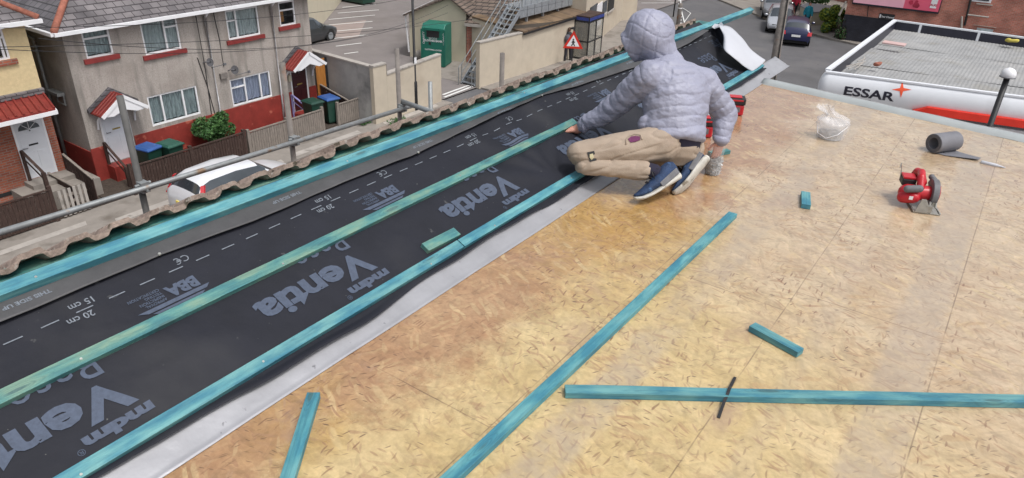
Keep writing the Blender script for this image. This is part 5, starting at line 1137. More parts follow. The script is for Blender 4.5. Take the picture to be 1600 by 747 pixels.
# white van like trailer roof / low garage
a, b = g(1247, 24), g(1266, 37); d_ = wd(a, b); hG = .95
def gr_(px, py): return atz(px, py, GZ+hG)
t = thing('low_garage', 'low white walled shed with flat grey roof behind the pavement', 'shed', (a.x, a.y, GZ)); R4 = [gr_(1251, 10), gr_(1269, 20), gr_(1303, 19), gr_(1305, 11), gr_(1261, 6)]
bm = B(); prism(bm, [Vector((p.x, p.y, GZ)) for p in R4], (0, 0, hG-.003)); obj('wall', bm, M['creamy'], t)
bm = B(); c_ = sum(R4, Vector())/5; prism(bm, [c_+(p-c_)*1.04 for p in R4], (0, 0, .07)); obj('roof', bm, M['lead'], t); world_parent(t)
a2, b2 = g(1268, 38), g(1281, 40); n_ = Vector((0, .12, 0)); bm = B(); prism(bm, [(a2.x, a2.y, GZ), (b2.x, b2.y, GZ), (b2.x, b2.y, GZ+.95), (a2.x, a2.y, GZ+.95)], n_); tag(obj('low_brick_wall', bm, M['brickx']), 'small orange brick wall between the white shed and the hedge', 'wall')
a3 = g(1240, 12); bm = B(); prism(bm, [(a3.x-9, a3.y+7, GZ), (a3.x+16, a3.y+3, GZ), (a3.x+16, a3.y+3, GZ+8), (a3.x-9, a3.y+7, GZ+8)], (0, 6, 0)); tag(obj('brick_terrace', bm, M['brickx']), 'distant red brick terrace at the top edge beyond the hedge', 'building')
bi = g(1351, 64)+bn_*.5; t = thing('black_bin', 'black wheelie bin against the dark painted wall', 'bin', (bi.x, bi.y, GZ+.12)); bm = B(); prism(bm, [(-.28, -.32, .05), (.28, -.32, .05), (.31, -.38, 1.0), (-.31, -.38, 1.0)], (0, .65, 0)); obj('body', bm, M['rub'], t); bm = B(); box(bm, (-.34, -.42, 1.003), (.34, .33, 1.08)); obj('lid', bm, M['black'], t)
bm = B(); sphere(bm, (0, -.39, .85), (.06, .01, .08), 8); obj('number_sticker', bm, M['txtgold'], t)

# forecourt canopy
CZ = -3.0
c_fl, c_bl = atz(1290, 113, CZ), atz(1398, 33, CZ); c_fr = atz(1600, 153, CZ); fd_ = wd(c_fl, c_fr); c_fr = c_fl+fd_*11; bk_ = wd(c_fl, c_bl); LBk = (c_bl-c_fl).length; fo_ = Vector((fd_.y, -fd_.x, 0))
back_d = wd(c_bl, atz(1600, 60, CZ)); c_br = c_bl+back_d*11
cpn = thing('forecourt_canopy', 'filling station canopy with white rounded fascia, red underside stripe and corrugated roof', 'canopy', (c_fl.x, c_fl.y, GZ))
# fascia: bulged profile swept along the front and the left side
FH = .66
def bulge(v): return .13*math.sin(math.pi*min(1, max(0, (v+.02)/1.04)))**.6      # v from 0 (bottom) to 1 (top)
bm = B(); rows = []; nL = 40
pathp = [(c_fl+fd_*(11*(1-i/nL)), fo_) for i in range(nL)]
cor = c_fl; lf = Vector((-bk_.y, bk_.x, 0))
for i in range(9):
    a = i/8; nn = (fo_*(1-a)+lf*a).normalized(); pathp.append((cor+(fd_*(1-a)**2+bk_*a**2)*.12, nn))
for i in range(1, 3): pathp.append((c_fl+bk_*(.12+.1*i), lf))
for (pp, nn) in pathp:
    rows.append([bm.verts.new(pp+nn*(bulge(k/12)+.0)+Vector((0, 0, -FH+FH*k/12))) for k in range(13)])
for a, b in zip(rows, rows[1:]):
    for k in range(12): bm.faces.new((a[k], b[k], b[k+1], a[k+1]))
bmesh.ops.recalc_face_normals(bm, faces=bm.faces[:]); obj('front_fascia', bm, M['canopyw'], cpn, smooth=True)
bm = B(); beam(bm, c_fl+bk_*.34+Vector((0, 0, -.35)), c_bl+Vector((0, 0, -.35)), .10, .7); beam(bm, c_bl+back_d*.06+Vector((0, 0, -.35)), c_br+Vector((0, 0, -.35)), .10, .7); obj('side_fascia', bm, M['txt'], cpn)
bm = B(); beam(bm, c_fl+bk_*.2+Vector((0, 0, .02)), c_bl+Vector((0, 0, .02)), .13, .05); beam(bm, c_bl-back_d*.06+Vector((0, 0, .021)), c_br+Vector((0, 0, .021)), .10, .05)
beam(bm, c_fl+Vector((0, 0, .02)), c_fr+Vector((0, 0, .02)), .12, .04)
for k in range(6): q_ = c_bl+back_d*(.8+1.75*k); beam(bm, q_+Vector((0, 0, -.3)), q_+Vector((0, 0, .0)), .10, .16, up=Vector((1, 0, 0)))
obj('edge_strip', bm, M['canopyw'], cpn)
# red lower fascia
r0 = atp(1428, 163, c_fl+fo_*.1, fd_); bm = B(); rows = []
for i in range(30):
    t_ = i/29; pp = c_fl+fd_*((r0-c_fl).dot(fd_)+ (11-(r0-c_fl).dot(fd_))*t_); g_ = min(1, .15+ t_*30)
    rows.append([bm.verts.new(pp+fo_*o_+Vector((0, 0, -FH+z_*g_+dz))) for o_, z_, dz in ((.05, .20, .0), (.20, .17, .0), (.22, .0, .0), (.05, -.02, -.01))])
for a, b in zip(rows, rows[1:]):
    for k in range(4): bm.faces.new((a[k], b[k], b[(k+1)%4], a[(k+1)%4]))
bm.faces.new(rows[0]); bmesh.ops.recalc_face_normals(bm, faces=bm.faces[:]); obj('red_stripe', bm, M['canopyr'], cpn)
# lettering follows the bulge
o1 = atp(1316, 150, c_fl+fo_*.16, fd_); u0 = (atp(1317, 145, c_fl+fo_*.17, fd_)-c_fl).dot(fd_); u1 = (atp(1399, 150, c_fl+fo_*.17, fd_)-c_fl).dot(fd_)
zt_ = (atp(1358, 140, c_fl+fo_*.17, fd_)).z; zb_ = atp(1358, 154, c_fl+fo_*.17, fd_).z
v_, f_ = text_mesh('ESSAR', 1.0, bold=.028); wx = max(a for a, _ in v_); hy = max(b for _, b in v_); ku = (u1-u0)/wx; kv = (zt_-zb_)/hy
def onf(u, v): zz_ = v-(CZ-FH); return c_fl+fd_*u+fo_*(bulge(zz_/FH)+.006)+Vector((0, 0, v-CZ))
put_text([([(a*ku+u0, b*kv+zb_) for a, b in v_], f_, 0, 0)], onf, 'brand_lettering', M['txt'], cpn)
uc = (atp(1409, 141, c_fl+fo_*.17, fd_)-c_fl).dot(fd_); zc_ = atp(1409, 141, c_fl+fo_*.17, fd_).z
pts = []; 
for k in range(4):
    a = R(8+90*k); pts += [(.22*math.cos(a), .20*math.sin(a)), (.055*math.cos(a+R(45)), .055*math.sin(a+R(45)))]
put_text([(pts, [tuple(range(8))], uc, zc_)], onf, 'brand_emblem', M['txtr'], cpn)
v_, f_ = text_mesh('GROUP', .16, bold=.004, xs=1.3); put_text([([(a+u0, b+zb_-.17) for a, b in v_], f_, 0, 0)], onf, 'small_lettering', M['txt'], cpn)
# corrugated roof sheets in rows
M['corr'] = mk('weathered_corrugated', (.29, .29, .29), rough=.9, var=.16, scale=2, bump=.2, bscale=30, spots=[((.25, .24, .22), 1.3, .56, .15), ((.14, .13, .12), 14, .68, .03), ((.37, .36, .35), .6, .55, .2)])
cuts = [0.02, .30, .60, .72, 1.0]
for i in range(4):
    v0, v1 = cuts[i], cuts[i+1]+.012
    def cf(u, v, v0=v0, v1=v1, i=i):
        vv = v0+(v1-v0)*v; A0 = c_fl.lerp(c_bl, vv); A1 = c_fr.lerp(c_br, vv); p_ = A0.lerp(A1, .004+u*.996); x = u*10.9
        gut = .35*(1-abs(2*((vv-.66)/.68)))*0
        h_ = .0045*math.sin(2*math.pi*x/.10)+.02*noise.noise(Vector((x*.6, vv*7, i)))
        zb2 = -.40+{0: .10*(v), 1: .10-.02*v, 2: .02, 3: .02+.10*v}[i]+.004*i
        return p_+Vector((0, 0, zb2+h_+(.008*(1-v))))
    obj('corrugated_sheeting', grid(cf, 1000, 8), M['corr'], cpn, smooth=True)
for u_, v_, sz, mt_, nm in ((.40, .93, .16, 'yel', 'yellow_lump'),):
    c_ = atz(1582, 61, CZ); bm = B(); sphere(bm, c_+Vector((0, 0, -.05)), (.19, .12, .07), 12); 
    for v in bm.verts: v.co += Vector((1, 1, 1))*.05*noise.noise(v.co*6)
    tag(obj('yellow_cushion', bm, M['foamy'], smooth=True), 'yellow lump of foam lying on the far part of the corrugated roof', 'debris')
c_ = atz(1371, 100, CZ-.1); bm = B(); sphere(bm, c_, (.10, .07, .05), 10)
for v in bm.verts: v.co += Vector((1, 1, 1))*.05*noise.noise(v.co*9)
tag(obj('faded_red_ball', bm, M['ridge'], smooth=True), 'faded red lump lying on the near left part of the corrugated roof', 'debris')
bm = B()
for (a, b) in (((1322, 104), (1348, 97)), ((1326, 107), (1352, 96)), ((1335, 108), (1348, 99)), ((1347, 99), (1351, 88)), ((1340, 96), (1352, 92))): tube(bm, [atz(*a, CZ-.12), atz(*b, CZ-.08)], .014, 5)
tag(obj('broken_sticks', bm, M['slab']), 'bundle of pale broken sticks on the near left part of the corrugated roof', 'debris')
c_ = atz(1397, 69, CZ-.12); bm = B(); box(bm, c_+Vector((-.32, -.2, 0)), c_+Vector((.32, .2, .04))); o_ = obj('pale_pink_panel', bm, M['pinkp'] if 'pinkp' in M else M['slab']); tag(o_, 'small pale panel lying on the far left part of the corrugated roof', 'debris')
# soffit and columns
bm = B(); prism(bm, [c_fl+Vector((.2, .2, -.9)), c_fr+Vector((0, .2, -.9)), c_br+Vector((0, 0, -.72)), c_bl+Vector((.2, 0, -.72))], (0, 0, .05)); obj('soffit', bm, M['canopyw'], cpn)
for (px, py, dx) in ((1456, 175, 0), (1473, 178, 0)):
    c_ = atp(px, py, c_fl+bk_*1.2, fd_); bm = B(); box(bm, (c_.x-.11, c_.y-.14, GZ), (c_.x+.11, c_.y+.14, CZ-.9)); obj('column', bm, M['galv'], cpn)
world_parent(cpn)
ground_poly('forecourt', [(-4.5, 10), (14, 10), (14, 33), (-4.5, 33)], mk('forecourt_concrete', (.33, .30, .27), rough=.9, var=.12, scale=1.5), .008)

# ================================================================ CARS
M['tyre'] = M['rub']; M['cglass'] = mk('car_glass', (.035, .045, .055), rough=.05, var=.3, scale=1, coat=1)
def paint(name, c): return mk(name, c, rough=.3, var=.05, scale=2, coat=.8, metal=.1)
M['p_white'] = paint('paint_white', (.72, .73, .76)); M['p_silver'] = paint('paint_silver', (.40, .42, .46)); M['p_dsilver'] = paint('paint_grey', (.20, .21, .23)); M['p_blue'] = paint('paint_navy', (.012, .016, .065)); M['p_black'] = paint('paint_dark', (.04, .045, .05))
M['tail'] = mk('tail_lamp', (.55, .01, .02), rough=.15, coat=1); M['head'] = mk('head_lamp', (.6, .62, .65), rough=.08, metal=.6)
M['plate'] = mk('plate_yellow', (.75, .6, .12), rough=.4); M['platew'] = mk('plate_white', (.75, .75, .75), rough=.4)
SHAPES = {  # x from rear (0) to front (L): (x, z_bottom, z_belt, z_roof, half width belt, half width roof)
 'hatch': (3.95, [(0, .38, .72, .80, .70, .62), (.07, .26, .92, .98, .82, .66), (.30, .22, .97, 1.36, .85, .60), (.62, .2, .96, 1.47, .86, .60), (1.5, .2, .93, 1.50, .87, .62), (2.25, .2, .90, 1.42, .87, .61), (2.95, .2, .88, .95, .86, .70), (3.45, .22, .80, .84, .84, .70), (3.82, .28, .66, .72, .78, .62), (3.95, .36, .52, .58, .66, .54)], (2, 5)),
 'suv': (4.6, [(0, .42, .80, .90, .76, .68), (.06, .30, 1.02, 1.08, .88, .72), (.25, .26, 1.07, 1.55, .91, .66), (.7, .25, 1.06, 1.68, .92, .66), (1.9, .25, 1.03, 1.70, .93, .68), (2.7, .25, 1.0, 1.60, .93, .66), (3.4, .25, .99, 1.06, .92, .76), (4.0, .28, .93, .98, .90, .76), (4.45, .32, .80, .86, .84, .70), (4.6, .42, .64, .70, .72, .60)], (2, 5)),
 'estate': (4.5, [(0, .40, .74, .82, .74, .66), (.07, .28, .93, 1.0, .84, .70), (.38, .22, .97, 1.40, .87, .62), (.9, .2, .95, 1.46, .88, .62), (2.0, .2, .93, 1.48, .88, .63), (2.7, .2, .91, 1.40, .88, .62), (3.4, .2, .90, .95, .87, .72), (3.9, .22, .82, .86, .85, .72), (4.38, .28, .68, .74, .78, .64), (4.5, .36, .54, .60, .66, .54)], (2, 5)),
}
def car(kind, label, pos, ang, pm, plate='platew', z=GZ):
    L, st_, (g0, g1) = SHAPES[kind]; t = thing('parked_car', label, 'car', (pos[0], pos[1], z), ang, 'parked cars'); bm = B(); rings = []
    # densify stations
    S2 = []
    for i in range(len(st_)-1):
        for k in range(3): f = k/3; S2.append((tuple(a+(b-a)*f for a, b in zip(st_[i], st_[i+1])), i))
    S2.append((st_[-1], len(st_)-1))
    for (x, zb_, zm, zr, wb, wr), i in S2:
        pr = [(wb*.90, zb_), (wb, zb_+(zm-zb_)*.30), (wb*1.015, zb_+(zm-zb_)*.65), (wb*.97, zm), (wr+.03, zr-.07 if zr-zm > .1 else zm+(zr-zm)*.7), (wr*.86, zr-.012), (wr*.5, zr+.012), (0, zr+.02)]
        full = pr+[(-a, b) for a, b in pr[-2::-1]]
        rings.append([bm.verts.new((L/2-x if False else x-L/2, a, b)) for a, b in full])
    n = len(rings[0]); glassf = []; bodyf = []
    for r_ in range(len(rings)-1):
        i = S2[r_][1]
        for k in range(n-1):
            f = bm.faces.new((rings[r_][k], rings[r_][k+1], rings[r_+1][k+1], rings[r_+1][k]))
            side_ = k in (3, n-5); top_ = 4 <= k <= n-6
            fr_ = r_/3
            isg = False
            if side_ and g0 <= fr_ < g1+.6 and zrdiff(S2[r_], S2[r_+1]): isg = True
            if top_ and 5 <= fr_ < 6-.01: isg = True
            if top_ and 1.3 < fr_ < 2.0: isg = True
            f.material_index = 1 if isg else 0
    bm.faces.new(rings[0]); bm.faces.new(rings[-1][::-1]); bm.faces.new([r_[0] for r_ in rings]+[r_[-1] for r_ in rings[::-1]]) if False else None
    bmesh.ops.recalc_face_normals(bm, faces=bm.faces[:])
    me = bpy.data.meshes.new('body'); gl = bm.copy()
    bmesh.ops.delete(gl, geom=[f for f in gl.faces if f.material_index == 0], context='FACES'); bmesh.ops.delete(bm, geom=[f for f in bm.faces if f.material_index == 1], context='FACES')
    body = obj('body', bm, M[pm], t, smooth=True)
    for f in gl.faces: f.material_index = 0
    # split glass into its separate panes
    gl.normal_update(); 
    seen = set(); gl.faces.ensure_lookup_table()
    for f in gl.faces:
        if f.index in seen: continue
        stack = [f]; comp = []
        while stack:
            q = stack.pop()
            if q.index in seen: continue
            seen.add(q.index); comp.append(q)
            for e in q.edges:
                for w_2 in e.link_faces:
                    if w_2.index not in seen and w_2.normal.dot(q.normal) > .5: stack.append(w_2)
        vv = {}; vs2 = []; fs = []
        for q in comp:
            idx = []
            for v in q.verts:
                if v.index not in vv: vv[v.index] = len(vs2); vs2.append(tuple(v.co+v.normal*.0))
                idx.append(vv[v.index])
            fs.append(idx)
        obj('window', (vs2, [], fs), M['cglass'], t, smooth=True)
    gl.free()
    for s in (-1, 1):
        for x in (L*.185-L/2, L*.80-L/2):
            wv = st_[3][4]; rr = .31 if kind != 'suv' else .36
            bm = B(); tube(bm, [(x, s*(wv-.19), rr), (x, s*(wv+.015), rr)], rr, 22); wh = obj('wheel', bm, M['tyre'], t)
            bm = B(); tube(bm, [(x, s*(wv+.004), rr), (x, s*(wv+.024), rr)], rr*.66, 18); obj('rim', bm, M['galv'], wh)
            bm = B(); bmesh.ops.create_circle(bm, cap_ends=True, segments=22, radius=rr+.06, matrix=Matrix.Translation((x, s*(wv+.008), rr+.02)) @ Matrix.Rotation(R(90), 4, 'X')); obj('wheel_arch', bm, M['rub'], t)
        bm = B(); z_ = st_[1][2]
        if kind == 'hatch': prism(bm, [(-L/2+.10, s*.845, z_-.12), (-L/2+.20, s*.875, z_-.12), (-L/2+.42, s*.70, z_+.42), (-L/2+.32, s*.655, z_+.42)], (-.05, s*.02, .0))
        else: prism(bm, [(-L/2+.00, s*.62, z_-.20), (-L/2+.02, s*.86, z_-.20), (-L/2+.08, s*.87, z_+.02), (-L/2+.05, s*.66, z_+.02)], (-.035, s*.02, 0))
        obj('tail_light', bm, M['tail'], t)
        bm = B(); z_ = st_[-2][2]; prism(bm, [(L/2-.06, s*.46, z_-.10), (L/2-.12, s*.74, z_-.04), (L/2-.34, s*.80, z_+.07), (L/2-.24, s*.5, z_+.05)], (.03, 0, .02)); obj('headlight', bm, M['head'], t)
        bm = B(); z_ = st_[5][2]; sphere(bm, (st_[5][0]+.35-L/2, s*(st_[5][4]+.12), z_+.08), (.07, .12, .08), 8); obj('mirror', bm, M[pm], t)
    bm = B(); box(bm, (-L/2-.03, -.26, .62), (-L/2+.06, .26, .74)); obj('number_plate', bm, M[plate], t); bm = B(); box(bm, (L/2-.05, -.26, .40), (L/2+.02, .26, .52)); obj('number_plate', bm, M['platew'], t)
    bm = B(); box(bm, (L/2-.1, -.5, .53), (L/2-.003, .5, .62)); obj('grille', bm, M['black'], t)
    bm = B(); box(bm, (-L/2+.2, -st_[3][4]*.9, .2), (L/2-.25, st_[3][4]*.9, .34)); obj('underbody', bm, M['rub'], t)
    return t
def zrdiff(a, b): return a[0][3]-a[0][2] > .28 and b[0][3]-b[0][2] > .28
# white hatchback just visible over our tile ends, rear towards us
rc = atz(278, 330, GZ); a0 = g(262, 322); 
car('hatch', 'white hatchback parked in front of the brown picket fence, seen over the tile ends', (-18.6, 12.1), R(90), 'p_white', 'plate')
# row across the junction
c1 = g(1234, 74); c2 = g(1213, 55); c3 = g(1205, 42); d_ = Vector((-.62, .78, 0)).normalized()
hd_ = R(106)
def at_rear(p, L, ang): return (p.x+math.cos(ang)*L/2, p.y+math.sin(ang)*L/2)
p = g(1240, 73); car('estate', 'navy blue car nearest in the row beyond the utility pole, rear towards us', at_rear(p, 4.3, hd_), hd_, 'p_blue')
p = g(1216, 54); car('hatch', 'light silver car parked second in the row, facing us', at_rear(p, 3.95, hd_), hd_+math.pi, 'p_silver')
p = g(1207, 33); car('suv', 'tall grey car parked farthest in the row, facing us', at_rear(p, 4.6, hd_), hd_+math.pi+R(4), 'p_dsilver')
p = g(488, 86); car('hatch', 'dark car parked behind the grey rendered wall in the car park', (p.x-2.4, p.y+1.6), R(97), 'p_black')

# ================================================================ PEOPLE IN THE STREET
M['coat_dark'] = mk('dark_coat', (.03, .03, .035), rough=.8, var=.3, scale=6); M['coat_teal'] = mk('teal_jacket', (.01, .22, .30), rough=.7, var=.3, scale=5); M['coat_red'] = mk('red_coat', (.45, .02, .05), rough=.7, var=.3, scale=5)
M['trous_dark'] = mk('dark_trousers', (.02, .02, .028), rough=.85); M['hair'] = mk('brown_hair', (.09, .05, .03), rough=.6); M['bagm'] = mk('bag_grey', (.10, .10, .13), rough=.7)
def small_person(label, pos, ang, coat, bag=None):
    t = thing('person', label, 'person', (pos[0], pos[1], GZ+.07), ang)
    bm = B()
    chain(bm, [(0, 0, .95), (0, 0, 1.2), (.02, 0, 1.42)], [.13, .15, .12]); capsule(bm, (0.02, 0, 1.45), (.03, 0, 1.55), .06, .06); sphere(bm, (.04, 0, 1.64), (.10, .08, .12), 12); sphere(bm, (.14, 0, 1.63), (.02, .018, .025), 6)
    for s, st in ((-1, .16), (1, -.14)):
        chain(bm, [(0, s*.09, .92), (st*.6, s*.10, .50), (st, s*.10, .08)], [.10, .07, .05]); capsule(bm, (st-.04, s*.10, .05), (st+.15, s*.11, .04), .045, .04)
        chain(bm, [(0, s*.19, 1.38), (-st*.5, s*.24, 1.10), (-st*.6+.1, s*.22, .88)], [.065, .05, .038]); sphere(bm, (-st*.6+.13, s*.22, .82), (.035, .025, .05), 8)
    me = remesh(bm, .022, 3); meshobj('body', me, M['skin'], t)
    bm = B(); chain(bm, [(0, 0, .90), (0, 0, 1.2), (.02, 0, 1.42)], [.165, .185, .15])
    for s, st in ((-1, .16), (1, -.14)): chain(bm, [(0, s*.17, 1.40), (-st*.5, s*.25, 1.10), (-st*.6+.08, s*.23, .92)], [.085, .07, .055])
    meshobj('jacket', remesh(bm, .022, 3), M[coat], t)
    bm = B()
    for s, st in ((-1, .16), (1, -.14)): chain(bm, [(0, s*.09, .92), (st*.6, s*.10, .50), (st, s*.10, .12)], [.125, .09, .07])
    meshobj('trousers', remesh(bm, .022, 2), M['trous_dark'], t)
    bm = B()
    for s, st in ((-1, .16), (1, -.14)): capsule(bm, (st-.04, s*.10, .05), (st+.16, s*.11, .045), .058, .05)
    meshobj('shoes', remesh(bm, .02, 2), M['rub'], t)
    bm = B(); sphere(bm, (.015, 0, 1.67), (.11, .095, .115), 12); meshobj('hair', remesh(bm, .022, 1), M['hair'], t)
    if bag: bm = B(); sphere(bm, bag, (.12, .18, .24), 12); obj('backpack', bm, M['bagm'], t, smooth=True)
    return t
p = g(892, 101); small_person('person in dark coat with a grey bag standing behind the warning sign', (p.x-.5, p.y+.45), R(100), 'coat_dark', (-.2, 0, 1.2))
p = g(1257, 47); small_person('person in a teal jacket walking towards us on the pavement', (p.x, p.y), R(-60), 'coat_teal')
p = g(1239, 27); small_person('person in a red coat on the pavement beside the utility pole', (p.x, p.y), R(-60), 'coat_red')

# ================================================================ TOOLS AND THINGS ON THE DECK
def dk(px, py, z=0): return atz(px, py, z)
# tub of fixings in a clear bag
M['poly'] = mk('milky_plastic', (.85, .86, .88), rough=.25, var=.04, alpha=.32)
M['polyb'] = mk('clear_bag', (.9, .9, .92), rough=.2, var=.05, alpha=.26, bump=.4, bscale=18)
M['nails'] = mk('zinc_nails', (.42, .42, .42), rough=.45, metal=.5, var=.35, scale=60)
c = dk(1296, 216); t = thing('fixings_tub', 'translucent tub of fixings wrapped in a thin white plastic bag', 'tub', (c.x, c.y, 0), R(12)); t.scale = (.88, .88, .88)
bm = B(); v = []
for z, r_ in ((.0, .088), (.02, .093), (.125, .108), (.13, .115), (.142, .115)): v.append((Vector((0, 0, z+.004)), Vector((r_, 0, 0)), Vector((0, r_*.82, 0))))
loft(bm, v, close=False); bm.faces.new([q for q in bm.verts[:24]]); obj('tub', bm, M['poly'], t, smooth=True)
bm = B(); r2_ = random.Random(4)
loft(bm, [((0, 0, .008), (.086, 0, 0), (0, .07, 0)), ((0, 0, .055), (.095, 0, 0), (0, .078, 0))])
for k in range(170):
    a = r2_.uniform(0, 6.28); q = math.sqrt(r2_.random())*.085; p = Vector((q*math.cos(a), q*.8*math.sin(a), .05+r2_.random()*.02)); d_ = Vector((r2_.gauss(0, 1), r2_.gauss(0, 1), r2_.gauss(0, .4))).normalized()*.018; tube(bm, [p-d_, p+d_], .0017, 4)
obj('fixings', bm, M['nails'], t)
bm = B(); n_ = 44; rings = []
for z, r_, nz in ((.002, .10, .008), (.03, .108, .012), (.08, .118, .014), (.13, .128, .016), (.155, .122, .02), (.172, .085, .03), (.185, .045, .022), (.205, .03, .014), (.235, .045, .022), (.25, .065, .03)):
    rr = []
    for k in range(n_):
        a = 2*math.pi*k/n_; d_ = r_+nz*noise.noise(Vector((math.cos(a)*4, math.sin(a)*4, z*18))); lean = max(0, z-.17)*-1.1
        rr.append(bm.verts.new((d_*math.cos(a)+lean, d_*.85*math.sin(a)+lean*.3, z+.035*noise.noise(Vector((math.cos(a)*2.5, math.sin(a)*2.5, z*9+4)))*(1 if z > .1 else 0))))
    rings.append(rr)
for a, b in zip(rings, rings[1:]):
    for k in range(n_): bm.faces.new((a[k], a[(k+1)%n_], b[(k+1)%n_], b[k]))
obj('bag', bm, M['polyb'], t, smooth=True)
bm = B(); tube(bm, [(-.112+.0, -.02, .11), (-.10, -.075, .055), (-.03, -.108, .03), (.05, -.102, .07), (.108, -.04, .125)], .003, 6); obj('handle', bm, M['white'], t, smooth=True)
# roll of damp-proof membrane
M['dpc'] = mk('grey_roll_felt', (.17, .17, .19), rough=.55, var=.12, scale=8)
rc_ = dk(1471, 236); ax_ = wd(dk(1440, 232), dk(1500, 226)); ax_ = (dk(1494, 229)-dk(1447, 235)); ax_.z = 0; La = ax_.length; ax_.normalize()
t = thing('felt_roll', 'grey roll of damp-proof felt with its tail unrolled on the board', 'roll', (rc_.x, rc_.y, 0), math.atan2(ax_.y, ax_.x))
RR = .066; Lr = .20
bm = B(); rings = []
for x, r_ in ((-Lr/2, .040), (-Lr/2, RR-.003), (-Lr/2+.003, RR), (Lr/2-.003, RR), (Lr/2, RR-.003), (Lr/2, .040), (-Lr/2, .040)): rings.append([bm.verts.new((x, r_*math.cos(2*math.pi*k/40), RR+r_*math.sin(2*math.pi*k/40))) for k in range(40)])
for a, b in zip(rings, rings[1:]):
    for k in range(40): bm.faces.new((a[k], a[(k+1)%40], b[(k+1)%40], b[k]))
obj('roll', bm, M['dpc'], t, smooth=False, bevel=.001)
bm = B()
for k in range(3): 
    r_ = .044+.007*k; tube(bm, [(-Lr/2-.0012, r_*math.cos(a), RR+r_*math.sin(a)) for a in np.linspace(0, 6.2, 40)], .0009, 4)
obj('wound_edges', bm, M['black'], t)
bm = B(); prism(bm, [(-Lr/2+.005, -.0, .0025), (Lr/2-.01, -.0, .0025), (Lr/2+.01, -.10, .0025), (Lr/2+.03, -.20, .010), (Lr/2-.02, -.215, .012), (-Lr/2+.04, -.08, .003)], (0, 0, .003)); obj('tail', bm, M['dpc'], t)
# silver pen-like tube
a, b = dk(1532, 253, .008), dk(1571, 262, .006); bm = B(); tube(bm, [a, a+(b-a)*.06, a+(b-a)*.6, a+(b-a)*.85, b], [.006, .0125, .012, .006, .003], 12)
tag(obj('marker', bm, M['memw'], smooth=True), 'white marker tube lying on the board right of the felt roll', 'marker')
# circular saw
sc0 = dk(1441, 331); t = thing('circular_saw', 'red cordless circular saw with grey guard standing on its steel base plate', 'circular saw', (sc0.x, sc0.y, 0), R(20))
# local: x along image right, y away, base plate under blade
bm = B(); box(bm, (-.055, -.03, .002), (.085, .21, .008)); box(bm, (-.058, -.03, .008), (-.050, .21, .014)); box(bm, (.08, -.03, .008), (.087, .21, .014)); obj('base_plate', bm, M['alu'], t, bevel=.001)
def disc(bm, c_, r_, th, ax='X', a0=0, a1=360, n_=28):
    c_ = Vector(c_); pts = [c_+Vector((0, r_*math.cos(R(a)), r_*math.sin(R(a)))) for a in np.linspace(a0, a1, n_)]
    prism(bm, pts, (th, 0, 0))
bm = B(); disc(bm, (.030, .09, .085), .082, .034, a0=25, a1=222); obj('blade_guard', bm, M['dgrey'], t, bevel=.004)
bm = B(); disc(bm, (.041, .09, .078), .080, .018, a0=190, a1=340); obj('lower_guard', bm, M['alu'], t, bevel=.002)
bm = B(); disc(bm, (.0685, .09, .088), .055, .006, a0=0, a1=359); obj('guard_plate', bm, M['red'], t, bevel=.002)
bm = B(); disc(bm, (.049, .09, .085), .078, .002, a0=0, a1=359); obj('blade', bm, M['galv'], t)
bm = B(); capsule(bm, (-.085, .08, .075), (.02, .08, .085), .048, .042, 20); obj('motor', bm, M['red'], t, smooth=True)
bm = B(); capsule(bm, (-.105, .05, .055), (-.06, .03, .07), .034, .036, 18); me = remesh(bm, .004, 2); meshobj('motor_cover', me, M['red'], t)
bm = B(); chain(bm, [(-.01, .12, .13), (-.02, .16, .175), (-.03, .20, .165), (-.035, .215, .12)], [.024, .02, .022, .028]); chain(bm, [(-.03, .06, .12), (-.03, .10, .17), (-.02, .155, .178)], [.022, .021, .021]); meshobj('rear_handle', remesh(bm, .004, 3), M['red'], t)
bm = B(); capsule(bm, (-.105, .02, .118), (-.045, .02, .128), .021, .021, 16); obj('front_grip', bm, M['dgrey'], t, smooth=True)
bm = B(); capsule(bm, (-.08, .02, .122), (-.06, .05, .09), .014, .016); obj('grip_stem', bm, M['red'], t, smooth=True)
bm = B(); box(bm, (-.12, .10, .105), (-.045, .18, .145)); obj('battery', bm, M['black'], t, bevel=.006)
bm = B(); box(bm, (-.118, .102, .1455), (-.048, .178, .158)); obj('battery_label', bm, M['red'], t, bevel=.003)
bm = B(); prism(bm, [(-.05, -.035, .008), (.015, -.035, .008), (.012, -.03, .055), (-.005, -.028, .085), (-.03, -.028, .085)], (0, .008, 0)); obj('front_bracket', bm, M['alu'], t, bevel=.002)
bm = B(); capsule(bm, (.045, .175, .15), (.07, .15, .13), .017, .015); tube(bm, [(.06, .16, .14), (.078, .10, .05)], .006, 8); obj('depth_lever', bm, M['dgrey'], t, smooth=True)
bm = B(); tube(bm, [(-.118, .16, .12), (-.125, .175, .185), (-.135, .165, .215), (-.14, .15, .19)], .003, 6); obj('rafter_hook', bm, M['alu'], t)
bm = B(); box(bm, (-.09, -.0055, .066), (-.07, -.003, .086)); obj('square_badge', bm, M['white'], t)
bm = B(); tube(bm, [(.03, .0, .02), (.03, .02, .06)], .007, 8); box(bm, (.0, -.032, .012), (.035, -.01, .05)); tube(bm, [(.06, .0, .03), (.06, .03, .075)], .005, 8); obj('clamp_screws', bm, M['alu'], t)
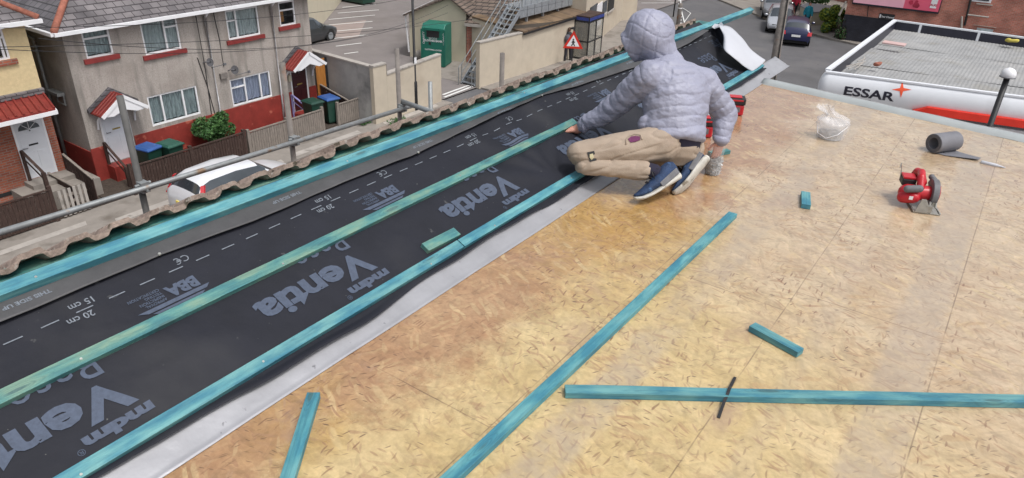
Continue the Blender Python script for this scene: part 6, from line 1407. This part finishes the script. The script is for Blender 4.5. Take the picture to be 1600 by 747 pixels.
# two red tools behind the worker
def red_tool(px, py, rz, label, nm, cat):
    c = dk(px, py); t = thing(nm, label, cat, (c.x, c.y, 0), rz)
    bm = B(); box(bm, (-.05, -.045, .002), (.05, .045, .055)); obj('battery', bm, M['red'], t, bevel=.008)
    bm = B(); box(bm, (-.046, -.041, .057), (.046, .041, .075)); obj('battery_seat', bm, M['black'], t, bevel=.004)
    bm = B(); chain(bm, [(0, 0, .075), (0, .03, .12), (0, .04, .15)], [.024, .02, .024]); capsule(bm, (0, -.03, .165), (0, .10, .165), .03, .03); meshobj('tool_body', remesh(bm, .004, 2), M['red'], t)
    bm = B(); tube(bm, [(0, .125, .165), (0, .17, .165)], [.02, .012], 12); obj('chuck', bm, M['dgrey'], t)
    bm = B(); box(bm, (-.032, -.05, .15), (.032, -.015, .18)); obj('motor_vents', bm, M['black'], t, bevel=.004)
    return t
# lying battery packs with black and red casings
def pack(px, py, rz, label):
    c = dk(px, py); t = thing('power_tool_battery', label, 'battery', (c.x, c.y, 0), rz)
    bm = B(); box(bm, (-.065, -.05, .003), (.065, .05, .085)); obj('lower_case', bm, M['red'], t, bevel=.012)
    bm = B(); box(bm, (-.07, -.054, .086), (.07, .054, .135)); obj('upper_case', bm, M['black'], t, bevel=.008)
    bm = B(); box(bm, (-.072, -.05, .115), (.05, -.056, .127)); box(bm, (-.05, -.035, .136), (.04, .035, .142)); obj('red_flash', bm, M['red'], t, bevel=.002)
    bm = B(); box(bm, (-.035, -.0515, .03), (.035, -.0505, .07)); obj('label_panel', bm, M['dgrey'], t)
pack(1146, 178, R(25), 'red and black power tool seen just right of the worker\'s sleeve')
pack(1096, 212, R(30), 'red and black tool battery showing in the gap between worker\'s jacket and sleeve')

# clear cup of nails
gc = dk(1113, 271); gcp = thing('nail_cup', 'clear plastic cup half full of nails on the board under the worker\'s right hand', 'cup', (gc.x, gc.y, 0))
M['clear'] = mk('clear_cup', (.9, .92, .94), rough=.08, var=0, alpha=.16)
topc = atd(1119, 224, (gc-CAM).dot(Vector((-math.sin(YAW), math.cos(YAW), 0)))); hc_ = topc.z; lx = topc.x-gc.x; ly = topc.y-gc.y
bm = B(); loft(bm, [((0, 0, .003), (.045, 0, 0), (0, .045, 0)), ((lx*.5, ly*.5, hc_*.5), (.052, 0, 0), (0, .052, 0)), ((lx, ly, hc_), (.060, 0, 0), (0, .060, 0))], close=False); bm.faces.new(bm.verts[:24]); obj('cup', bm, M['clear'], gcp, smooth=True)
bm = B(); loft(bm, [((0, 0, .006), (.042, 0, 0), (0, .042, 0)), ((lx*.45, ly*.45, hc_*.45), (.049, 0, 0), (0, .049, 0))])
for k in range(420):
    z = r2_.random()**.7*hc_*.5; a = r2_.uniform(0, 6.28); q = (.042+.010*z/hc_)*(.98 if z < hc_*.42 else math.sqrt(r2_.random())); p = Vector((lx*z/hc_+q*math.cos(a), ly*z/hc_+q*math.sin(a), z+.008)); d_ = Vector((r2_.gauss(0, 1), r2_.gauss(0, 1), r2_.gauss(0, 1))).normalized()*.015; tube(bm, [p-d_, p+d_], .0016, 4)
obj('nails', bm, M['nails'], gcp)

# ================================================================ THE WORKER
M['jacket'] = mk('grey_quilted_jacket', (.295, .30, .385), rough=.5, var=.05, scale=5, bump=.5, bscale=38, spots=[((.25, .25, .31), 2.2, .55, .2)])
M['seam'] = mk('jacket_trim', (.46, .46, .52), rough=.6)
M['chino'] = mk('khaki_work_trousers', (.36, .285, .22), rough=.85, var=.10, scale=5, bump=.3, bscale=180, spots=[((.28, .21, .16), 3.5, .58, .1), ((.62, .58, .52), 16, .72, .02)])
M['navy'] = mk('navy_underlayer', (.018, .016, .035), rough=.9, var=.2)
M['shoe'] = mk('navy_trainer', (.017, .040, .10), rough=.75, var=.35, scale=22, bump=.5, bscale=150, spots=[((.06, .13, .26), 14, .62, .08)])
M['sole'] = mk('worn_white_sole', (.52, .50, .45), rough=.8, var=.15, scale=14, spots=[((.20, .17, .13), 16, .58, .1)])
M['purple'] = mk('purple_pocket_lining', (.12, .02, .08), rough=.8)
wk_ = Vector((-math.sin(YAW), math.cos(YAW), 0)); rt_ = rgt.copy()
P_ = lambda px, py, rho: atd(px, py, rho)
hipL, hipR = P_(1034, 226, 3.93), P_(1072, 232, 4.12)
kneeL = P_(902, 243, 3.86); ankL = P_(1019, 268, 3.80)
pel = P_(1052, 228, 4.02)
Fd = Vector((-.60, .80, 0)).normalized()
kneeR = hipR+Fd*.42; kneeR.z = .12; ankR = P_(1074, 272, 3.97)
waist = P_(1054, 196, 4.04); chest = P_(1056, 150, 4.14); ubk = P_(1052, 118, 4.20); neck = P_(1037, 92, 4.25)
headc = P_(1010, 58, 4.28)
shL, shR = P_(1014, 120, 4.10), P_(1100, 130, 4.26)
elL, wrL = P_(954, 172, 4.24), P_(901, 202, 4.33)
elR, wrR = P_(1134, 180, 4.24), P_(1126, 216, 4.16)
person = thing('person', 'worker in grey hooded quilted jacket and khaki trousers kneeling on the roof edge', 'person', (ankL.x, ankL.y, 0))
# ---- one continuous body
bm = B(); sh_ax = (shR-shL).normalized()
def tors(bm, grow, low=True):
    fw_ = Vector((0, 0, 1)).cross(sh_ax).normalized()
    def ring(c, rx, ry, tw=0, up=Vector((0, 0, 1))):
        axx = sh_ax*math.cos(tw)+fw_*math.sin(tw); axx = axx.normalized(); ayy = up.cross(axx).normalized(); return (c, axx*(rx+grow), ayy*(ry+grow))
    sp_ = (ubk-pel).normalized()
    L_ = [ring(pel+Vector((0, 0, -.10)), .10, .09, 0, sp_), ring(pel+Vector((0, 0, -.05)), .145, .125, 0, sp_), ring(pel+Vector((0, 0, .03)), .155, .135, 0, sp_)] if low else [ring(pel+Vector((0, 0, .02)), .135, .115, 0, sp_), ring(pel+Vector((0, 0, .035)), .15, .13, 0, sp_)]
    L_ += [ring(waist, .145, .115, 0, sp_), ring(chest, .165, .125, 0, sp_), ring((chest+ubk)/2, .178, .12, 0, sp_), ring(ubk, .165, .105, 0, sp_), ring(ubk.lerp(neck, .55), .10, .08, 0, sp_), ring(neck, .055, .055, 0, sp_)]
    loft(bm, L_)
tors(bm, -.01)
chain(bm, [neck-(neck-ubk)*.3, neck, headc], [.055, .055, .06]); 
hf = (Vector((-.83, -.25, 0))+Vector((0, 0, -.35))).normalized()
hm_ = hf.to_track_quat('X', 'Z').to_matrix()
sphere(bm, headc, (.092, .075, .11), 20, hm_.to_4x4()); fc = hm_
def hp(x, y, z): return headc+fc @ Vector((x, y, z))
capsule(bm, hp(.085, 0, .01), hp(.108, 0, -.022), .010, .015); sphere(bm, hp(.078, 0, -.055), (.022, .03, .014), 10); sphere(bm, hp(.055, 0, -.095), .03, 10)
for s in (-1, 1): sphere(bm, hp(.0, s*.076, -.005), (.018, .008, .03), 8, hm_.to_4x4())
for (a, b, c_, ra) in ((shL, elL, wrL, 1), (shR, elR, wrR, 1)): chain(bm, [a, b, c_], [.055, .042, .029])
thL0, shinL0 = P_(912, 241, 3.87), P_(916, 258, 3.83)
for (h_, k_, s_, a_) in ((hipL, thL0, shinL0, ankL), (hipR, kneeR, kneeR, ankR)): chain(bm, [h_, k_], [.080, .050]); chain(bm, [k_, s_], [.045, .042]); chain(bm, [s_, a_], [.042, .034])
# left hand, palm down on the middle batten, fingers reaching forward over it
hd1 = (P_(868, 204, 4.35)-wrL).normalized(); nrmL = Vector((0, 0, 1)); sdL = hd1.cross(nrmL).normalized(); nrmL = sdL.cross(hd1).normalized()
def hand(bm, wr, d, sd, up, curl=.35, th=1, spread=.12, s=1.0):
    # d finger direction, sd sideways, up back of hand
    pc_ = wr+d*.05*s; loft(bm, [(wr-d*.01, sd*.024*s, up*.020*s), (wr+d*.02*s, sd*.030*s, up*.019*s), (wr+d*.06*s, sd*.040*s, up*.016*s), (wr+d*.088*s, sd*.040*s, up*.012*s)])
    for k, (off, ln) in enumerate(((-.030, .068), (-.010, .076), (.010, .071), (.030, .056))):
        b0 = wr+d*.082*s+sd*off*s; dd_ = (d+sd*off*spread*20*.2).normalized(); p1 = b0+dd_*ln*.45*s-up*.003; c_ = (dd_*math.cos(curl)-up*math.sin(curl)); p2 = p1+c_*ln*.32*s; c2_ = (dd_*math.cos(curl*2.1)-up*math.sin(curl*2.1)); p3 = p2+c2_*ln*.26*s
        chain(bm, [b0-dd_*.012, p1, p2, p3], [.0088*s, .0084*s, .0076*s, .0066*s])
    t0 = wr+d*.028*s+sd*th*.026*s; t1 = t0+(d*.6+sd*th*.8-up*.2).normalized()*.036*s; t2 = t1+(d*.9+sd*th*.35-up*.25).normalized()*.028*s; chain(bm, [t0, t1, t2], [.013*s, .0095*s, .0078*s])
hand(bm, wrL, hd1, sdL, nrmL, curl=.36, th=1, s=1.05)
# right hand dipping into the cup
dn = Vector((-.05, -.02, -1)).normalized(); sdR = (sh_ax-dn*sh_ax.dot(dn)).normalized(); upR = sdR.cross(dn).normalized()
hand(bm, wrR+Vector((0, 0, -.005)), dn, sdR, upR*-1, curl=.30, th=-1, s=.92)
body = meshobj('body', remesh(bm, .0042, 2), M['skin'], person)
# ---- clothes
def quilt(me, bones, amp, wr_amp, seed=0, mask=None):
    # bones: list of (a, b, pitch, phase, radius weight): ribs run across each bone
    for v in me.vertices:
        p = v.co; best = None
        for (a, b, pit, w_2) in bones:
            ab = b-a; t_ = max(-.15, min(1.15, (p-a).dot(ab)/ab.length_squared)); d_ = (p-(a+ab*t_)).length/w_2
            if best is None or d_ < best[0]: best = (d_, t_*ab.length, pit)
        wob = .022*noise.noise(p*6+Vector((seed, 0, 0)))+.010*noise.noise(p*14)
        x = (best[1]+wob)/best[2]
        q = abs(math.sin(math.pi*x))**.32; fm = .35+.65*min(1, max(0, noise.noise(p*8+Vector((2, 7, 1)))*1.6+.55))
        wr = noise.noise(Vector((p.x*16, p.y*16, p.z*40)))*.55-abs(noise.noise(Vector((p.x*24, p.y*24, p.z*60))))*.9+noise.noise(Vector((p.x*9, p.y*9, p.z*24))+Vector((4, 4, 4)))*.8+.25
        k = 1 if mask is None else mask(p)
        v['d'] if False else None
        fold = noise.noise(Vector((p.x*7+p.z*5, p.y*7-p.z*4, p.z*15)))*.010
        disp.append(((q-.8)*amp*fm+wr*wr_amp+fold)*k)
def displace(me, fn):
    global disp
    disp = []; fn(); nn = [v.normal.copy() for v in me.vertices]
    for v, d_, n_3 in zip(me.vertices, disp, nn): v.co += n_3*d_
    me.update()
# jacket torso + arms
bm = B(); tors(bm, .044, low=False)
hem = pel+Vector((0, 0, -.0))
chain(bm, [shL, elL, wrL-(wrL-elL)*.22], [.092, .072, .047]); chain(bm, [shR, elR, wrR-(wrR-elR)*.02], [.090, .075, .052])
chain(bm, [shL.lerp(ubk, .2), ubk, shR.lerp(ubk, .2)], [.09, .10, .09])
capsule(bm, ubk.lerp(neck, .5), neck, .10, .085)
sphere(bm, P_(1006, 194, 4.0), (.030, .022, .055), 10)
me = remesh(bm, .0065, 6)
displace(me, lambda: quilt(me, [(pel+Vector((0, 0, -.03)), neck, .058, 1.75), (shL, elL, .055, 1), (elL, wrL, .048, .85), (shR, elR, .055, 1), (elR, wrR, .048, .85)], .0115, .0050, 1))
jk = meshobj('jacket', me, M['jacket'], person)
# hem band and cuffs
sp_ = (ubk-pel).normalized(); fw_ = Vector((0, 0, 1)).cross(sh_ax).normalized()
def ringtube(c, ax, ay, r_, name, mat, par, n_=40): bm = B(); tube(bm, [c+ax*math.cos(a)+ay*math.sin(a) for a in np.linspace(0, 2*math.pi, n_)], r_, 8, cap=False); return obj(name, bm, M[mat], par, smooth=True)
ringtube(wrL-(wrL-elL)*.22, sdL*.044, nrmL*.042, .010, 'cuff', 'jacket', jk); ringtube(wrR-(wrR-elR)*.06, sdR*.044, upR*.042, .010, 'cuff', 'jacket', jk)
# hood
bm = B(); hq = hm_.to_4x4(); sphere(bm, headc-hf*.015+Vector((0, 0, .010)), (.150, .130, .150), 26, hq); capsule(bm, headc-hf*.03, neck+Vector((0, 0, -.01)), .118, .10)
capsule(bm, headc+Vector((0, 0, .01)), headc+hf*.07-Vector((0, 0, .02)), .126, .108)
bm2 = remesh(bm, .0065, 5)
def hoodq():
    for v in bm2.vertices:
        p = v.co-headc; a = (math.degrees(math.atan2(p.dot(fc.col[1]), p.dot(fc.col[2]))))/52; b = p.dot(hf)/.085
        lin_ = min(abs((a+b*.7) % 1-.5)*2, 1); l2_ = min(abs((b-a*.6) % 1-.5)*2, 1)
        q = min(1-lin_**16, 1-l2_**16); disp.append((q-.95)*.0065+.010*noise.noise(v.co*8)-.004*abs(noise.noise(v.co*20)))
displace(bm2, hoodq)
# cut the face opening
hb = bmesh.new(); hb.from_mesh(bm2)
dl = [v for v in hb.verts if (v.co-headc-hf*.125).dot((hf+Vector((0, 0, -.25))).normalized()) > 0 and (v.co-headc).dot(Vector((0, 0, 1))) < .12]
bmesh.ops.delete(hb, geom=dl, context='VERTS'); hb.to_mesh(bm2); hb.free()
hood = meshobj('hood', bm2, M['jacket'], jk); hood.modifiers.new('t', 'SOLIDIFY').thickness = .014
# hem: navy underlayer peeping below the jacket
bm = B(); loft(bm, [(pel+Vector((0, 0, -.055)), sh_ax*.150, sp_.cross(sh_ax)*.135), (pel+Vector((0, 0, -.02)), sh_ax*.160, sp_.cross(sh_ax)*.145), (pel+Vector((0, 0, .05)), sh_ax*.165, sp_.cross(sh_ax)*.150)]); me = remesh(bm, .007, 3); meshobj('underlayer', me, M['navy'], person)
# trousers
bm = B(); loft(bm, [(pel+Vector((0, 0, -.135)), sh_ax*.12, sp_.cross(sh_ax)*.11), (pel+Vector((0, 0, -.09)), sh_ax*.165, sp_.cross(sh_ax)*.145), (pel+Vector((0, 0, -.03)), sh_ax*.165, sp_.cross(sh_ax)*.145), (pel+Vector((0, 0, .03)), sh_ax*.150, sp_.cross(sh_ax)*.132)])
thL, thR = P_(906, 240, 3.86), kneeR; shinL = P_(912, 259, 3.82)
chain(bm, [hipL, hipL.lerp(thL, .5), thL], [.112, .096, .074]); chain(bm, [hipR, hipR.lerp(thR, .5), thR], [.112, .095, .075])
m1 = remesh(bm, .0065, 5); bm = B()
chain(bm, [shinL, shinL.lerp(ankL, .45), ankL.lerp(shinL, .12)], [.055, .055, .056]); chain(bm, [kneeR, kneeR.lerp(ankR, .45), ankR.lerp(kneeR, .12)], [.068, .062, .056])
m2 = remesh(bm, .0065, 4); jb = bmesh.new(); jb.from_mesh(m1); jb.from_mesh(m2); me = bpy.data.meshes.new('t'); jb.to_mesh(me); jb.free()
def trw():
    for v in me.vertices:
        p = v.co; a = noise.noise(Vector((p.x*5+p.z*9, p.y*5, p.z*12)))*.007; cr1 = abs(noise.noise(Vector((p.x*6-p.z*13, p.y*6, 3))))
        disp.append(a-.006*max(0, .10-cr1)/.10+.0025*noise.noise(Vector((p.x*26, p.y*14, p.z*30))))
displace(me, trw); tr = meshobj('trousers', me, M['chino'], person)
def surf(px, py, mesh_objs, lift=.002):
    dg = bpy.context.evaluated_depsgraph_get(); r_ = ray(px, py).normalized(); best = None
    for o in mesh_objs:
        ok, loc, nor, idx = o.ray_cast(CAM, r_)
        if ok and (best is None or (loc-CAM).length < (best[0]-CAM).length): best = (loc.copy(), nor.copy())
    return (best[0]+best[1]*lift, best[1]) if best else (atd(px, py, 3.8), Vector((0, 0, 1)))
bpy.context.view_layer.update()
def patch(name, pts, mat, par, base, lift=.003):
    bm = B(); c_ = [surf(*p, [base], lift)[0] for p in pts]; poly(bm, c_); o = obj(name, bm, M[mat], par); o.modifiers.new('t', 'SOLIDIFY').thickness = .002; return o
patch('knee_logo_patch', [(917, 238), (928, 236), (932, 250), (922, 253)], 'black', tr, tr); patch('patch_emblem', [(921, 241), (926, 240), (928, 246), (924, 249), (921, 246)], 'cut', tr, tr, .006)
patch('pocket_opening', [(981, 218), (986, 214), (993, 213), (1000, 214), (1000, 219), (993, 222), (985, 223)], 'purple', tr, tr)
pts = [surf(x, y, [tr], .002)[0] for x, y in ((978, 226), (979, 218), (984, 212), (992, 210), (1001, 211), (1003, 218))]; bm = B(); tube(bm, pts, .005, 6); obj('pocket_hem', bm, M['chino'], tr, smooth=True)
# socks
bm = B(); capsule(bm, ankL.lerp(kneeL, .13), ankL+(ankL-kneeL)*.03, .050, .046); capsule(bm, ankR.lerp(kneeR, .13), ankR, .050, .046); meshobj('socks', remesh(bm, .006, 2), M['navy'], person)
# shoes
def shoe(toe, heel, sole_n, label):
    # toe, heel: world points on the sole line; sole_n: outward normal of the sole
    ax = (heel-toe); L_ = ax.length; ax.normalize(); up = -(sole_n-ax*sole_n.dot(ax)).normalized(); sd2 = ax.cross(up).normalized()
    st2 = [(0, .022, .020, .012), (.03, .038, .034, .018), (.08, .047, .050, .030), (.13, .049, .062, .036), (.18, .044, .078, .045), (.22, .040, .098, .055), (.26, .038, .104, .060), (L_, .030, .092, .055)]
    bend = lambda x: up*(-.018*max(0, (.07-x)/.07)**2*-1)
    root = None; bm = B(); rings = []
    for (x, w_2, top, _) in st2: c_ = toe+ax*x+up*(top*.5+.018)+bend(x); rings.append((c_, sd2*w_2, up*(top*.5)))
    rings = [(rings[0][0]-ax*.008, rings[0][1]*.6, rings[0][2]*.6)]+rings+[(rings[-1][0]+ax*.008, rings[-1][1]*.6, rings[-1][2]*.7)]
    loft(bm, rings); up_o = meshobj('shoe', remesh(bm, .005, 4), M['shoe'], person); up_o['label'] = label
    bm = B(); rings = []
    for (x, w_2, top, _) in [(-.012, .016, 0, 0)]+[(a, b+.004, 0, 0) for a, b, *_ in st2]+[(L_+.012, .020, 0, 0)]:
        th = .013+(.008 if x > .14 else 0); rings.append((toe+ax*x+up*(th*.8)+bend(x), sd2*w_2, up*th))
    loft(bm, rings); meshobj('sole', remesh(bm, .005, 3), M['sole'], up_o)
    bm = B()
    for k in range(4): x = .10+.028*k; zt = .072+.014*k; c_ = toe+ax*x+up*(zt+.004); tube(bm, [c_-sd2*.022, c_+up*.004, c_+sd2*.022], .0035, 6)
    c_ = toe+ax*.17+up*.11; tube(bm, [c_, c_+sd2*.03+up*.01-ax*.03, c_+sd2*.035-up*.03-ax*.035], .003, 6); tube(bm, [c_, c_-sd2*.03+up*.02-ax*.03, c_-sd2*.02-ax*.05], .003, 6)
    obj('laces', bm, M['black'], up_o, smooth=True)
    bm = B(); c_ = toe+ax*.225+up*.045; sphere(bm, c_, (.001, .001, .001), 6); bm.clear()
    for s in (-1, 1): beam(bm, toe+ax*.15+up*.030+sd2*s*.044, toe+ax*(L_-.005)+up*.055+sd2*s*.036, .010, .036, up=up)
    meshobj('heel_panel', remesh(bm, .004, 3), M['dgrey'], up_o)
toeL = P_(995, 318, 3.70); toeL = atz(998, 317, .012); heelL = P_(1062, 279, 3.80); 
toeR = atz(1062, 304, .012); heelR = P_(1104, 254, 3.96)
heelL = toeL+(heelL-toeL).normalized()*.29; heelR = toeR+(heelR-toeR).normalized()*.29
snL = (rt_*.35-wk_*.35+Vector((0, 0, -.9))); snR = (rt_*.75-wk_*.8+Vector((0, 0, -.35)))
shoe(toeL, heelL, snL, 'left blue trainer'); shoe(toeR, heelR, snR, 'right blue trainer showing its worn sole')
world_parent(person)
